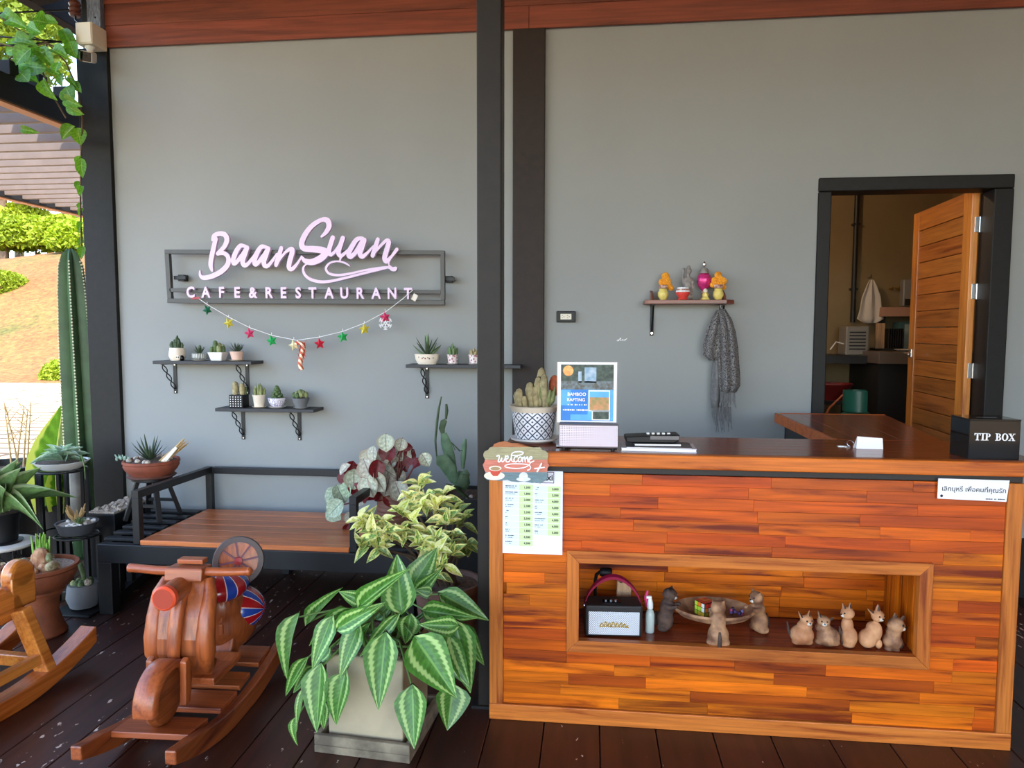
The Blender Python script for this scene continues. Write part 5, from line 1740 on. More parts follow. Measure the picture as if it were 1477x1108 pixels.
for i, (u, lb) in enumerate(((265, 'yellow jar topped with orange marigolds, at the cheek near the outlet'), (940, 'yellow jar topped with orange marigolds, beside the pink ornament'))):
    t = thing('marigold_jar', lb, 'flower jar', (o5(u), OY + .05, OZ), group='marigold jars on the offering shelf')
    MB().lathe([(0, 0), (45 * k5, 0), (40 * k5, 8 * k5), (66 * k5, 50 * k5), (64 * k5, 95 * k5), (45 * k5, 125 * k5), (50 * k5, 140 * k5), (40 * k5, 140 * k5), (0, 130 * k5)], 20).build('jar', 'jar_yellow', t, smooth=50)
    MB().lathe([(0, 140 * k5), (58 * k5, 150 * k5), (55 * k5, 185 * k5), (35 * k5, 190 * k5), (0, 190 * k5)], 16).build('ribbon_band', mat('ribbon_maroon', '7a3030', rough=.5, col2='d8b8a0', vs=60), t, smooth=50)
    fl = ((30, 300, 50), (-10, 225, 46), (50, 240, 50), (75, 180, 42), (100, 150, 36), (10, 200, 40)) if i == 0 else ((0, 310, 45), (-40, 245, 44), (30, 250, 50), (65, 235, 46), (-60, 190, 40), (70, 160, 34), (10, 205, 44))
    for du, dv, r in fl:
        mb = MB()
        n_ = 40
        for j in range(n_):
            ph = math.acos(1 - 2 * (j + .5) / n_)
            th = j * 2.399
            d = Vector((math.sin(ph) * math.cos(th), math.sin(ph) * math.sin(th), math.cos(ph)))
            mb.ell(d * r * k5 * .72, r * k5 * .3, 6, 4)
        o = mb.build('marigold', 'marigold', t, smooth=60)
        o.location = (du * k5, .02, dv * k5)
t = thing('silver_statuette', 'grey stone seated figure statuette on the offering shelf', 'statuette', (o5(575), OY + .085, OZ))
mb = MB()
for (u, v, rx, ry, rz) in ((0, 45, 75, 60, 45), (0, 100, 70, 55, 40), (0, 175, 55, 42, 80), (0, 255, 62, 40, 45), (0, 310, 22, 22, 25), (8, 365, 38, 38, 44), (8, 415, 22, 22, 20), (-52, 240, 20, 20, 60), (60, 230, 18, 18, 50), (62, 175, 16, 16, 40)):
    mb.ell((u * k5, 0, v * k5), (rx * k5, ry * k5, rz * k5))
remesh(mb.build('figure', 'silver_stone', t), .004, 2)
MB().tube([(-58 * k5, -.01, 190 * k5), (-62 * k5, -.012, 300 * k5), (-58 * k5, -.01, 400 * k5)], [8 * k5, 9 * k5, 14 * k5], 8).build('staff', 'silver_stone', t, smooth=50)
t = thing('red_offering_cup', 'small red footed cup with a striped rim in front of the statuette', 'cup', (o5(500), OY + .02, OZ))
MB().lathe([(0, 0), (70 * k5, 0), (60 * k5, 12 * k5), (50 * k5, 25 * k5), (85 * k5, 75 * k5), (85 * k5, 95 * k5), (0, 95 * k5)], 24).build('cup_bowl', mat('cup_red', 'd0443c', rough=.3), t, smooth=50)
for z_, m_ in ((96, 'w_white'), (116, 'ribbon_maroon'), (134, 'w_white')):
    MB().lathe([(0, z_ * k5), ((86 - (z_ - 96) * .4) * k5, z_ * k5), ((84 - (z_ - 96) * .4) * k5, (z_ + 18) * k5), (0, (z_ + 18) * k5)], 24).build('rim_band', m_, t, smooth=50)
t = thing('pink_ornament', 'pink foil ball ornament with a silver finial on the offering shelf', 'ornament', (o5(778), OY + .095, OZ))
MB().lathe([(0, 0), (60 * k5, 0), (50 * k5, 20 * k5), (25 * k5, 60 * k5), (30 * k5, 120 * k5), (0, 120 * k5)], 16).build('stand', 'ribbon_maroon', t, smooth=50)
MB().lathe([(20 * k5, 110 * k5), (70 * k5, 170 * k5), (88 * k5, 240 * k5), (80 * k5, 300 * k5), (50 * k5, 340 * k5), (0, 345 * k5)], 18).build('ball', 'pink_foil', t, smooth=50)
MB().lathe([(62 * k5, 335 * k5), (55 * k5, 375 * k5), (30 * k5, 405 * k5), (0, 410 * k5)], 16).build('dome', 'silver_stone', t, smooth=50)
MB().lathe([(0, 405 * k5), (10 * k5, 410 * k5), (26 * k5, 450 * k5), (10 * k5, 480 * k5), (0, 490 * k5)], 12).build('finial', 'chrome', t, smooth=50)
t = thing('cream_mini_figure', 'tiny cream figure standing in front of the pink ornament', 'statuette', (o5(775), OY + .025, OZ))
MB().lathe([(0, 0), (55 * k5, 0), (50 * k5, 15 * k5), (30 * k5, 35 * k5), (42 * k5, 65 * k5), (22 * k5, 90 * k5), (0, 92 * k5)], 18).build('torso', 'jar_yellow', t, smooth=60)
MB().ell((0, 0, 112 * k5), (28 * k5, 26 * k5, 28 * k5), 12, 8).build('head', 'cream_glaze', t, smooth=60)

# scarf hanging from the bracket
mt, nt, b = _nm('scarf_knit')
co = _coords(nt, (1, 1, 1), rand=False)
nz = _n(nt, 'ShaderNodeTexNoise', i_Scale=170.0, i_Detail=2)
nt.links.new(co, nz.inputs['Vector'])
nt.links.new(_ramp(nt, nz.outputs[0], [(.42, C('3e3c3e')), (.6, C('8a8684'))]), b.inputs['Base Color'])
b.inputs['Roughness'].default_value = .95
_bump(nt, b, nz.outputs[0], .8, .004)
mat('scarf_grey', '6c6a6a', rough=.95, var=.2, vs=60, bump=.6, bs=200)
k9 = mpp((.75, -.08, 1.4)) / 3.958
def s9(u, v, d=0):
    return at(880 + u / 3.958, 360 + v / 3.958, Y=-.07 + d)
sc_t = thing('hanging_scarf', 'grey fringed knitted scarf hanging from the shelf bracket', 'scarf', s9(630, 1050))
def cloth(name, rows, m_, depth, seed, folds=3.0, dy=0.0):
    """hanging cloth: rows of (v, u_left, u_right), folded front to back"""
    n = 18
    vs, fs = [], []
    for (v, a, b_) in rows:
        for i in range(n + 1):
            t_ = i / n
            w = (b_ - a) * k9
            d = -depth * math.sin(pi * t_) * min(1, w / .08) - .014 * min(1, w / .1) * math.cos(t_ * folds * 2 * pi + seed) + dy
            vs.append(s9(a + (b_ - a) * t_, v, max(d, -.09)))
    for r in range(len(rows) - 1):
        for i in range(n):
            q_ = r * (n + 1) + i
            fs.append((q_, q_ + 1, q_ + n + 2, q_ + n + 1))
    o = MB().add(vs, fs).build(name, m_, sc_t, world=True, smooth=70)
    sd = o.modifiers.new('thickness', 'SOLIDIFY')
    sd.thickness = .006
    return o
cloth('scarf_fold', [(350, 605, 640), (400, 575, 640), (470, 548, 640), (540, 532, 625), (600, 530, 615), (630, 560, 612)], 'scarf_knit', .03, 1.0, 2)
cloth('scarf_front', [(345, 612, 655), (400, 612, 690), (470, 615, 712), (560, 615, 726), (650, 618, 732), (720, 620, 738), (775, 622, 738), (815, 628, 715)], 'scarf_knit', .035, .3, 2.5, -.01)
cloth('scarf_tail', [(620, 585, 640), (700, 580, 650), (780, 575, 650), (860, 574, 640), (905, 578, 640)], 'scarf_grey', .02, 2.0, 1.5, .012)
MB().tube([s9(630, 318, -.02), s9(640, 345, -.03), s9(630, 365, -.03)], .008, 8).build('hanging_loop', 'scarf_knit', sc_t, world=True, smooth=60)
fr_m = random.Random(12)
for i in range(48):
    u, v0, ln = (fr_m.uniform(630, 715), 812, fr_m.uniform(60, 130)) if i < 22 else (fr_m.uniform(578, 690), 900, fr_m.uniform(60, 150))
    d = -.03 if i < 22 else -.008
    MB().tube([s9(u, v0, d), s9(u + fr_m.uniform(-8, 8), v0 + ln * .5, d + fr_m.uniform(-.005, .005)), s9(u + fr_m.uniform(-14, 14), v0 + ln, d)], [.0045, .004, .002], 5).build('tassel', 'scarf_grey', sc_t, world=True, smooth=60)

# outlet, little white scrawl, camera
q_ = at(816.5, 457, Y=0)
t = thing('wall_outlet', 'black wall socket plate with a pale twin socket on the grey wall', 'socket', (q_.x, 0, q_.z))
MB().box((-.058, -.024, -.034), (.058, -.0005, .034)).build('plate', 'black_plastic', t, bevel=.004)
MB().box((-.033, -.027, -.017), (.033, -.0242, .017)).build('socket_face', 'cream_plastic', t, bevel=.001)
for sx_ in (-1, 1):
    for (dx, dz, w_, h_) in ((-.006, .007, .006, .003), (-.006, -.007, .006, .003), (.004, 0, .004, .005)):
        MB().bc((sx_ * .016 + dx * 1, -.0272, dz), (w_, .0006, h_)).build('pin_hole', 'black_plastic', t)
q_ = at(897, 490, Y=0)
t = thing('wall_scrawl', 'tiny white handwritten scrawl on the grey wall below the offering shelf', 'lettering', (q_.x, 0, q_.z))
sm_ = MB()
for pts in ([(-.03, -.004), (-.026, -.008), (-.02, -.002), (-.026, 0)], [(-.02, -.008), (-.012, .006), (-.006, .01), (-.01, -.004), (-.003, -.004)], [(.0, -.004), (.006, .002), (.004, -.004), (.012, -.002)], [(.014, -.006), (.02, .003), (.02, -.003), (.03, .008)]):
    sm_.stroke(pts, .003, -.0015, -.0003, 4)
sm_.build('scrawl', 'white_print', t)

CB = at(129, 52, Y=-.12)
t = thing('security_camera', 'white junction box with a small security camera on the corner pillar', 'camera', CB)
MB().box((-.055, -.05, -.065), (.055, .088, .065)).build('junction_box', 'cream_plastic', t, bevel=.006)
MB().box((-.05, -.056, -.06), (.05, -.0505, .06)).build('box_cover', 'cream_plastic', t, bevel=.004)
MB().lathe([(0, -.1), (.016, -.1), (.02, -.085), (.03, -.066), (0, -.066)], 16).build('swivel', 'white_plastic', t, smooth=50)
hd = MB().box((-.035, -.075, -.032), (.035, .035, .032)).build('camera_head', 'white_plastic', t, bevel=.012, bseg=3)
hd.location = (.008, -.02, -.135)
hd.rotation_euler = (.3, .12, .38)
MB().box((-.03, -.0775, -.027), (.03, -.0752, .027)).build('lens_plate', 'black_gloss', hd, bevel=.003)
MB().lathe([(.0, 0), (.009, 0), (.009, .003), (0, .003)], 14, c=(0, -.0776, .004), axis='y').build('lens', 'black_plastic', hd)
cd = thing('conduit_strip', 'pale blue weathered timber strip above the security camera', 'strip', (CB.x, -.06, CB.z + .07))
MB().box((CB.x - .045, -.075, CB.z + .07), (CB.x + .045, -.032, 4.0)).build('strip_board', mat('blue_grey_wood', '7a8494', rough=.7, col2='4e5666', vs=30, stretch=(6, 6, 1)), cd, world=True, bevel=.003)
MB().ell((CB.x + .012, -.077, CB.z + .13), .006, 8, 6).build('nail_head', 'black_steel', cd, world=True)
ip = at(108, 12, Y=-.12)
ins = thing('cable_insulator', 'brown ribbed cable insulator hanging at the roof corner', 'insulator', ip)
MB().lathe([(0, -.05), (.028, -.05), (.036, -.035), (.028, -.02), (.036, -.005), (.028, .01), (.036, .025), (.026, .042), (0, .042)], 20).build('spool', mat('brown_ceramic', '5a3226', rough=.3), ins, smooth=50)
MB().tube([(0, 0, .16), (0, 0, -.07), (.02, 0, -.085), (.025, -.01, -.15)], .007, 8).build('hook', 'black_steel', ins, smooth=50)
for k, (a, c) in enumerate((((-40, 16), (104, 14)), ((-40, 45), (112, 62)), ((-40, 64), (118, 58)))):
    lb = ('highest thin black cable running to the insulator', 'middle thin cable among the vine leaves', 'lowest thin cable along the vine to the pillar')[k]
    w0, w1 = at(a[0], a[1], Y=-.25), at(c[0], c[1], Y=-.13)
    t = thing('cable', lb, 'cable', w1)
    w0 = w0 + (w0 - w1) * 2.0
    MB().tube([w0, w0 * .5 + w1 * .5 - Vector((0, 0, .03)), w1], .005, 6).build('wire', 'black_plastic', t, world=True, smooth=60)
    MB().tube([w1, w1 + Vector((.015, 0, .01)), w1 + Vector((.01, 0, .03))], .007, 6).build('wire_knot', 'black_plastic', t, world=True, smooth=60)
# ------------------------------------------------------------------ bench
bn = thing('garden_bench', 'long black steel bench with a polished wooden seat against the wall', 'bench', (-1.8, -.45, 0))
def bbar(name, lo, hi, m_='black_steel', bevel=.003):
    return MB().box(lo, hi).build(name, m_, bn, world=True, bevel=bevel)
BX0, BX1 = -2.66, -.90
bbar('front_rail', (BX0, -.865, .29), (BX1, -.815, .392))
bbar('rear_rail', (BX0 - .18, -.10, .29), (BX1, -.06, .385))
MB().prism([(BX0, -.814), (BX0 + .05, -.814), (BX0 - .13, -.101), (BX0 - .18, -.101)], .30, .388, 'z').build('end_rail', 'black_steel', bn, world=True)
bbar('end_rail', (BX1 - .05, -.814, .30), (BX1, -.101, .388))
for x_ in (BX0, BX1 - .08):
    bbar('leg', (x_, -.865, 0), (x_ + .08, -.80, .29))
for x_ in (BX0 - .17, BX1 - .06):
    bbar('leg', (x_, -.11, 0), (x_ + .06, -.06, .29))
MB().bar((BX0 + .03, -.80, .05), (BX0 - .13, -.11, .05), .045, .05).build('floor_rail', 'black_steel', bn, world=True, bevel=.002)
for i in range(4):
    t_ = (i + .7) / 4.6
    x_, y_ = BX0 + .03 - .16 * t_, -.80 + .69 * t_
    bbar('upright', (x_ - .018, y_ - .018, .075), (x_ + .018, y_ + .018, .30))
MB().bar((-2.3, -.12, .12), (-2.05, -.12, .29), .03).build('brace', 'black_steel', bn, world=True)
bbar('leg', (-1.95, -.13, 0), (-1.90, -.08, .29))
SX0, SX1 = -2.42, -1.25
for k in range(6):
    y_ = -.848 + k * .115
    piece('seat_board', (SX0 + .0, y_ + .0008, .389), (SX1, y_ + .1142, .417), 'seat_wood', bn, tone(.16, (1.0, .92, .88)), .003)
for k in range(6):
    y_ = -.79 + k * .118
    xl = max(BX0 + .005 - (y_ + .86) * .235, -2.845)
    piece('slat', (xl, y_, .3885), (SX0 - .045, y_ + .05, .405), 'black_steel', bn, None, .002)
    piece('slat', (SX1 + .045, y_, .3885), (BX1 - .002, y_ + .05, .405), 'black_steel', bn, None, .002)
for x_ in (SX0 - .042, SX1 + .002):
    bbar('arm_post', (x_, -.845, .392), (x_ + .04, -.805, .645))
    MB().bar((x_ + .02, -.845, .666), (x_ + .02, -.075, .655), .04, .042).build('arm_rail', 'black_steel', bn, world=True, bevel=.002)
    bbar('back_post', (x_, -.10, .385), (x_ + .04, -.06, .632))
bbar('back_rail', (SX0, -.097, .632), (SX1, -.06, .674))

# ------------------------------------------------------------------ stool with succulent bowl
st_x, st_y = -2.67, -.34
stz = .405
st = thing('black_stool', 'black splay-legged stool standing on the bench slats', 'stool', (st_x, st_y, stz))
MB().lathe([(0, .232), (.10, .232), (.115, .238), (.115, .252), (0, .254)], 28).build('seat', 'black_steel', st, smooth=40)
for a in (.75, 2.35, 3.9, 5.5):
    d = Vector((math.cos(a), math.sin(a), 0))
    MB().bar(d * .155, d * .08 + Vector((0, 0, .235)), .03, .024).build('leg', 'black_steel', st, bevel=.002)
for a0, a1 in ((.75, 2.35), (3.9, 5.5)):
    d0, d1 = Vector((math.cos(a0), math.sin(a0), 0)) * .125, Vector((math.cos(a1), math.sin(a1), 0)) * .125
    MB().bar(d0 + Vector((0, 0, .09)), d1 + Vector((0, 0, .09)), .018, .018).build('stretcher', 'black_steel', st)
z0 = stz + .254
sb = thing('succulent_bowl', 'wide terracotta bowl of succulents with a dry straw bundle on the stool', 'potted plant', (st_x, st_y, z0))
MB().lathe([(0, 0), (.13, 0), (.14, .008), (.13, .013), (0, .012)], 32).build('saucer', 'dark_clay', sb, smooth=40)
MB().lathe([(0, .012), (.115, .013), (.145, .045), (.158, .07), (.155, .085), (.162, .09), (.16, .105), (.148, .105), (.14, .09), (0, .09)], 36).build('bowl', 'terracotta', sb, smooth=40)
MB().lathe([(0, .105), (.10, .102), (.146, .095), (.146, .08), (0, .08)], 28).build('soil', 'soil', sb, smooth=60)
rosette(sb, 18, .13, .009, 'succulent_dark', .10, .95, 5, (-.01, 0), bend=.25, flat=.35)
cr = random.Random(50)
for i in range(16):
    a = cr.uniform(0, 2 * pi)
    q_ = cr.uniform(.09, .14)
    MB().ell((q_ * math.cos(a), q_ * math.sin(a) , .108), (cr.uniform(.012, .02), .014, .014), 8, 6).build('pebble', 'gravel', sb, smooth=60)
for i in range(7):
    x_ = -.10 - i * .014
    MB().ell((x_, -.06 + .01 * (i % 2), .112 + .006 * (i % 3)), (.009, .009, .012), 7, 5).build('leaf', 'succulent_blue', sb, smooth=60)
for i in range(6):
    MB().tube([(-.13 - i * .012, -.05, .11 + i * .002), (-.14 - i * .012, -.055, .125 + (i % 2) * .015)], [.006, .003], 6).build('leaf', 'succulent_blue', sb, smooth=60)
for i in range(14):
    a = cr.uniform(-.05, .05)
    b0 = Vector((.09 + cr.uniform(-.02, .02), -.02 + cr.uniform(-.02, .02), .10))
    tip_ = Vector((.235 + cr.uniform(-.03, .03), -.01 + cr.uniform(-.03, .03), .225 + cr.uniform(-.03, .02)))
    MB().tube([b0, b0 * .5 + tip_ * .5, tip_], [.007, .008, .0015], 5).build('straw', 'dry_straw', sb, smooth=60)
MB().prism([(.085, .10), (.125, .10), (.20, .185), (.185, .195)], -.045, -.038).build('white_marker', 'cream_plastic', sb, bevel=.002)

# ------------------------------------------------------------------ pots around the corner pillar
bp = thing('pebble_trough', 'black rectangular trough planter filled with pebbles beside the stool', 'planter', (-2.95, -.25, 0))
MB().box((-3.04, -.44, 0), (-2.855, -.05, .44)).build('trough', 'black_plastic', bp, world=True, bevel=.006)
MB().box((-3.03, -.43, .441), (-2.865, -.06, .452)).build('soil', 'gravel', bp, world=True)
cr = random.Random(60)
for i in range(60):
    MB().ell((cr.uniform(-3.02, -2.87), cr.uniform(-.42, -.07), .455), (cr.uniform(.010, .02), cr.uniform(.010, .018), .012), 7, 5).build('pebble', 'gravel', bp, world=True, smooth=60)

ur = thing('terracotta_urn', 'flared terracotta pedestal urn with succulents and stones', 'potted plant', (-2.78, -1.13, 0))
MB().lathe([(0, 0), (.105, 0), (.115, .012), (.098, .05), (.078, .12), (.085, .19), (.11, .225), (.10, .235), (.14, .26), (.168, .315), (.165, .335), (.176, .345), (.176, .362), (.16, .362), (.155, .34), (0, .335)], 40).build('urn_body', 'urn_clay', ur, smooth=40)
MB().lathe([(0, .352), (.10, .352), (.158, .345), (.158, .33), (0, .33)], 28).build('gravel_bed', 'gravel', ur, smooth=60)
for (x_, y_, r_, h_) in ((.03, -.02, .055, .075), (.0, -.075, .028, .03), (.075, -.06, .03, .03), (.11, -.03, .025, .025), (-.03, -.09, .022, .02), (.06, -.1, .02, .02)):
    o = MB().ell((x_, y_, .352 + h_ * .4), (r_, r_ * .8, h_), 9, 6).build('stone', 'stone', ur)
for (x_, y_, r_) in ((-.045, -.05, .034), (-.012, -.115, .022), (.0, -.12, .014)):
    o = MB().ell((x_, y_, .352 + r_ * .7), r_, 14, 9).build('ball_cactus', 'succulent_blue', ur, smooth=60)
    mb = MB()
    rn = random.Random(int(x_ * 1e4))
    for _ in range(50):
        d = Vector((rn.uniform(-1, 1), rn.uniform(-1, .2), rn.uniform(-.1, 1))).normalized()
        q_ = Vector((x_, y_, .352 + r_ * .7)) + d * r_
        e = d.cross(Vector((.1, .2, 1))).normalized() * .0008
        mb.add([q_ - e, q_ + e, q_ + d * .007], [(0, 1, 2)])
    tag(mb.build('spines', 'spine', o), kind='stuff')
cact(ur, [(.0, .02, .36), (.03, .0, .40), (.07, -.02, .41), (.09, -.04, .40)], [.024, .024, .022, .008], 'cactus_pale', 10, 200, 3)
cact(ur, [(.09, .0, .36), (.11, -.04, .375), (.125, -.08, .38), (.13, -.1, .378)], [.02, .024, .024, .008], 'cactus_tan', 10, 200, 4)
cact(ur, [(-.01, .03, .35), (-.02, .03, .42), (-.02, .02, .44)], [.02, .022, .006], 'cactus_pale', 10, 120, 6)
rosette(ur, 10, .05, .006, 'succulent_dark', .352, .9, 8, (-.10, -.05))
for i in range(26):
    a = cr.uniform(0, 2 * pi)
    q_ = cr.uniform(0, .05)
    b0 = Vector((-.05 + q_ * math.cos(a), .08 + q_ * math.sin(a), .35))
    MB().tube([b0, b0 + Vector((cr.uniform(-.015, .015), cr.uniform(-.01, .01), cr.uniform(.08, .15)))], [.009, .003], 6).build('leaf', mat('fresh_green', '7aa83a', rough=.5, var=.2, vs=30), ur, smooth=60)

gpt = thing('grey_cactus_pot', 'squat grey pot with a thin upright cactus beside the urn', 'potted plant', (-2.80, -.80, .02))
lpot(gpt, [(.068, 0), (.086, .05), (.08, .11), (.072, .125), (.066, .125)], 'grey_pot')
cact(gpt, [(.01, 0, .11), (.005, 0, .17), (-.005, 0, .21), (-.008, -.003, .235), (-.008, -.003, .245)], [.012, .012, .014, .013, .004], 'cactus_green', 10, 120, 2)
for i in range(14):
    a = i * 2.399
    q_ = .013 * math.sqrt(i)
    MB().ell((q_ * math.cos(a), q_ * math.sin(a), .13), (.018, .018, .02), 9, 6).build('cactus_head', 'cactus_green' if i % 3 else 'cactus_pale', gpt, smooth=60)
MB().ell((.045, -.02, .14), (.02, .02, .02), 9, 6).build('stone', 'gravel', gpt, smooth=60)
tr = thing('black_tray', 'flat black tray on the deck under the grey cactus pot', 'tray', (-2.80, -.80, 0))
MB().box((-.12, -.12, 0), (.12, .12, .012)).build('tray_base', 'black_plastic', tr, bevel=.003)
for lo, hi in (((-.12, -.12, .012), (.12, -.112, .018)), ((-.12, .112, .012), (.12, .12, .018))):
    MB().box(lo, hi).build('tray_rim', 'black_plastic', tr)

def stand(lb, x, y, z, r, nleg, zlow, mr='black_steel', shelf=True):
    t_ = thing('plant_stand', lb, 'plant stand', (x, y, 0))
    MB().tube([(r * math.cos(i * pi / 12), r * math.sin(i * pi / 12), z) for i in range(25)], .006, 6, caps=False).build('top_ring', mr, t_, smooth=60)
    for i in range(5):
        y_ = -r + (i + 1) * r / 3
        w_ = math.sqrt(max(0, r * r - y_ * y_))
        MB().bar((-w_, y_, z), (w_, y_, z), .01, .006).build('top_slat', mr, t_)
    for i in range(nleg):
        a = i * 2 * pi / nleg + .3
        MB().bar((r * math.cos(a), r * math.sin(a), 0), (r * math.cos(a), r * math.sin(a), z - .004), .022, .022).build('leg', mr, t_, bevel=.002)
    MB().tube([(r * math.cos(i * pi / 12), r * math.sin(i * pi / 12), zlow) for i in range(25)], .006, 6, caps=False).build('low_ring', mr, t_, smooth=60)
    return t_
stand('tall black plant stand under the shallow white bowl', -3.25, -.36, .69, .14, 6, .30)
stand('short black barred plant stand under the dark succulent bowl', -2.97, -.61, .36, .115, 8, .06)
wb = thing('white_bowl_plant', 'shallow white bowl with a silvery rosette succulent on the tall stand', 'potted plant', (-3.25, -.36, .697))
MB().lathe([(0, 0), (.10, 0), (.115, .01), (.15, .045), (.155, .05), (.145, .05), (.11, .018), (0, .016)], 36).build('bowl', 'white_glaze', wb, smooth=40)
MB().lathe([(0, .048), (.138, .044), (.13, .03), (0, .03)], 28).build('soil', 'soil', wb, smooth=60)
leafmat('silver_leaf', '8fae8c', rib='c9d8c0', edge='b9ccb4', translucent=.2, rough=.5)
me_sl = leaf_mesh('silver_leaf_blade', 'silver_leaf', 'oval', 7, 4, droop=.25, fold=.35)
cr = random.Random(70)
for i in range(22):
    a = i * 2.399
    e = 1.25 - i * .05
    l_ = .10 + .03 * cr.random() + .002 * i
    b0 = wb.location + Vector((.01, 0, .05))
    tp = b0 + Vector((math.cos(a) * math.cos(e), math.sin(a) * math.cos(e), math.sin(e))) * l_
    leaf_at(me_sl, wb, b0, tp, .045, (-math.cos(a) * math.sin(e), -math.sin(a) * math.sin(e), math.cos(e)), tone(.15))
MB().tube([(.11, .02, .04), (.15, -.02, .09), (.19, -.05, .03), (.2, -.06, -.05)], [.005, .005, .004, .002], 6).build('runner', 'stem_green', wb, smooth=60)
db = thing('dark_bowl_plant', 'dark grey bowl with dry succulents and white pebbles on the short stand', 'potted plant', (-2.97, -.61, .367))
MB().lathe([(0, 0), (.075, 0), (.09, .012), (.108, .065), (.114, .07), (.104, .07), (.09, .03), (0, .03)], 32).build('bowl', mat('slate_pot', '4f5054', rough=.6), db, smooth=40)
MB().lathe([(0, .064), (.102, .06), (.09, .04), (0, .04)], 24).build('gravel_bed', 'gravel', db, smooth=60)
for i in range(20):
    a, q_ = cr.uniform(0, 2 * pi), cr.uniform(.02, .095)
    MB().ell((q_ * math.cos(a), q_ * math.sin(a), .066), (.012, .011, .009), 7, 5).build('pebble', 'white_plastic', db, smooth=60)
for i in range(18):
    a = cr.uniform(0, 2 * pi)
    MB().tube([(-.02, .02, .06), (-.02 + .03 * math.cos(a), .02 + .03 * math.sin(a), .10), (-.02 + .05 * math.cos(a), .02 + .05 * math.sin(a), .10 + cr.uniform(.02, .07))], [.006, .009, .003], 6).build('dry_leaf', 'dry_straw', db, smooth=60)
rosette(db, 12, .045, .008, 'succulent', .066, .8, 4, (.04, -.03))

ag_x, ag_y = -3.13, -.96
rt_ = thing('round_pot_table', 'round white-topped wire table under the agave pot', 'plant stand', (ag_x, ag_y, 0))
MB().lathe([(0, .395), (.15, .395), (.158, .402), (.158, .412), (.15, .416), (0, .414)], 36).build('table_top', mat('zinc_white', 'c9c4bc', rough=.45), rt_, smooth=40)
for i in range(3):
    a = i * 2 * pi / 3 - .5
    MB().tube([(.13 * math.cos(a), .13 * math.sin(a), 0), (.12 * math.cos(a), .12 * math.sin(a), .2), (.13 * math.cos(a), .13 * math.sin(a), .395)], .005, 6).build('leg', 'black_steel', rt_, smooth=60)
    MB().tube([(.12 * math.cos(a), .12 * math.sin(a), .3), (.06 * math.cos(a + 1), .06 * math.sin(a + 1), .37), (.12 * math.cos(a + 2.09), .12 * math.sin(a + 2.09), .3)], .0035, 6).build('scroll', 'black_steel', rt_, smooth=60)
MB().tube([(.122 * math.cos(i * pi / 12), .122 * math.sin(i * pi / 12), .2) for i in range(25)], .004, 6, caps=False).build('ring', 'black_steel', rt_, smooth=60)
ag = thing('agave_pot', 'black pot with a large pale-edged agave on the round white table', 'potted plant', (ag_x, ag_y, .416))
MB().lathe([(0, 0), (.09, 0), (.095, .008), (.07, .012), (.078, .10), (.092, .16), (.096, .165), (.086, .165), (.07, .08), (0, .08)], 32).build('pot', 'black_plastic', ag, smooth=40)
MB().lathe([(0, .158), (.085, .155), (.08, .13), (0, .13)], 24).build('soil', 'soil', ag, smooth=60)
leafmat('agave_leaf', '6a8c50', rib=None, edge='a9b98a', translucent=.25, rough=.45)
agv = [leaf_mesh('agave_blade', 'agave_leaf', 'strap', 9, 4, droop=d_, fold=.5) for d_ in (.12, .35, .75)]
for i in range(20):
    a = i * 2.399 + .4
    e = 1.45 - i * .05
    l_ = .29 * (.8 + .3 * cr.random())
    b0 = ag.location + Vector((.02 * math.cos(a), .02 * math.sin(a), .16))
    tp = b0 + Vector((math.cos(a) * math.cos(e), math.sin(a) * math.cos(e), math.sin(e))) * l_
    leaf_at(agv[0 if i < 9 else 1 if i < 15 else 2], ag, b0, tp, .047, (-math.cos(a) * math.sin(e), -math.sin(a) * math.sin(e), math.cos(e) + .05), tone(.18))

# tall column cactus by the pillar
cc = thing('column_cactus', 'tall ribbed column cactus rising beside the black corner pillar', 'cactus', (-3.47, .12, -.16))
rows_ = [(-.16, .055), (.25, .082), (.7, .085), (1.1, .083), (1.5, .078), (1.8, .07), (1.98, .06), (2.06, .042), (2.10, .015)]
mb = MB()
NR = 6
vs, fs = [], []
for j, (z_, r_) in enumerate(rows_):
    for k in range(NR * 4):
        a = 2 * pi * k / (NR * 4)
        f_ = 1.0 + .32 * math.cos(a * NR)
        ox = -.035 * max(0, (z_ - .3) / 1.8)
        vs.append((r_ * f_ * math.cos(a) + ox, r_ * f_ * math.sin(a), z_ + .16))
n_ = NR * 4
for j in range(len(rows_) - 1):
    for k in range(n_):
        q_ = (k + 1) % n_
        fs.append((j * n_ + k, j * n_ + q_, (j + 1) * n_ + q_, (j + 1) * n_ + k))
fs.append(tuple(range((len(rows_) - 1) * n_, len(rows_) * n_)))
mb.add(vs, fs)
mb.build('stem', mat('column_green', '3c5a34', rough=.5, var=.25, vs=9), cc, smooth=70)
mb = MB()
for k in range(NR):
    a = 2 * pi * k / NR
    for i in range(90):
        z_ = .1 + i * .0215
        r_ = rows_[0][1]
        for (za_, ra_), (zb_, rb_) in zip(rows_[:-1], rows_[1:]):
            if za_ <= z_ <= zb_:
                r_ = ra_ + (rb_ - ra_) * (z_ - za_) / (zb_ - za_)
        r_ *= 1.32
        ox = -.035 * max(0, (z_ - .3) / 1.8)
        c_ = Vector((r_ * math.cos(a) + ox, r_ * math.sin(a), z_ + .16))
        mb.ell(c_, .0065, 5, 3)
tag(mb.build('spine_tufts', 'spine', cc), kind='stuff')
MB().tube([(.02, -.1, .35), (.03, -.11, .6), (.03, -.11, .84)], [.05, .055, .045], 9).build('grey_trunk', mat('grey_bark', '8a8478', rough=.9, var=.3, vs=12), cc, smooth=60)

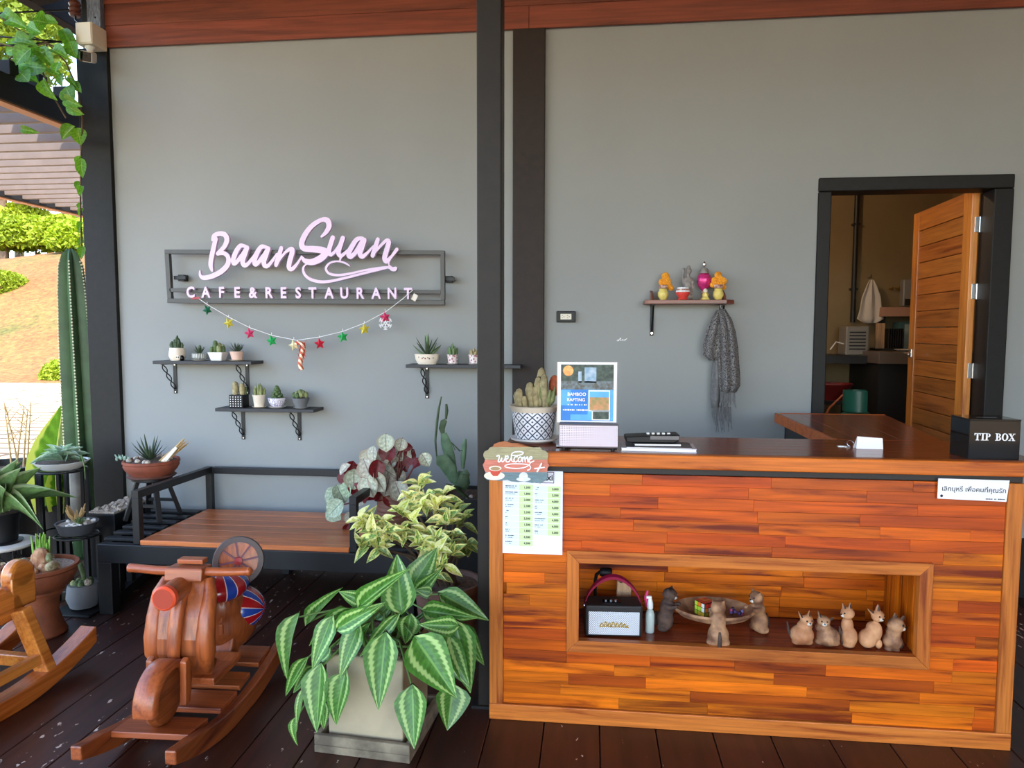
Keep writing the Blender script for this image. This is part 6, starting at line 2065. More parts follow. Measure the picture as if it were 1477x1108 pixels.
# outdoor pots behind
sv = thing('snake_plant', 'broad sunlit snake plant leaf in a black pot outside the pillar', 'potted plant', (-3.84, .38, -.16))
MB().lathe([(0, 0), (.12, 0), (.16, .42), (.17, .46), (.15, .46), (.1, .3), (0, .3)], 28).build('pot', 'black_plastic', sv, smooth=40)
MB().lathe([(0, .44), (.148, .43), (.1, .35), (0, .35)], 20).build('soil', 'soil', sv, smooth=60)
leafmat('snake_leaf', '6f9a2e', edge='c8cf5a', veins=60, translucent=.45, rough=.45)
me_sn = leaf_mesh('snake_blade', 'snake_leaf', 'strap', 9, 4, droop=.02, fold=.5)
for (x_, y_, h_, w_, ln) in ((0, 0, 1.02, .20, .02), (-.06, .06, .78, .15, -.10), (.07, .05, .70, .15, .10), (.05, -.04, .62, .13, .06)):
    b0 = sv.location + Vector((x_, y_, .42))
    leaf_at(me_sn, sv, b0, b0 + Vector((ln, 0, h_ * .75)), w_, (.2, -1, .1), tone(.12))
bpz = thing('black_tub', 'wide black plastic tub with thin bare twigs outside the porch', 'planter', (-4.4, .5, -.16))
MB().lathe([(0, 0), (.2, 0), (.26, .62), (.29, .66), (.29, .7), (.25, .7), (.22, .5), (0, .5)], 36).build('tub', 'black_plastic', bpz, smooth=40)
MB().lathe([(0, .66), (.25, .65), (.2, .55), (0, .55)], 24).build('soil', 'soil', bpz, smooth=60)
cr = random.Random(80)
for i in range(5):
    x_ = .05 + i * .03
    p0 = Vector((x_, 0, .64))
    a = cr.uniform(-.3, .35)
    p1_ = p0 + Vector((a * .12, 0, .22))
    p2_ = p0 + Vector((a * .3, 0, .45 + .1 * cr.random()))
    tw = MB().tube([p0, p1_, p2_], [.008, .006, .003], 6).build('twig', 'dry_straw', bpz, smooth=60)
    for k in range(4):
        q_ = p1_ + (p2_ - p1_) * (k / 4)
        MB().tube([q_, q_ + Vector((cr.uniform(-.12, .12), cr.uniform(-.05, .05), cr.uniform(.05, .14)))], [.004, .0015], 5).build('twiglet', 'dry_straw', tw, smooth=60)
bt = thing('tall_black_pot', 'dark brown tall pot behind the agave table', 'planter', (-3.56, -.72, 0))
MB().lathe([(0, 0), (.13, 0), (.155, .45), (.165, .47), (.145, .47), (.12, .3), (0, .3)], 28).build('pot', 'dark_clay', bt, smooth=40)
MB().lathe([(0, .45), (.143, .45), (.1, .38), (0, .38)], 20).build('soil', 'soil', bt, smooth=60)
me_ag2 = agv[1]
for i in range(16):
    a = i * 2.399
    e = 1.2 - i * .06
    b0 = bt.location + Vector((0, 0, .45))
    tp = b0 + Vector((math.cos(a) * math.cos(e), math.sin(a) * math.cos(e), math.sin(e))) * .36
    leaf_at(me_ag2, bt, b0, tp, .05, (-math.cos(a) * math.sin(e), -math.sin(a) * math.sin(e), math.cos(e) + .05), tone(.15, (1.1, 1.2, .8)))

# ------------------------------------------------------------------ vine over the pergola corner
leafmat('vine_leaf', '6aa22c', rib='93b85a', veins=40, translucent=.45, rough=.4)
vme = [leaf_mesh('vine_blade%d' % i, 'vine_leaf', 'oval', 7, 4, droop=.1 + .12 * i, fold=.15 + .1 * i) for i in range(3)]
vn = thing('climbing_vine', 'leafy green vine climbing along the pergola and pillar corner', 'vine', at(118, 330, Y=-.05))
def vp(x, y, d=0):
    return at(x, y, Y=-.22 + d)
for k, pts in enumerate(([(-5, 20), (30, 45), (68, 62), (95, 90), (112, 128), (119, 170), (117, 220), (116, 300), (118, 360)], [(68, 62), (60, 100), (72, 130), (95, 170)], [(-5, 62), (30, 70), (68, 62), (118, 88)], [(30, 45), (20, 80), (-5, 100)])):
    MB().tube([vp(x_, y_, .02 * (k % 2)) for x_, y_ in pts], .005, 6).build('stem', 'stem_brown', vn, world=True, smooth=60)
vl = [(68, 33, 48, 28, 36), (84, 34, 46, 30, 20), (12, 28, 32, 35, 22), (8, 75, 45, 62, 26), (45, 70, 18, 90, 30), (2, 90, 24, 108, 24), (35, 95, 66, 98, 30), (55, 70, 75, 92, 22), (75, 72, 92, 76, 20), (85, 90, 78, 103, 18), (62, 66, 58, 90, 22), (20, 60, 45, 58, 24), (100, 60, 108, 82, 22),
      (90, 42, 110, 78, 20), (62, 115, 72, 140, 22), (95, 125, 104, 148, 28), (90, 106, 86, 122, 16), (100, 112, 106, 122, 10), (30, 105, 40, 116, 26), (92, 142, 112, 152, 18), (108, 182, 86, 198, 20), (112, 184, 116, 208, 22), (30, 186, 50, 190, 12), (118, 225, 108, 238, 12), (117, 228, 118, 255, 16),
      (116, 262, 108, 270, 10), (118, 268, 114, 280, 10), (118, 292, 112, 300, 9), (120, 300, 113, 310, 8), (118, 320, 112, 332, 8), (120, 345, 112, 352, 10), (120, 355, 116, 372, 12), (60, 48, 38, 52, 22), (40, 36, 56, 46, 18), (18, 100, 50, 112, 26), (72, 98, 84, 106, 14), (104, 118, 116, 132, 14), (4, 18, 22, 26, 18), (45, 84, 60, 72, 20), (95, 152, 118, 165, 16)]
for k, (x0, y0, x1, y1, w) in enumerate(vl):
    d = RND.uniform(-.08, .05)
    a_, b_ = vp(x0, y0, d), vp(x1, y1, d - .04)
    leaf_at(vme[k % 3], vn, a_, b_, w * .0041, (RND.uniform(-.5, .5), -1, RND.uniform(-.2, .7)), tone(.2))

# ------------------------------------------------------------------ big striped-leaf planter
PLX, PLY = -.80, -1.80
pl = thing('striped_leaf_planter', 'square cement planter overflowing with large striped heart-shaped leaves', 'potted plant', (PLX, PLY, 0), rz=0)
RZ = Matrix.Translation((PLX, PLY, 0)) @ Matrix.Rotation(math.radians(-5), 4, 'Z')
mat('cement', 'a8987c', rough=.85, var=.18, vs=5, bump=.2, bs=90)
mat('cement_dark', '8c7e68', rough=.9, col2='5c5142', vs=12, bump=.3, bs=90)
tb = MB(RZ)
tb.box((-.185, -.185, 0), (.185, .185, .03))
for lo, hi in (((-.185, -.185, .03), (.185, -.165, .068)), ((-.185, .165, .03), (.185, .185, .068)), ((-.185, -.165, .03), (-.165, .165, .068)), ((.165, -.165, .03), (.185, .165, .068))):
    tb.box(lo, hi)
tb.build('tray', 'cement_dark', pl, world=True, bevel=.004)
pb2 = MB(RZ)
pb2.add([(-.145, -.145, .031), (.145, -.145, .031), (.145, .145, .031), (-.145, .145, .031), (-.15, -.15, .36), (.15, -.15, .36), (.15, .15, .36), (-.15, .15, .36)], [(0, 3, 2, 1), (0, 1, 5, 4), (1, 2, 6, 5), (2, 3, 7, 6), (3, 0, 4, 7), (4, 5, 6, 7)])
pb2.build('pot', 'cement', pl, world=True, bevel=.006)
MB(RZ).box((-.135, -.135, .361), (.135, .135, .372)).build('soil', 'soil', pl, world=True)
leafmat('stripe_leaf', '54893a', band='b2d086', rib='7fae58', edge=None, veins=80, translucent=.25, rough=.38, bandpos=.6, bandw=.20)
sme = [leaf_mesh('stripe_blade%d' % i, 'stripe_leaf', 'heart', 10, 6, droop=(.03, .14, .22)[i], fold=(.22, .12, .3)[i], wave=(.0, .012, .008)[i]) for i in range(3)]
def cp(u, v, Y):
    return at(380 + u / 3.183, 760 + v / 3.183, Y=Y)
big = [  # base u,v  tip u,v  width  base Y  tip Y  tone
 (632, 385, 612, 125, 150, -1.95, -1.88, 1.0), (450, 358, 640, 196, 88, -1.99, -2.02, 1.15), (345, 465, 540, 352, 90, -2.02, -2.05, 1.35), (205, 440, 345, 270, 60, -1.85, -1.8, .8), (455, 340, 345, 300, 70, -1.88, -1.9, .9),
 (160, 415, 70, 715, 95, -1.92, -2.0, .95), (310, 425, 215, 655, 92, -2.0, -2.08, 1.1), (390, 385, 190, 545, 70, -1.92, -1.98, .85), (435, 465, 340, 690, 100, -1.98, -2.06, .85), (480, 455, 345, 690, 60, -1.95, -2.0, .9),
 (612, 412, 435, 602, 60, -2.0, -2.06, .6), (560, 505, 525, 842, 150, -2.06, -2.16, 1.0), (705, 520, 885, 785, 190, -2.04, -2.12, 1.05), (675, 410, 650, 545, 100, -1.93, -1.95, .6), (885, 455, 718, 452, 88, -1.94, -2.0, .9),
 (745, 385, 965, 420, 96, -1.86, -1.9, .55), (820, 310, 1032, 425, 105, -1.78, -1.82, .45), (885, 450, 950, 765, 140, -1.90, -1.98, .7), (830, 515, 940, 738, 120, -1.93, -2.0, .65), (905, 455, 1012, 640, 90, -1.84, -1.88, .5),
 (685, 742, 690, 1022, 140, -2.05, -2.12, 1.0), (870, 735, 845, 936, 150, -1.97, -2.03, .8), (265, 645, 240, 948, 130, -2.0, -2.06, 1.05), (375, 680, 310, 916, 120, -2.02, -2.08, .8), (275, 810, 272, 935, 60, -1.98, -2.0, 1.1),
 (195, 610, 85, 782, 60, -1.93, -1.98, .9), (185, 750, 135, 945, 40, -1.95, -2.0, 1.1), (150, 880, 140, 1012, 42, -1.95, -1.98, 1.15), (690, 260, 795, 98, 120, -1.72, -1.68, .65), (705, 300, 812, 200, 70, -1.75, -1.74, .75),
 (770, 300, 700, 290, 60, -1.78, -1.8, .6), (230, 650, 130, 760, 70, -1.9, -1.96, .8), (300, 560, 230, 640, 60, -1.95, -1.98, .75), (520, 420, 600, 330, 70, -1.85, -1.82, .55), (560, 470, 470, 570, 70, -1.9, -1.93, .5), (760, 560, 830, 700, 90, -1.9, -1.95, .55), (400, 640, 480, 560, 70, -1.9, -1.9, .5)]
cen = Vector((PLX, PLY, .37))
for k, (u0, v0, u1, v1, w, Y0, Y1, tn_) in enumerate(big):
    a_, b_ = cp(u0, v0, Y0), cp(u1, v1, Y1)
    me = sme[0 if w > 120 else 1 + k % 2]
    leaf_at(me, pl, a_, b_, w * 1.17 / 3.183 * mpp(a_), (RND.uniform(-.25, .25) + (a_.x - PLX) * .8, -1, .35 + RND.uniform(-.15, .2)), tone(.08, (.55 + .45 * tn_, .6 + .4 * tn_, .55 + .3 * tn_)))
    g0 = cen + Vector((RND.uniform(-.09, .09), RND.uniform(-.09, .09), 0))
    md = g0 * .45 + a_ * .55 + Vector((0, .02, .07))
    MB().tube([g0, md, a_], [.006, .005, .0035], 6).build('stalk', 'stem_green', pl, world=True, smooth=60)

# ------------------------------------------------------------------ variegated shrub
shx, shy = -.66, -1.18
sh = thing('variegated_shrub', 'yellow and green variegated shrub in a clay pot between planter and post', 'potted plant', (shx, shy, 0))
MB().lathe([(0, 0), (.11, 0), (.15, .34), (.165, .35), (.165, .385), (.15, .385), (.13, .3), (0, .3)], 32).build('pot', 'dark_clay', sh, smooth=40)
MB().lathe([(0, .37), (.148, .365), (.12, .32), (0, .32)], 20).build('soil', 'soil', sh, smooth=60)
leafmat('varieg_leaf', '6a8f3e', blotch='e6e08a', bl=.66, rib='c8cf80', translucent=.3, rough=.4)
leafmat('varieg_yellow', 'c9cf5a', blotch='f0ecae', bl=.62, translucent=.3, rough=.4)
gme = [leaf_mesh('shrub_blade%d' % i, m_, 'lance', 6, 4, droop=.1 + .1 * i, fold=.25) for i, m_ in enumerate(('varieg_leaf', 'varieg_yellow', 'varieg_leaf'))]
def hp(u, v, Y):     # crop pixels, 3.693 to a photo pixel
    return at(440 + u / 3.693, 560 + v / 3.693, Y=Y)
br_ = [(280, 700, -1.30), (340, 760, -1.32), (400, 700, -1.25), (380, 850, -1.35), (470, 780, -1.3), (500, 650, -1.2), (540, 560, -1.1), (560, 700, -1.22), (600, 500, -1.08), (620, 620, -1.15), (640, 760, -1.28), (660, 860, -1.36), (700, 620, -1.15), (740, 560, -1.1), (750, 700, -1.22), (780, 780, -1.3), (700, 790, -1.34), (780, 880, -1.38), (850, 700, -1.15), (860, 820, -1.25), (800, 650, -1.12), (520, 760, -1.3), (600, 820, -1.34), (870, 880, -1.2), (740, 940, -1.42), (700, 1000, -1.4), (560, 600, -1.1), (420, 770, -1.36), (640, 560, -1.12), (700, 860, -1.4), (290, 830, -1.36)]
root = Vector((shx, shy, .36))
cr = random.Random(90)
nl = 0
for (u, v, Y) in br_:
    e_ = hp(u, v, Y)
    md = root * .5 + e_ * .5 + Vector((0, 0, .05))
    MB().tube([root + Vector((cr.uniform(-.04, .04), cr.uniform(-.04, .04), 0)), md, e_], [.008, .006, .003], 6).build('branch', 'stem_brown', sh, world=True, smooth=60)
    for k in range(8):
        if nl >= 250:
            break
        a = k * 2.399 + cr.random()
        el = cr.uniform(-.5, 1.1)
        d = Vector((math.cos(a) * math.cos(el), -abs(math.sin(a)) * math.cos(el) * .8, math.sin(el)))
        l_ = cr.uniform(.055, .105)
        b0 = e_ * (1 - .07 * k / 2) + md * (.07 * k / 2)
        y_ = 1 if (u < 780 and cr.random() < .42) else (0 if cr.random() < .6 else 2)
        leaf_at(gme[y_], sh, b0, b0 + d * l_, l_ * cr.uniform(.36, .5), (cr.uniform(-.4, .4), -.8, .8), tone(.18) if u < 800 else tone(.15, (.6, .65, .55)))
        nl += 1

# ------------------------------------------------------------------ begonia on the bench end
bgx, bgy, bgz = -1.10, -.47, .4055
bg_ = thing('begonia_pot', 'silver and dark red leaved begonia in a ribbed brown pot on the bench end', 'potted plant', (bgx, bgy, bgz))
prof = [(0, 0), (.085, 0)]
for i in range(9):
    z_ = .01 + i * .024
    r_ = .09 + .018 * math.sin(pi * i / 8)
    prof += [(r_ + .004, z_), (r_ + .006, z_ + .012), (r_, z_ + .02)]
MB().lathe(prof + [(.085, .225), (0, .2)], 36).build('pot', mat('ribbed_clay', '6e4432', rough=.6, var=.2, vs=12), bg_, smooth=50)
MB().lathe([(0, .215), (.084, .213), (.07, .205), (0, .205)], 20).build('soil', 'soil', bg_, smooth=60)
leafmat('begonia_leaf', 'b9b8a4', rib='7a6a5c', veins=26, edge='a0947e', back='6e1a1c', translucent=.15, rough=.5)
leafmat('begonia_red', '7a1c20', rib='4a1014', veins=20, back='8e2424', translucent=.25, rough=.45)
leafmat('begonia_green', 'a9b79c', rib='6f7d66', veins=26, back='7d4a44', translucent=.2, rough=.5)
bme = [leaf_mesh('begonia_blade%d' % i, m_, 'round', 8, 6, droop=.18, fold=.2, wave=.03) for i, m_ in enumerate(('begonia_leaf', 'begonia_red', 'begonia_green'))]
bl_ = [(430, 290, 38, 0), (555, 330, 34, 0), (540, 365, 44, 1), (440, 345, 42, 1), (480, 350, 40, 0), (335, 375, 42, 0), (400, 390, 44, 0), (240, 430, 36, 1), (280, 450, 46, 1), (260, 485, 44, 0), (330, 430, 46, 0), (380, 430, 40, 1), (430, 440, 48, 0), (480, 480, 52, 0), (340, 520, 50, 0), (390, 500, 46, 0), (310, 500, 44, 1), (440, 520, 46, 0), (500, 550, 48, 0), (210, 430, 30, 0), (140, 570, 42, 2), (190, 560, 44, 2), (220, 540, 36, 2), (160, 640, 44, 2), (150, 670, 38, 2), (235, 690, 26, 0), (370, 560, 44, 1), (420, 570, 44, 1), (320, 570, 36, 1), (460, 590, 42, 1), (640, 380, 32, 0), (600, 400, 28, 1), (510, 400, 42, 1), (360, 350, 34, 0), (510, 300, 28, 0), (220, 745, 18, 1), (300, 590, 34, 0), (270, 530, 40, 1), (460, 400, 44, 0), (350, 470, 40, 0), (540, 310, 26, 1), (210, 480, 32, 1)]
cr = random.Random(95)
root = Vector((bgx, bgy, bgz + .2))
for k, (u, v, r_, kind_) in enumerate(bl_):
    Y = bgy - .02 - .16 * cr.random() + (.03 if kind_ == 1 else 0)
    c_ = hp(u, v, Y)
    s_ = r_ * 1.28 / 3.693 * mpp(c_)
    a = cr.uniform(-2.6, -.5) if kind_ != 1 else cr.uniform(-2.9, -.2)
    d = Vector((math.cos(a) * .8, -.25, math.sin(a) * .8)).normalized()
    leaf_at(bme[kind_], bg_, c_ - d * s_, c_ + d * s_, s_ * cr.uniform(1.6, 2.0), (cr.uniform(-.95, .95), -1, cr.uniform(-.3, 1.1)), tone(.18))
    if k % 2 == 0:
        md = root * .5 + c_ * .5 + Vector((0, 0, .03))
        MB().tube([root, md, c_ - d * s_], [.006, .005, .003], 6).build('stalk', 'stem_red', bg_, world=True, smooth=60)

# ------------------------------------------------------------------ prickly pear in black planter
op = thing('prickly_pear_planter', 'black box planter with tall flat prickly pear cactus against the wall', 'potted plant', (-.68, -.28, 0))
for lo, hi in (((-.18, -.18, 0), (.18, -.165, .6)), ((-.18, .165, 0), (.18, .18, .6)), ((-.18, -.165, 0), (-.165, .165, .6)), ((.165, -.165, 0), (.18, .165, .6))):
    MB().box(lo, hi).build('planter_wall', 'black_plastic', op, bevel=.003)
MB().box((-.165, -.165, .5), (.165, .165, .58)).build('soil', 'soil', op)
def pad(pts, w, m_='cactus_dark', Y=-.28, th=.22):
    q_ = [hp(u, v, Y) for u, v in pts]
    n_ = len(q_)
    rs = [w / 3.693 * mpp(q_[0]) * max(.28, math.sin(pi * (i + .55) / (n_ + .1)) ** .7) for i in range(n_)]
    return MB().tube(q_, rs, 10, flat=th, up=(0, 1, 0)).build('pad', m_, op, world=True, smooth=60)
mat('pear_pad', '5d7a55', rough=.55, col2='4a6546', vs=25)
pad([(800, 500), (770, 430), (735, 385), (700, 385)], 42, 'pear_pad', -.30)
pad([(800, 520), (830, 480), (850, 450), (845, 440)], 34, 'pear_pad', -.26)
pad([(835, 540), (845, 500), (850, 460)], 36, 'cactus_dark', -.32)
pad([(795, 440), (770, 360), (750, 290), (738, 240)], 30, 'pear_pad', -.27)
pad([(735, 245), (728, 215), (738, 180), (750, 170)], 18, 'cactus_dark', -.27)
pad([(750, 165), (755, 120), (752, 85)], 9, 'cactus_dark', -.27, .8)
pad([(702, 375), (694, 280), (703, 180), (712, 110), (726, 45)], 7, 'cactus_dark', -.29, .8)
pad([(840, 430), (843, 370), (848, 310), (852, 270)], 15, 'pear_pad', -.26, .5)
pad([(800, 330), (780, 290), (825, 335), (840, 330)], 4, 'cactus_dark', -.27, .8)
for i in range(9):
    MB().ell((RND.uniform(-.14, .14), RND.uniform(-.15, -.05), .585), (.018, .016, .012), 7, 5).build('stone', 'gravel', op, smooth=60)
MB().tube([(-.02, -.06, .57), (-.09, -.08, .64), (-.14, -.1, .66), (-.16, -.11, .62)], [.022, .024, .022, .006], 8, flat=.5).build('pad', 'cactus_dark', op, smooth=60)
# ------------------------------------------------------------------ carved rocking scooter
sco = thing('rocking_scooter', 'carved wooden rocking scooter with a painted flag seat and orange headlight', 'rocking toy', (-1.56, -1.74, 0), rz=math.radians(2))
def sp_(mb, name, m_='carved', par=sco, **kw):
    return mb.build(name, m_, par, **kw)
def rocker(x0, x1):
    up, lo = [], []
    for i in range(17):
        y_ = -.53 + i * .95 / 16
        z_ = .0 + .10 * ((y_ + .02) / .48) ** 2 * (1 if y_ < 0 else .9)
        lo.append((y_, max(0, z_ - .004)))
        up.append((y_, z_ + .072 - .02 * max(0, abs(y_ + .02) - .38) / .1))
    return MB().prism(lo + up[::-1], x0, x1, 'x')
for x0 in (-.185, .145):
    sp_(rocker(x0, x0 + .04), 'rocker', 'carved_y', bevel=.006, color=(.9, .82, .8))
def deckboard(y0, y1, z, name='cross_board', th=.022, tilt=0):
    mb = MB(Matrix.Translation((0, (y0 + y1) / 2, z)) @ Matrix.Rotation(tilt, 4, 'X'))
    mb.box((-.1445, -(y1 - y0) / 2, -th), (.1445, (y1 - y0) / 2, 0))
    return sp_(mb, name, 'carved_x', bevel=.003, color=tone(.1, (1, .9, .85)))
deckboard(-.375, -.235, .115, tilt=-.10)
deckboard(-.14, .0, .09, tilt=.0)
deckboard(.02, .12, .105, tilt=.12)
deckboard(.20, .33, .12, tilt=.14)
# front wheel under a heavy fender
sp_(MB().lathe([(.0, -.03), (.075, -.03), (.095, -.022), (.105, 0), (.095, .022), (.075, .03), (0, .03)], 32, c=(0, -.285, .212), axis='x'), 'front_wheel', 'carved_y', smooth=35, color=(.75, .7, .68))
fv, ff = [], []
NF_ = 16
for i in range(NF_ + 1):
    a = math.radians(188 - 150 * i / NF_)        # from low front to rear
    for (x_, r_) in ((-.042, .100), (-.042, .122), (-.034, .130), (.034, .130), (.042, .122), (.042, .100)):
        fv.append((x_, -.285 + r_ * math.cos(a), .212 + r_ * math.sin(a)))
for i in range(NF_):
    for k in range(6):
        q_ = (k + 1) % 6
        ff.append((i * 6 + k, i * 6 + q_, (i + 1) * 6 + q_, (i + 1) * 6 + k))
ff += [tuple(range(6)), tuple(range(NF_ * 6 + 5, NF_ * 6 - 1, -1))]
sp_(MB().add(fv, ff), 'fender', 'carved_y', smooth=50, color=(1.1, .98, .95))
sp_(MB().prism([(-.27, .17), (-.235, .165), (-.215, .26), (-.235, .34), (-.26, .33)], .053, .078, 'x'), 'fork_strut', 'carved', bevel=.005, color=(1.15, 1.05, .9))
sp_(MB().prism([(-.27, .17), (-.235, .165), (-.215, .26), (-.235, .34), (-.26, .33)], -.078, -.053, 'x'), 'fork_strut', 'carved', bevel=.005)
# leg shield: curved slab with raised edges and a centre ridge
prof_f = [(-.10, .585), (-.13, .54), (-.165, .46), (-.185, .38), (-.185, .32), (-.165, .26), (-.11, .205)]
prof_b = [(-.05, .585), (-.075, .53), (-.10, .45), (-.115, .38), (-.112, .32), (-.09, .275), (-.05, .25)]
sp_(MB().prism(prof_f + prof_b[::-1], -.10, .10, 'x'), 'leg_shield', 'carved', bevel=.012, bseg=3)
for s_ in (-1, 1):
    pts = [(s_ * (.085 if i == 0 else .102 - .02 * max(0, i - 4)), (f[0] + b_[0]) / 2 - .012, (f[1] + b_[1]) / 2) for i, (f, b_) in enumerate(zip(prof_f, prof_b))]
    sp_(MB().tube(pts, [.018, .026, .033, .036, .036, .034, .026], 12), 'shield_edge', 'carved', smooth=60, color=(1.08, .98, .9))
sp_(MB().tube([(0, -.125, .575), (0, -.155, .52), (0, -.195, .42), (0, -.205, .34), (0, -.20, .30)], [.028, .028, .027, .025, .022], 10, flat=.8, up=(0, 0, 1)), 'centre_ridge', 'carved', smooth=50, color=(1.22, 1.12, 1.0))
# headlight
sp_(MB().lathe([(0, 0), (.042, 0), (.044, .05), (.039, .11), (0, .11)], 28, c=(-.012, -.11, .56), axis='y'), 'headlight_housing', 'carved_y', smooth=40)
hl = sp_(MB().lathe([(0, .108), (.046, .108), (.047, .128), (.040, .134), (0, .134)], 32, c=(-.012, -.11, .56), axis='y'), 'headlight', mat('orange_paint', 'e8532c', rough=.4, var=.06, vs=20), smooth=35)
sp_(MB().lathe([(.0365, .1345), (.038, .1345), (.038, .1355), (.0365, .1355)], 32, c=(-.012, -.11, .56), axis='y'), 'lamp_groove', mat('groove_red', 'a83a22', rough=.5), hl)
# handlebar
sp_(MB().prism([(-.13, .585), (-.045, .585), (-.04, .63), (-.12, .635)], -.075, .075, 'x'), 'handlebar_head', 'carved_x', bevel=.006, color=(1.1, 1, .95))
sp_(MB().box((-.05, -.075, .636), (.055, -.03, .655)), 'instrument_block', 'carved_x', bevel=.004, color=(1.2, 1.12, 1.12))
hb = sp_(MB().tube([(-.245, -.07, .615), (-.13, -.082, .612), (0, -.085, .612), (.13, -.082, .612), (.235, -.06, .61)], [.017, .017, .018, .017, .016], 14), 'handlebar', 'carved_x', smooth=50, color=(1.15, 1.02, 1.0))
for x_ in (-.245, .235):
    sp_(MB().ell((x_, -.07 if x_ < 0 else -.06, .614 if x_ < 0 else .61), (.012, .018, .018), 12, 8), 'grip_end', 'carved_x', hb, smooth=60, color=(1.1, 1, 1))
sp_(MB().tube([(0, -.08, .58), (0, -.10, .5), (0, -.11, .42)], [.035, .038, .03], 12), 'steering_neck', 'carved', smooth=50)
# floorboard sweeping up to the seat pillar
fl_o = [(-.13, .215), (-.06, .185), (.02, .18), (.09, .19), (.12, .25), (.115, .34), (.10, .43), (.14, .46), (.19, .44), (.19, .2), (.14, .14), (0, .13), (-.1, .16)]
sp_(MB().prism(fl_o, -.075, .075, 'x'), 'floor_sweep', 'carved', bevel=.010, bseg=2, color=(.98, .9, .88))
sp_(MB().prism([(-.15, .185), (.02, .181), (.085, .19), (.085, .215), (.02, .205), (-.15, .215)], -.115, .125, 'x'), 'foot_board', 'carved_y', bevel=.006, color=(1.15, 1.05, 1.02))
for z_ in (.28, .33, .38):
    sp_(MB().box((-.045, .088, z_), (.045, .118, z_ + .044)), 'seat_panel', 'carved', bevel=.003, color=(1.1, 1.0, 1.0))
# rear body
bd = MB()
bd.ell((0, .235, .30), (.125, .155, .145))
bd.ell((0, .17, .38), (.095, .10, .10))
bd.ell((0, .33, .28), (.09, .09, .11))
remesh(sp_(bd, 'rear_body', 'carved', color=(.82, .75, .72)), .012, 6)
def flagmat(name, ax, k=8, ph=0.0):
    mt_, nt_, b_ = _nm(name)
    co_ = _coords(nt_, (1, 1, 1), rand=False)
    sp3 = _n(nt_, 'ShaderNodeSeparateXYZ')
    nt_.links.new(co_, sp3.inputs[0])
    at_ = _n(nt_, 'ShaderNodeMath', operation='ARCTAN2')
    nt_.links.new(sp3.outputs[ax[0]], at_.inputs[0])
    nt_.links.new(sp3.outputs[ax[1]], at_.inputs[1])
    mu = _n(nt_, 'ShaderNodeMath', operation='MULTIPLY_ADD', i_1=k / (2 * pi), i_2=ph)
    nt_.links.new(at_.outputs[0], mu.inputs[0])
    fr3 = _n(nt_, 'ShaderNodeMath', operation='FRACT')
    nt_.links.new(mu.outputs[0], fr3.inputs[0])
    red, wht, blu = C('a3161e'), C('e6d9dc'), C('1c3f9a')
    nt_.links.new(_ramp(nt_, fr3.outputs[0], [(0, red), (.50, wht), (.54, blu), (.94, wht), (.98, red)], True), b_.inputs['Base Color'])
    b_.inputs['Roughness'].default_value = .22
    b_.inputs['Coat Weight'].default_value = .4
    return mt_
flagmat('flag_seat', (0, 1), 7, .2)
flagmat('flag_cowl', (1, 2), 6, .1)
se = MB()
se.ell((0, 0, 0), (.115, .135, .062), 24, 14)
o = sp_(se, 'seat', 'flag_seat', smooth=70)
o.location = (.01, .15, .47)
cw = MB().ell((0, 0, 0), (.137, .115, .098), 26, 14)
o = sp_(cw, 'rear_cowl', 'flag_cowl', smooth=70)
o.location = (.02, .25, .335)
# spare wheel standing behind
swx, swy, swz = -.02, .385, .50
W_ = Matrix.Translation((swx, swy, swz)) @ Matrix.Rotation(math.radians(-12), 4, 'X') @ Matrix.Rotation(math.radians(22), 4, 'Z')
def swp(mb, name, m_, **kw):
    mb.v = [tuple(W_ @ Vector(q_)) for q_ in mb.v]
    return mb.build(name, m_, sco, **kw)
swp(MB().lathe([(.085, -.02), (.108, -.02), (.112, 0), (.108, .02), (.085, .02), (.085, -.02)], 36, axis='y'), 'spare_tyre', mat('dark_wood_paint', '57453f', rough=.5), smooth=40)
dk = swp(MB().lathe([(0, -.008), (.09, -.008), (.09, .010), (0, .010)], 32, axis='y'), 'spare_disc', 'carved', color=(1.5, 1.3, .85))
for i in range(8):
    a = i * pi / 4 + .2
    mb = MB().bar((.015 * math.cos(a), -.0135, .015 * math.sin(a)), (.088 * math.cos(a), -.0135, .088 * math.sin(a)), .008, .006, up=(0, 1, 0))
    swp(mb, 'spoke', mat('plum_paint', '7a4450', rough=.5))
swp(MB().lathe([(0, .008), (.019, .008), (.017, .022), (0, .025)], 18, axis='y'), 'hub', mat('hub_red', 'b03030', rough=.35), smooth=40)
sp_(MB().bar((0, .36, .33), (0, .40, .45), .04, .03), 'spare_bracket', 'carved')

# ------------------------------------------------------------------ honey-coloured rocking horse at the frame edge
rh = thing('rocking_horse', 'glossy honey wood rocking horse half in view before the urn', 'rocking toy', (-2.46, -1.74, 0), rz=math.radians(-4))
def hr_(x0, x1):
    up, lo = [], []
    for i in range(17):
        y_ = -.55 + i * .90 / 16
        z_ = .14 * ((y_ + .1) / .45) ** 2 * .75
        lo.append((y_, z_))
        up.append((y_, z_ + .075))
    return MB().prism(lo + up[::-1], x0, x1, 'x')
for x0 in (.08, -.30):
    hr_(x0, x0 + .085).build('rocker', 'honey', rh, bevel=.006, color=(.72, .55, .5))
for x_ in (.105, -.275):
    s_ = 1 if x_ > 0 else -1
    MB().bar((x_ + .02, .10, .08), (x_ - .045 * s_, .05, .37), .07, .05, up=(0, 1, 0)).build('leg', 'honey', rh, bevel=.006)
    MB().bar((x_ + .02, -.34, .10), (x_ - .045 * s_, -.28, .37), .07, .05, up=(0, 1, 0)).build('leg', 'honey', rh, bevel=.006)
    MB().bar((x_ + .015, .09, .15), (x_ + .015, -.32, .15), .035, .045).build('side_rail', 'honey', rh, bevel=.004)
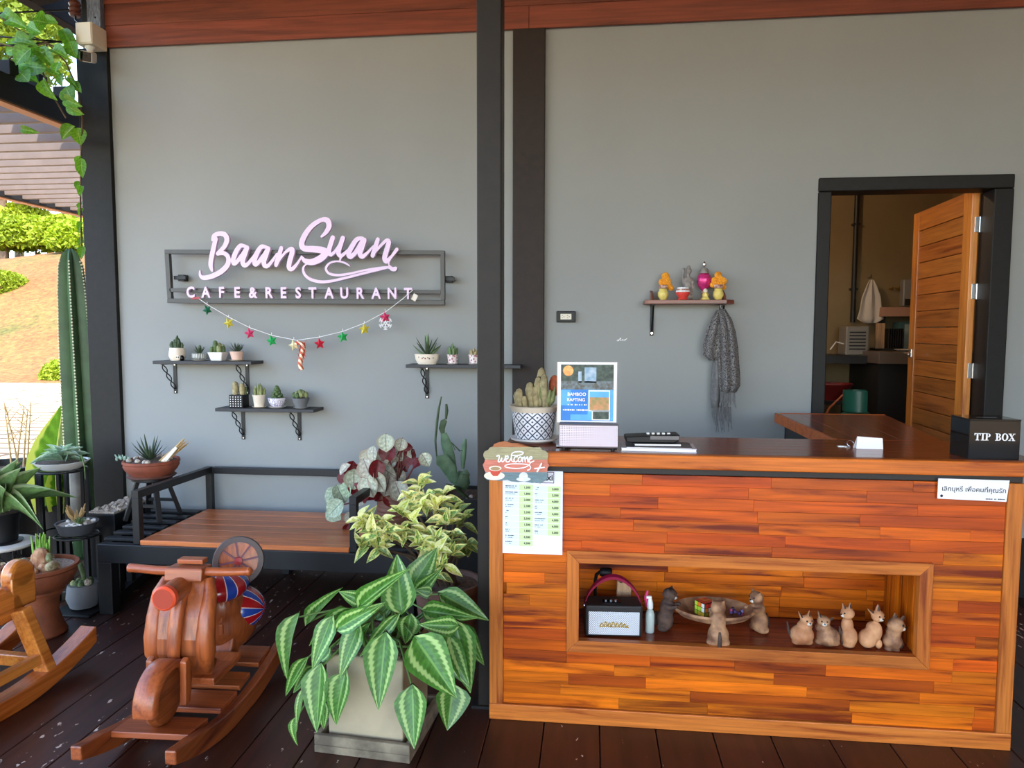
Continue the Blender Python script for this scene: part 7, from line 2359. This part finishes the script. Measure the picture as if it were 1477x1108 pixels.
MB().bar((-.26, .085, .13), (.12, .085, .13), .04, .05).build('cross_bar', 'honey', rh, bevel=.004)
MB().prism([(-.40, .30), (-.38, .46), (-.2, .445), (.02, .47), (.10, .44), (.13, .36), (.08, .315), (-.2, .30)], -.19, .03, 'x').build('body', 'honey', rh, bevel=.03, bseg=4, color=(1.05, .95, .9))
MB().lathe([(0, -.03), (.055, -.03), (.065, -.02), (.065, .02), (.055, .03), (0, .03)], 28, c=(.0, .105, .50), axis='x').box((-.03, .045, .36), (.03, .165, .50)).build('back_crest', 'honey', rh, smooth=40, bevel=.006)

# ------------------------------------------------------------------ kitchen beyond the door
def kp(x, y, Y):
    return at(x, y, Y=Y)
kc = thing('kitchen_counter', 'dark tiled kitchen counter with a pale slab edge beyond the door', 'counter', (1.9, 2.2, .4))
mat('kitchen_black', '1f1d1d', rough=.5)
mat('kitchen_slab', '6c5c50', rough=.35)
KX = kp(1268, 510, 1.95).x
MB().box((KX, 1.95, 1.28), (3.28, 2.69, 1.38)).build('slab', 'kitchen_slab', kc, world=True, bevel=.004)
MB().box((KX + .02, 1.99, .4), (3.28, 2.69, 1.28)).build('base_unit', 'kitchen_black', kc, world=True)
MB().box((.32, 2.2, 1.27), (KX - .002, 2.69, 1.34)).build('low_slab', 'kitchen_black', kc, world=True)
MB().box((1.2, 2.28, .4), (1.26, 2.66, 1.27)).build('leg_panel', 'kitchen_black', kc, world=True)
lg = thing('kitchen_ledge', 'pale pinkish ledge rail on the kitchen wall', 'shelf', kp(1300, 448, 2.6))
a_, b_ = kp(1268, 449, 2.6), kp(1345, 449, 2.6)
MB().box((a_.x, 2.52, a_.z - .05), (b_.x + .3, 2.70, a_.z + .035)).build('ledge_board', mat('ledge_pink', 'b98a70', rough=.6), lg, world=True, bevel=.004)
MB().box((a_.x + .02, 2.6, a_.z - .12), (a_.x + .06, 2.70, a_.z - .05)).build('ledge_bracket', 'kitchen_black', lg, world=True)
mw = thing('mirror_cabinet', 'teal framed glass cabinet standing on the kitchen slab', 'cabinet', (kp(1320, 490, 2.55).x, 2.58, 1.38))
MB().box((-.16, -.06, 0), (.3, .08, .26)).build('cabinet_box', mat('teal_paint', '3f6060', rough=.5), mw, bevel=.003)
MB().box((-.11, -.064, .02), (.25, -.0605, .24)).build('glass_front', mat('pale_glass', '9aa8a0', rough=.15, var=.2, vs=10), mw)
bk_ = thing('dish_rack', 'dark slatted dish rack between the cabinet and the towel', 'rack', (kp(1283, 500, 2.5).x, 2.5, 1.38))
MB().box((-.14, -.05, 0), (.1, .08, .02)).build('rack_base', 'kitchen_black', bk_)
for i in range(7):
    MB().box((-.03 + i * .02, -.045, .02), (-.022 + i * .02, .07, .2)).build('rack_slat', 'kitchen_black', bk_)
MB().box((-.14, -.04, .02), (-.06, -.03, .25)).build('chopping_board', 'pale_wood', bk_, bevel=.003)
pl_ = thing('white_plate', 'white plate lying at the edge of the kitchen slab', 'plate', (kp(1310, 497, 2.1).x, 2.1, 1.38))
MB().lathe([(0, 0), (.06, 0), (.11, .02), (.105, .022), (.06, .006), (0, .006)], 28).build('plate_body', 'white_glaze', pl_, smooth=40)
fa = thing('sink_tap', 'dark curved sink tap on the kitchen slab', 'tap', (kp(1330, 500, 2.3).x, 2.3, 1.38))
MB().tube([(0, 0, 0), (0, 0, .14), (0, -.03, .19), (0, -.09, .2), (0, -.12, .17)], .012, 10).build('spout', 'steel', fa, smooth=60)
MB().cyl((0, 0, 0), (0, 0, .03), .022, n=14).build('tap_base', 'steel', fa)
ri = thing('rice_cooker', 'grey box appliance with vents on the low kitchen counter', 'appliance', (kp(1232, 495, 2.4).x, 2.42, 1.34))
MB().box((-.1, -.1, 0), (.1, .1, .26)).build('housing', mat('appliance_grey', '8a847c', rough=.4), ri, bevel=.012)
for i in range(6):
    MB().box((-.07, -.1035, .05 + i * .03), (.07, -.1005, .062 + i * .03)).build('vent', 'kitchen_black', ri)
MB().tube([(-.1, -.05, .1), (-.17, -.06, .12), (-.22, -.06, .05)], .006, 6).build('cable', 'white_plastic', ri, smooth=60)
tw = thing('kitchen_towel', 'pale cloth hanging from a hook on the kitchen wall', 'towel', kp(1253, 460, 2.62))
k2 = kp(1253, 460, 2.62)
rows = [(0.36, .02), (.3, .05), (.2, .085), (.08, .1), (0, .12), (-.04, .06)]
vs, fs = [], []
for z_, w_ in rows:
    for i in range(9):
        t_ = i / 8 * 2 - 1
        vs.append((t_ * w_ + .01 * z_, -.02 - .02 * math.cos(t_ * 6) * min(1, w_ / .06), z_))
for r in range(len(rows) - 1):
    for i in range(8):
        q_ = r * 9 + i
        fs.append((q_, q_ + 1, q_ + 10, q_ + 9))
o = MB().add(vs, fs).build('cloth', mat('towel_white', 'cfc4b8', rough=.95), tw, smooth=70)
o.modifiers.new('thickness', 'SOLIDIFY').thickness = .008
MB().tube([(0, .06, .38), (0, -.02, .38), (0, -.03, .41)], .006, 6).build('hook', 'steel', tw, smooth=60)
for i, (x_, y_) in enumerate(((1268, 420), (1287, 416), (1296, 416))):
    q_ = kp(x_, y_, 2.66)
    t = thing('wall_hook', ('brass wall hook nearest the hanging towel', 'brass wall hook in the middle of the kitchen wall', 'brass wall hook nearest the soap dispenser')[i], 'hook', (q_.x, 2.7, q_.z), group='hooks on the kitchen wall')
    MB().cyl((0, -.001, 0), (0, -.012, 0), .016, n=12).build('hook_plate', mat('brass', 'b08a4a', rough=.3, metal=.8), t)
    MB().tube([(0, -.012, 0), (0, -.045, -.01), (0, -.055, .015)], .006, 6).build('hook_arm', 'brass', t, smooth=60)
q_ = kp(1308, 422, 2.64)
sd_ = thing('soap_dispenser', 'grey wall dispenser above the pink ledge', 'dispenser', (q_.x, 2.7, q_.z))
MB().box((-.045, -.09, -.13), (.045, -.001, .12)).build('dispenser_body', 'appliance_grey', sd_, bevel=.012)
MB().box((-.03, -.10, -.12), (.03, -.0905, -.06)).build('push_plate', 'kitchen_black', sd_, bevel=.003)
q_ = kp(1237, 360, 2.6)
pi_ = thing('kitchen_pipe', 'black vertical pipe running down the kitchen wall', 'pipe', (q_.x, 2.66, 1.34))
MB().cyl((0, 0, .3), (0, 0, 1.95), .022, n=14).build('pipe_run', 'kitchen_black', pi_, smooth=40)
for z_ in (.6, 1.2, 1.7):
    MB().box((-.03, -.02, z_), (.03, .039, z_ + .02)).build('pipe_clip', 'kitchen_black', pi_)
q_ = kp(1236, 575, 1.35)
gc = thing('gas_cylinder', 'dark green gas cylinder on the kitchen floor', 'gas cylinder', (q_.x, 1.35, .4))
MB().lathe([(0, 0), (.13, 0), (.15, .03), (.15, .42), (.13, .5), (.06, .55), (0, .55)], 28).build('tank', mat('gas_green', '1f5a4a', rough=.35), gc, smooth=50)
MB().lathe([(.09, .54), (.10, .54), (.10, .70), (.09, .70), (.09, .54)], 24, a0=.5, a1=5.2).build('collar', 'gas_green', gc, smooth=50)
MB().cyl((0, 0, .55), (0, 0, .63), .02, n=12).build('valve', 'brass', gc)
MB().tube([(0, 0, .6), (-.1, .02, .66), (-.17, .1, .55), (-.2, .2, .4)], .008, 8).build('hose', mat('hose_orange', '9a4a20', rough=.5), gc, smooth=60)
q_ = kp(1208, 535, 2.1)
rb = thing('red_basin', 'dark red plastic basin under the kitchen counter', 'basin', (q_.x, 2.2, .95))
MB().lathe([(0, 0), (.1, 0), (.15, .13), (.165, .14), (.145, .14), (.1, .02), (0, .02)], 28).build('basin_bowl', mat('basin_red', '7a201c', rough=.4), rb, smooth=50)
MB().tube([(.152 * math.cos(i * pi / 12), .152 * math.sin(i * pi / 12), .14) for i in range(25)], .008, 6, caps=False).build('basin_rim', 'basin_red', rb, smooth=60)
st2 = thing('basin_stool', 'dark low stand under the red basin in the kitchen', 'stand', (q_.x, 2.2, .4))
MB().box((-.16, -.16, .52), (.16, .16, .55)).build('stand_top', 'kitchen_black', st2)
for sx_ in (-.14, .14):
    for sy_ in (-.14, .14):
        MB().box((sx_ - .015, sy_ - .015, 0), (sx_ + .015, sy_ + .015, .52)).build('leg', 'kitchen_black', st2)
# unseen warm bulb added to light the kitchen wall and open door
lm = thing('added_kitchen_lamp', 'warm bulb lamp added out of view to light the kitchen', 'lamp', (.95, 1.15, 3.3))
MB().cyl((0, 0, -.18), (0, 0, 0), .006, n=8).build('cord', 'kitchen_black', lm)
MB().lathe([(.02, -.18), (.025, -.22), (.09, -.28), (.085, -.28), (.02, -.225)], 24).build('lamp_shade', 'kitchen_black', lm, smooth=50)
MB().ell((0, 0, -.28), .03, 14, 9).build('bulb', mat('bulb_warm', (1, .75, .45, 1), emit=6), lm, smooth=60)
ld = bpy.data.lights.new('added_kitchen_bulb', 'POINT')
ld.energy = 12
ld.color = (1, .70, .42)
ld.shadow_soft_size = .05
lo_ = bpy.data.objects.new('added_bulb_light', ld)
lo_.location = (0, 0, -.34)
lo_.parent = lm
link(lo_)
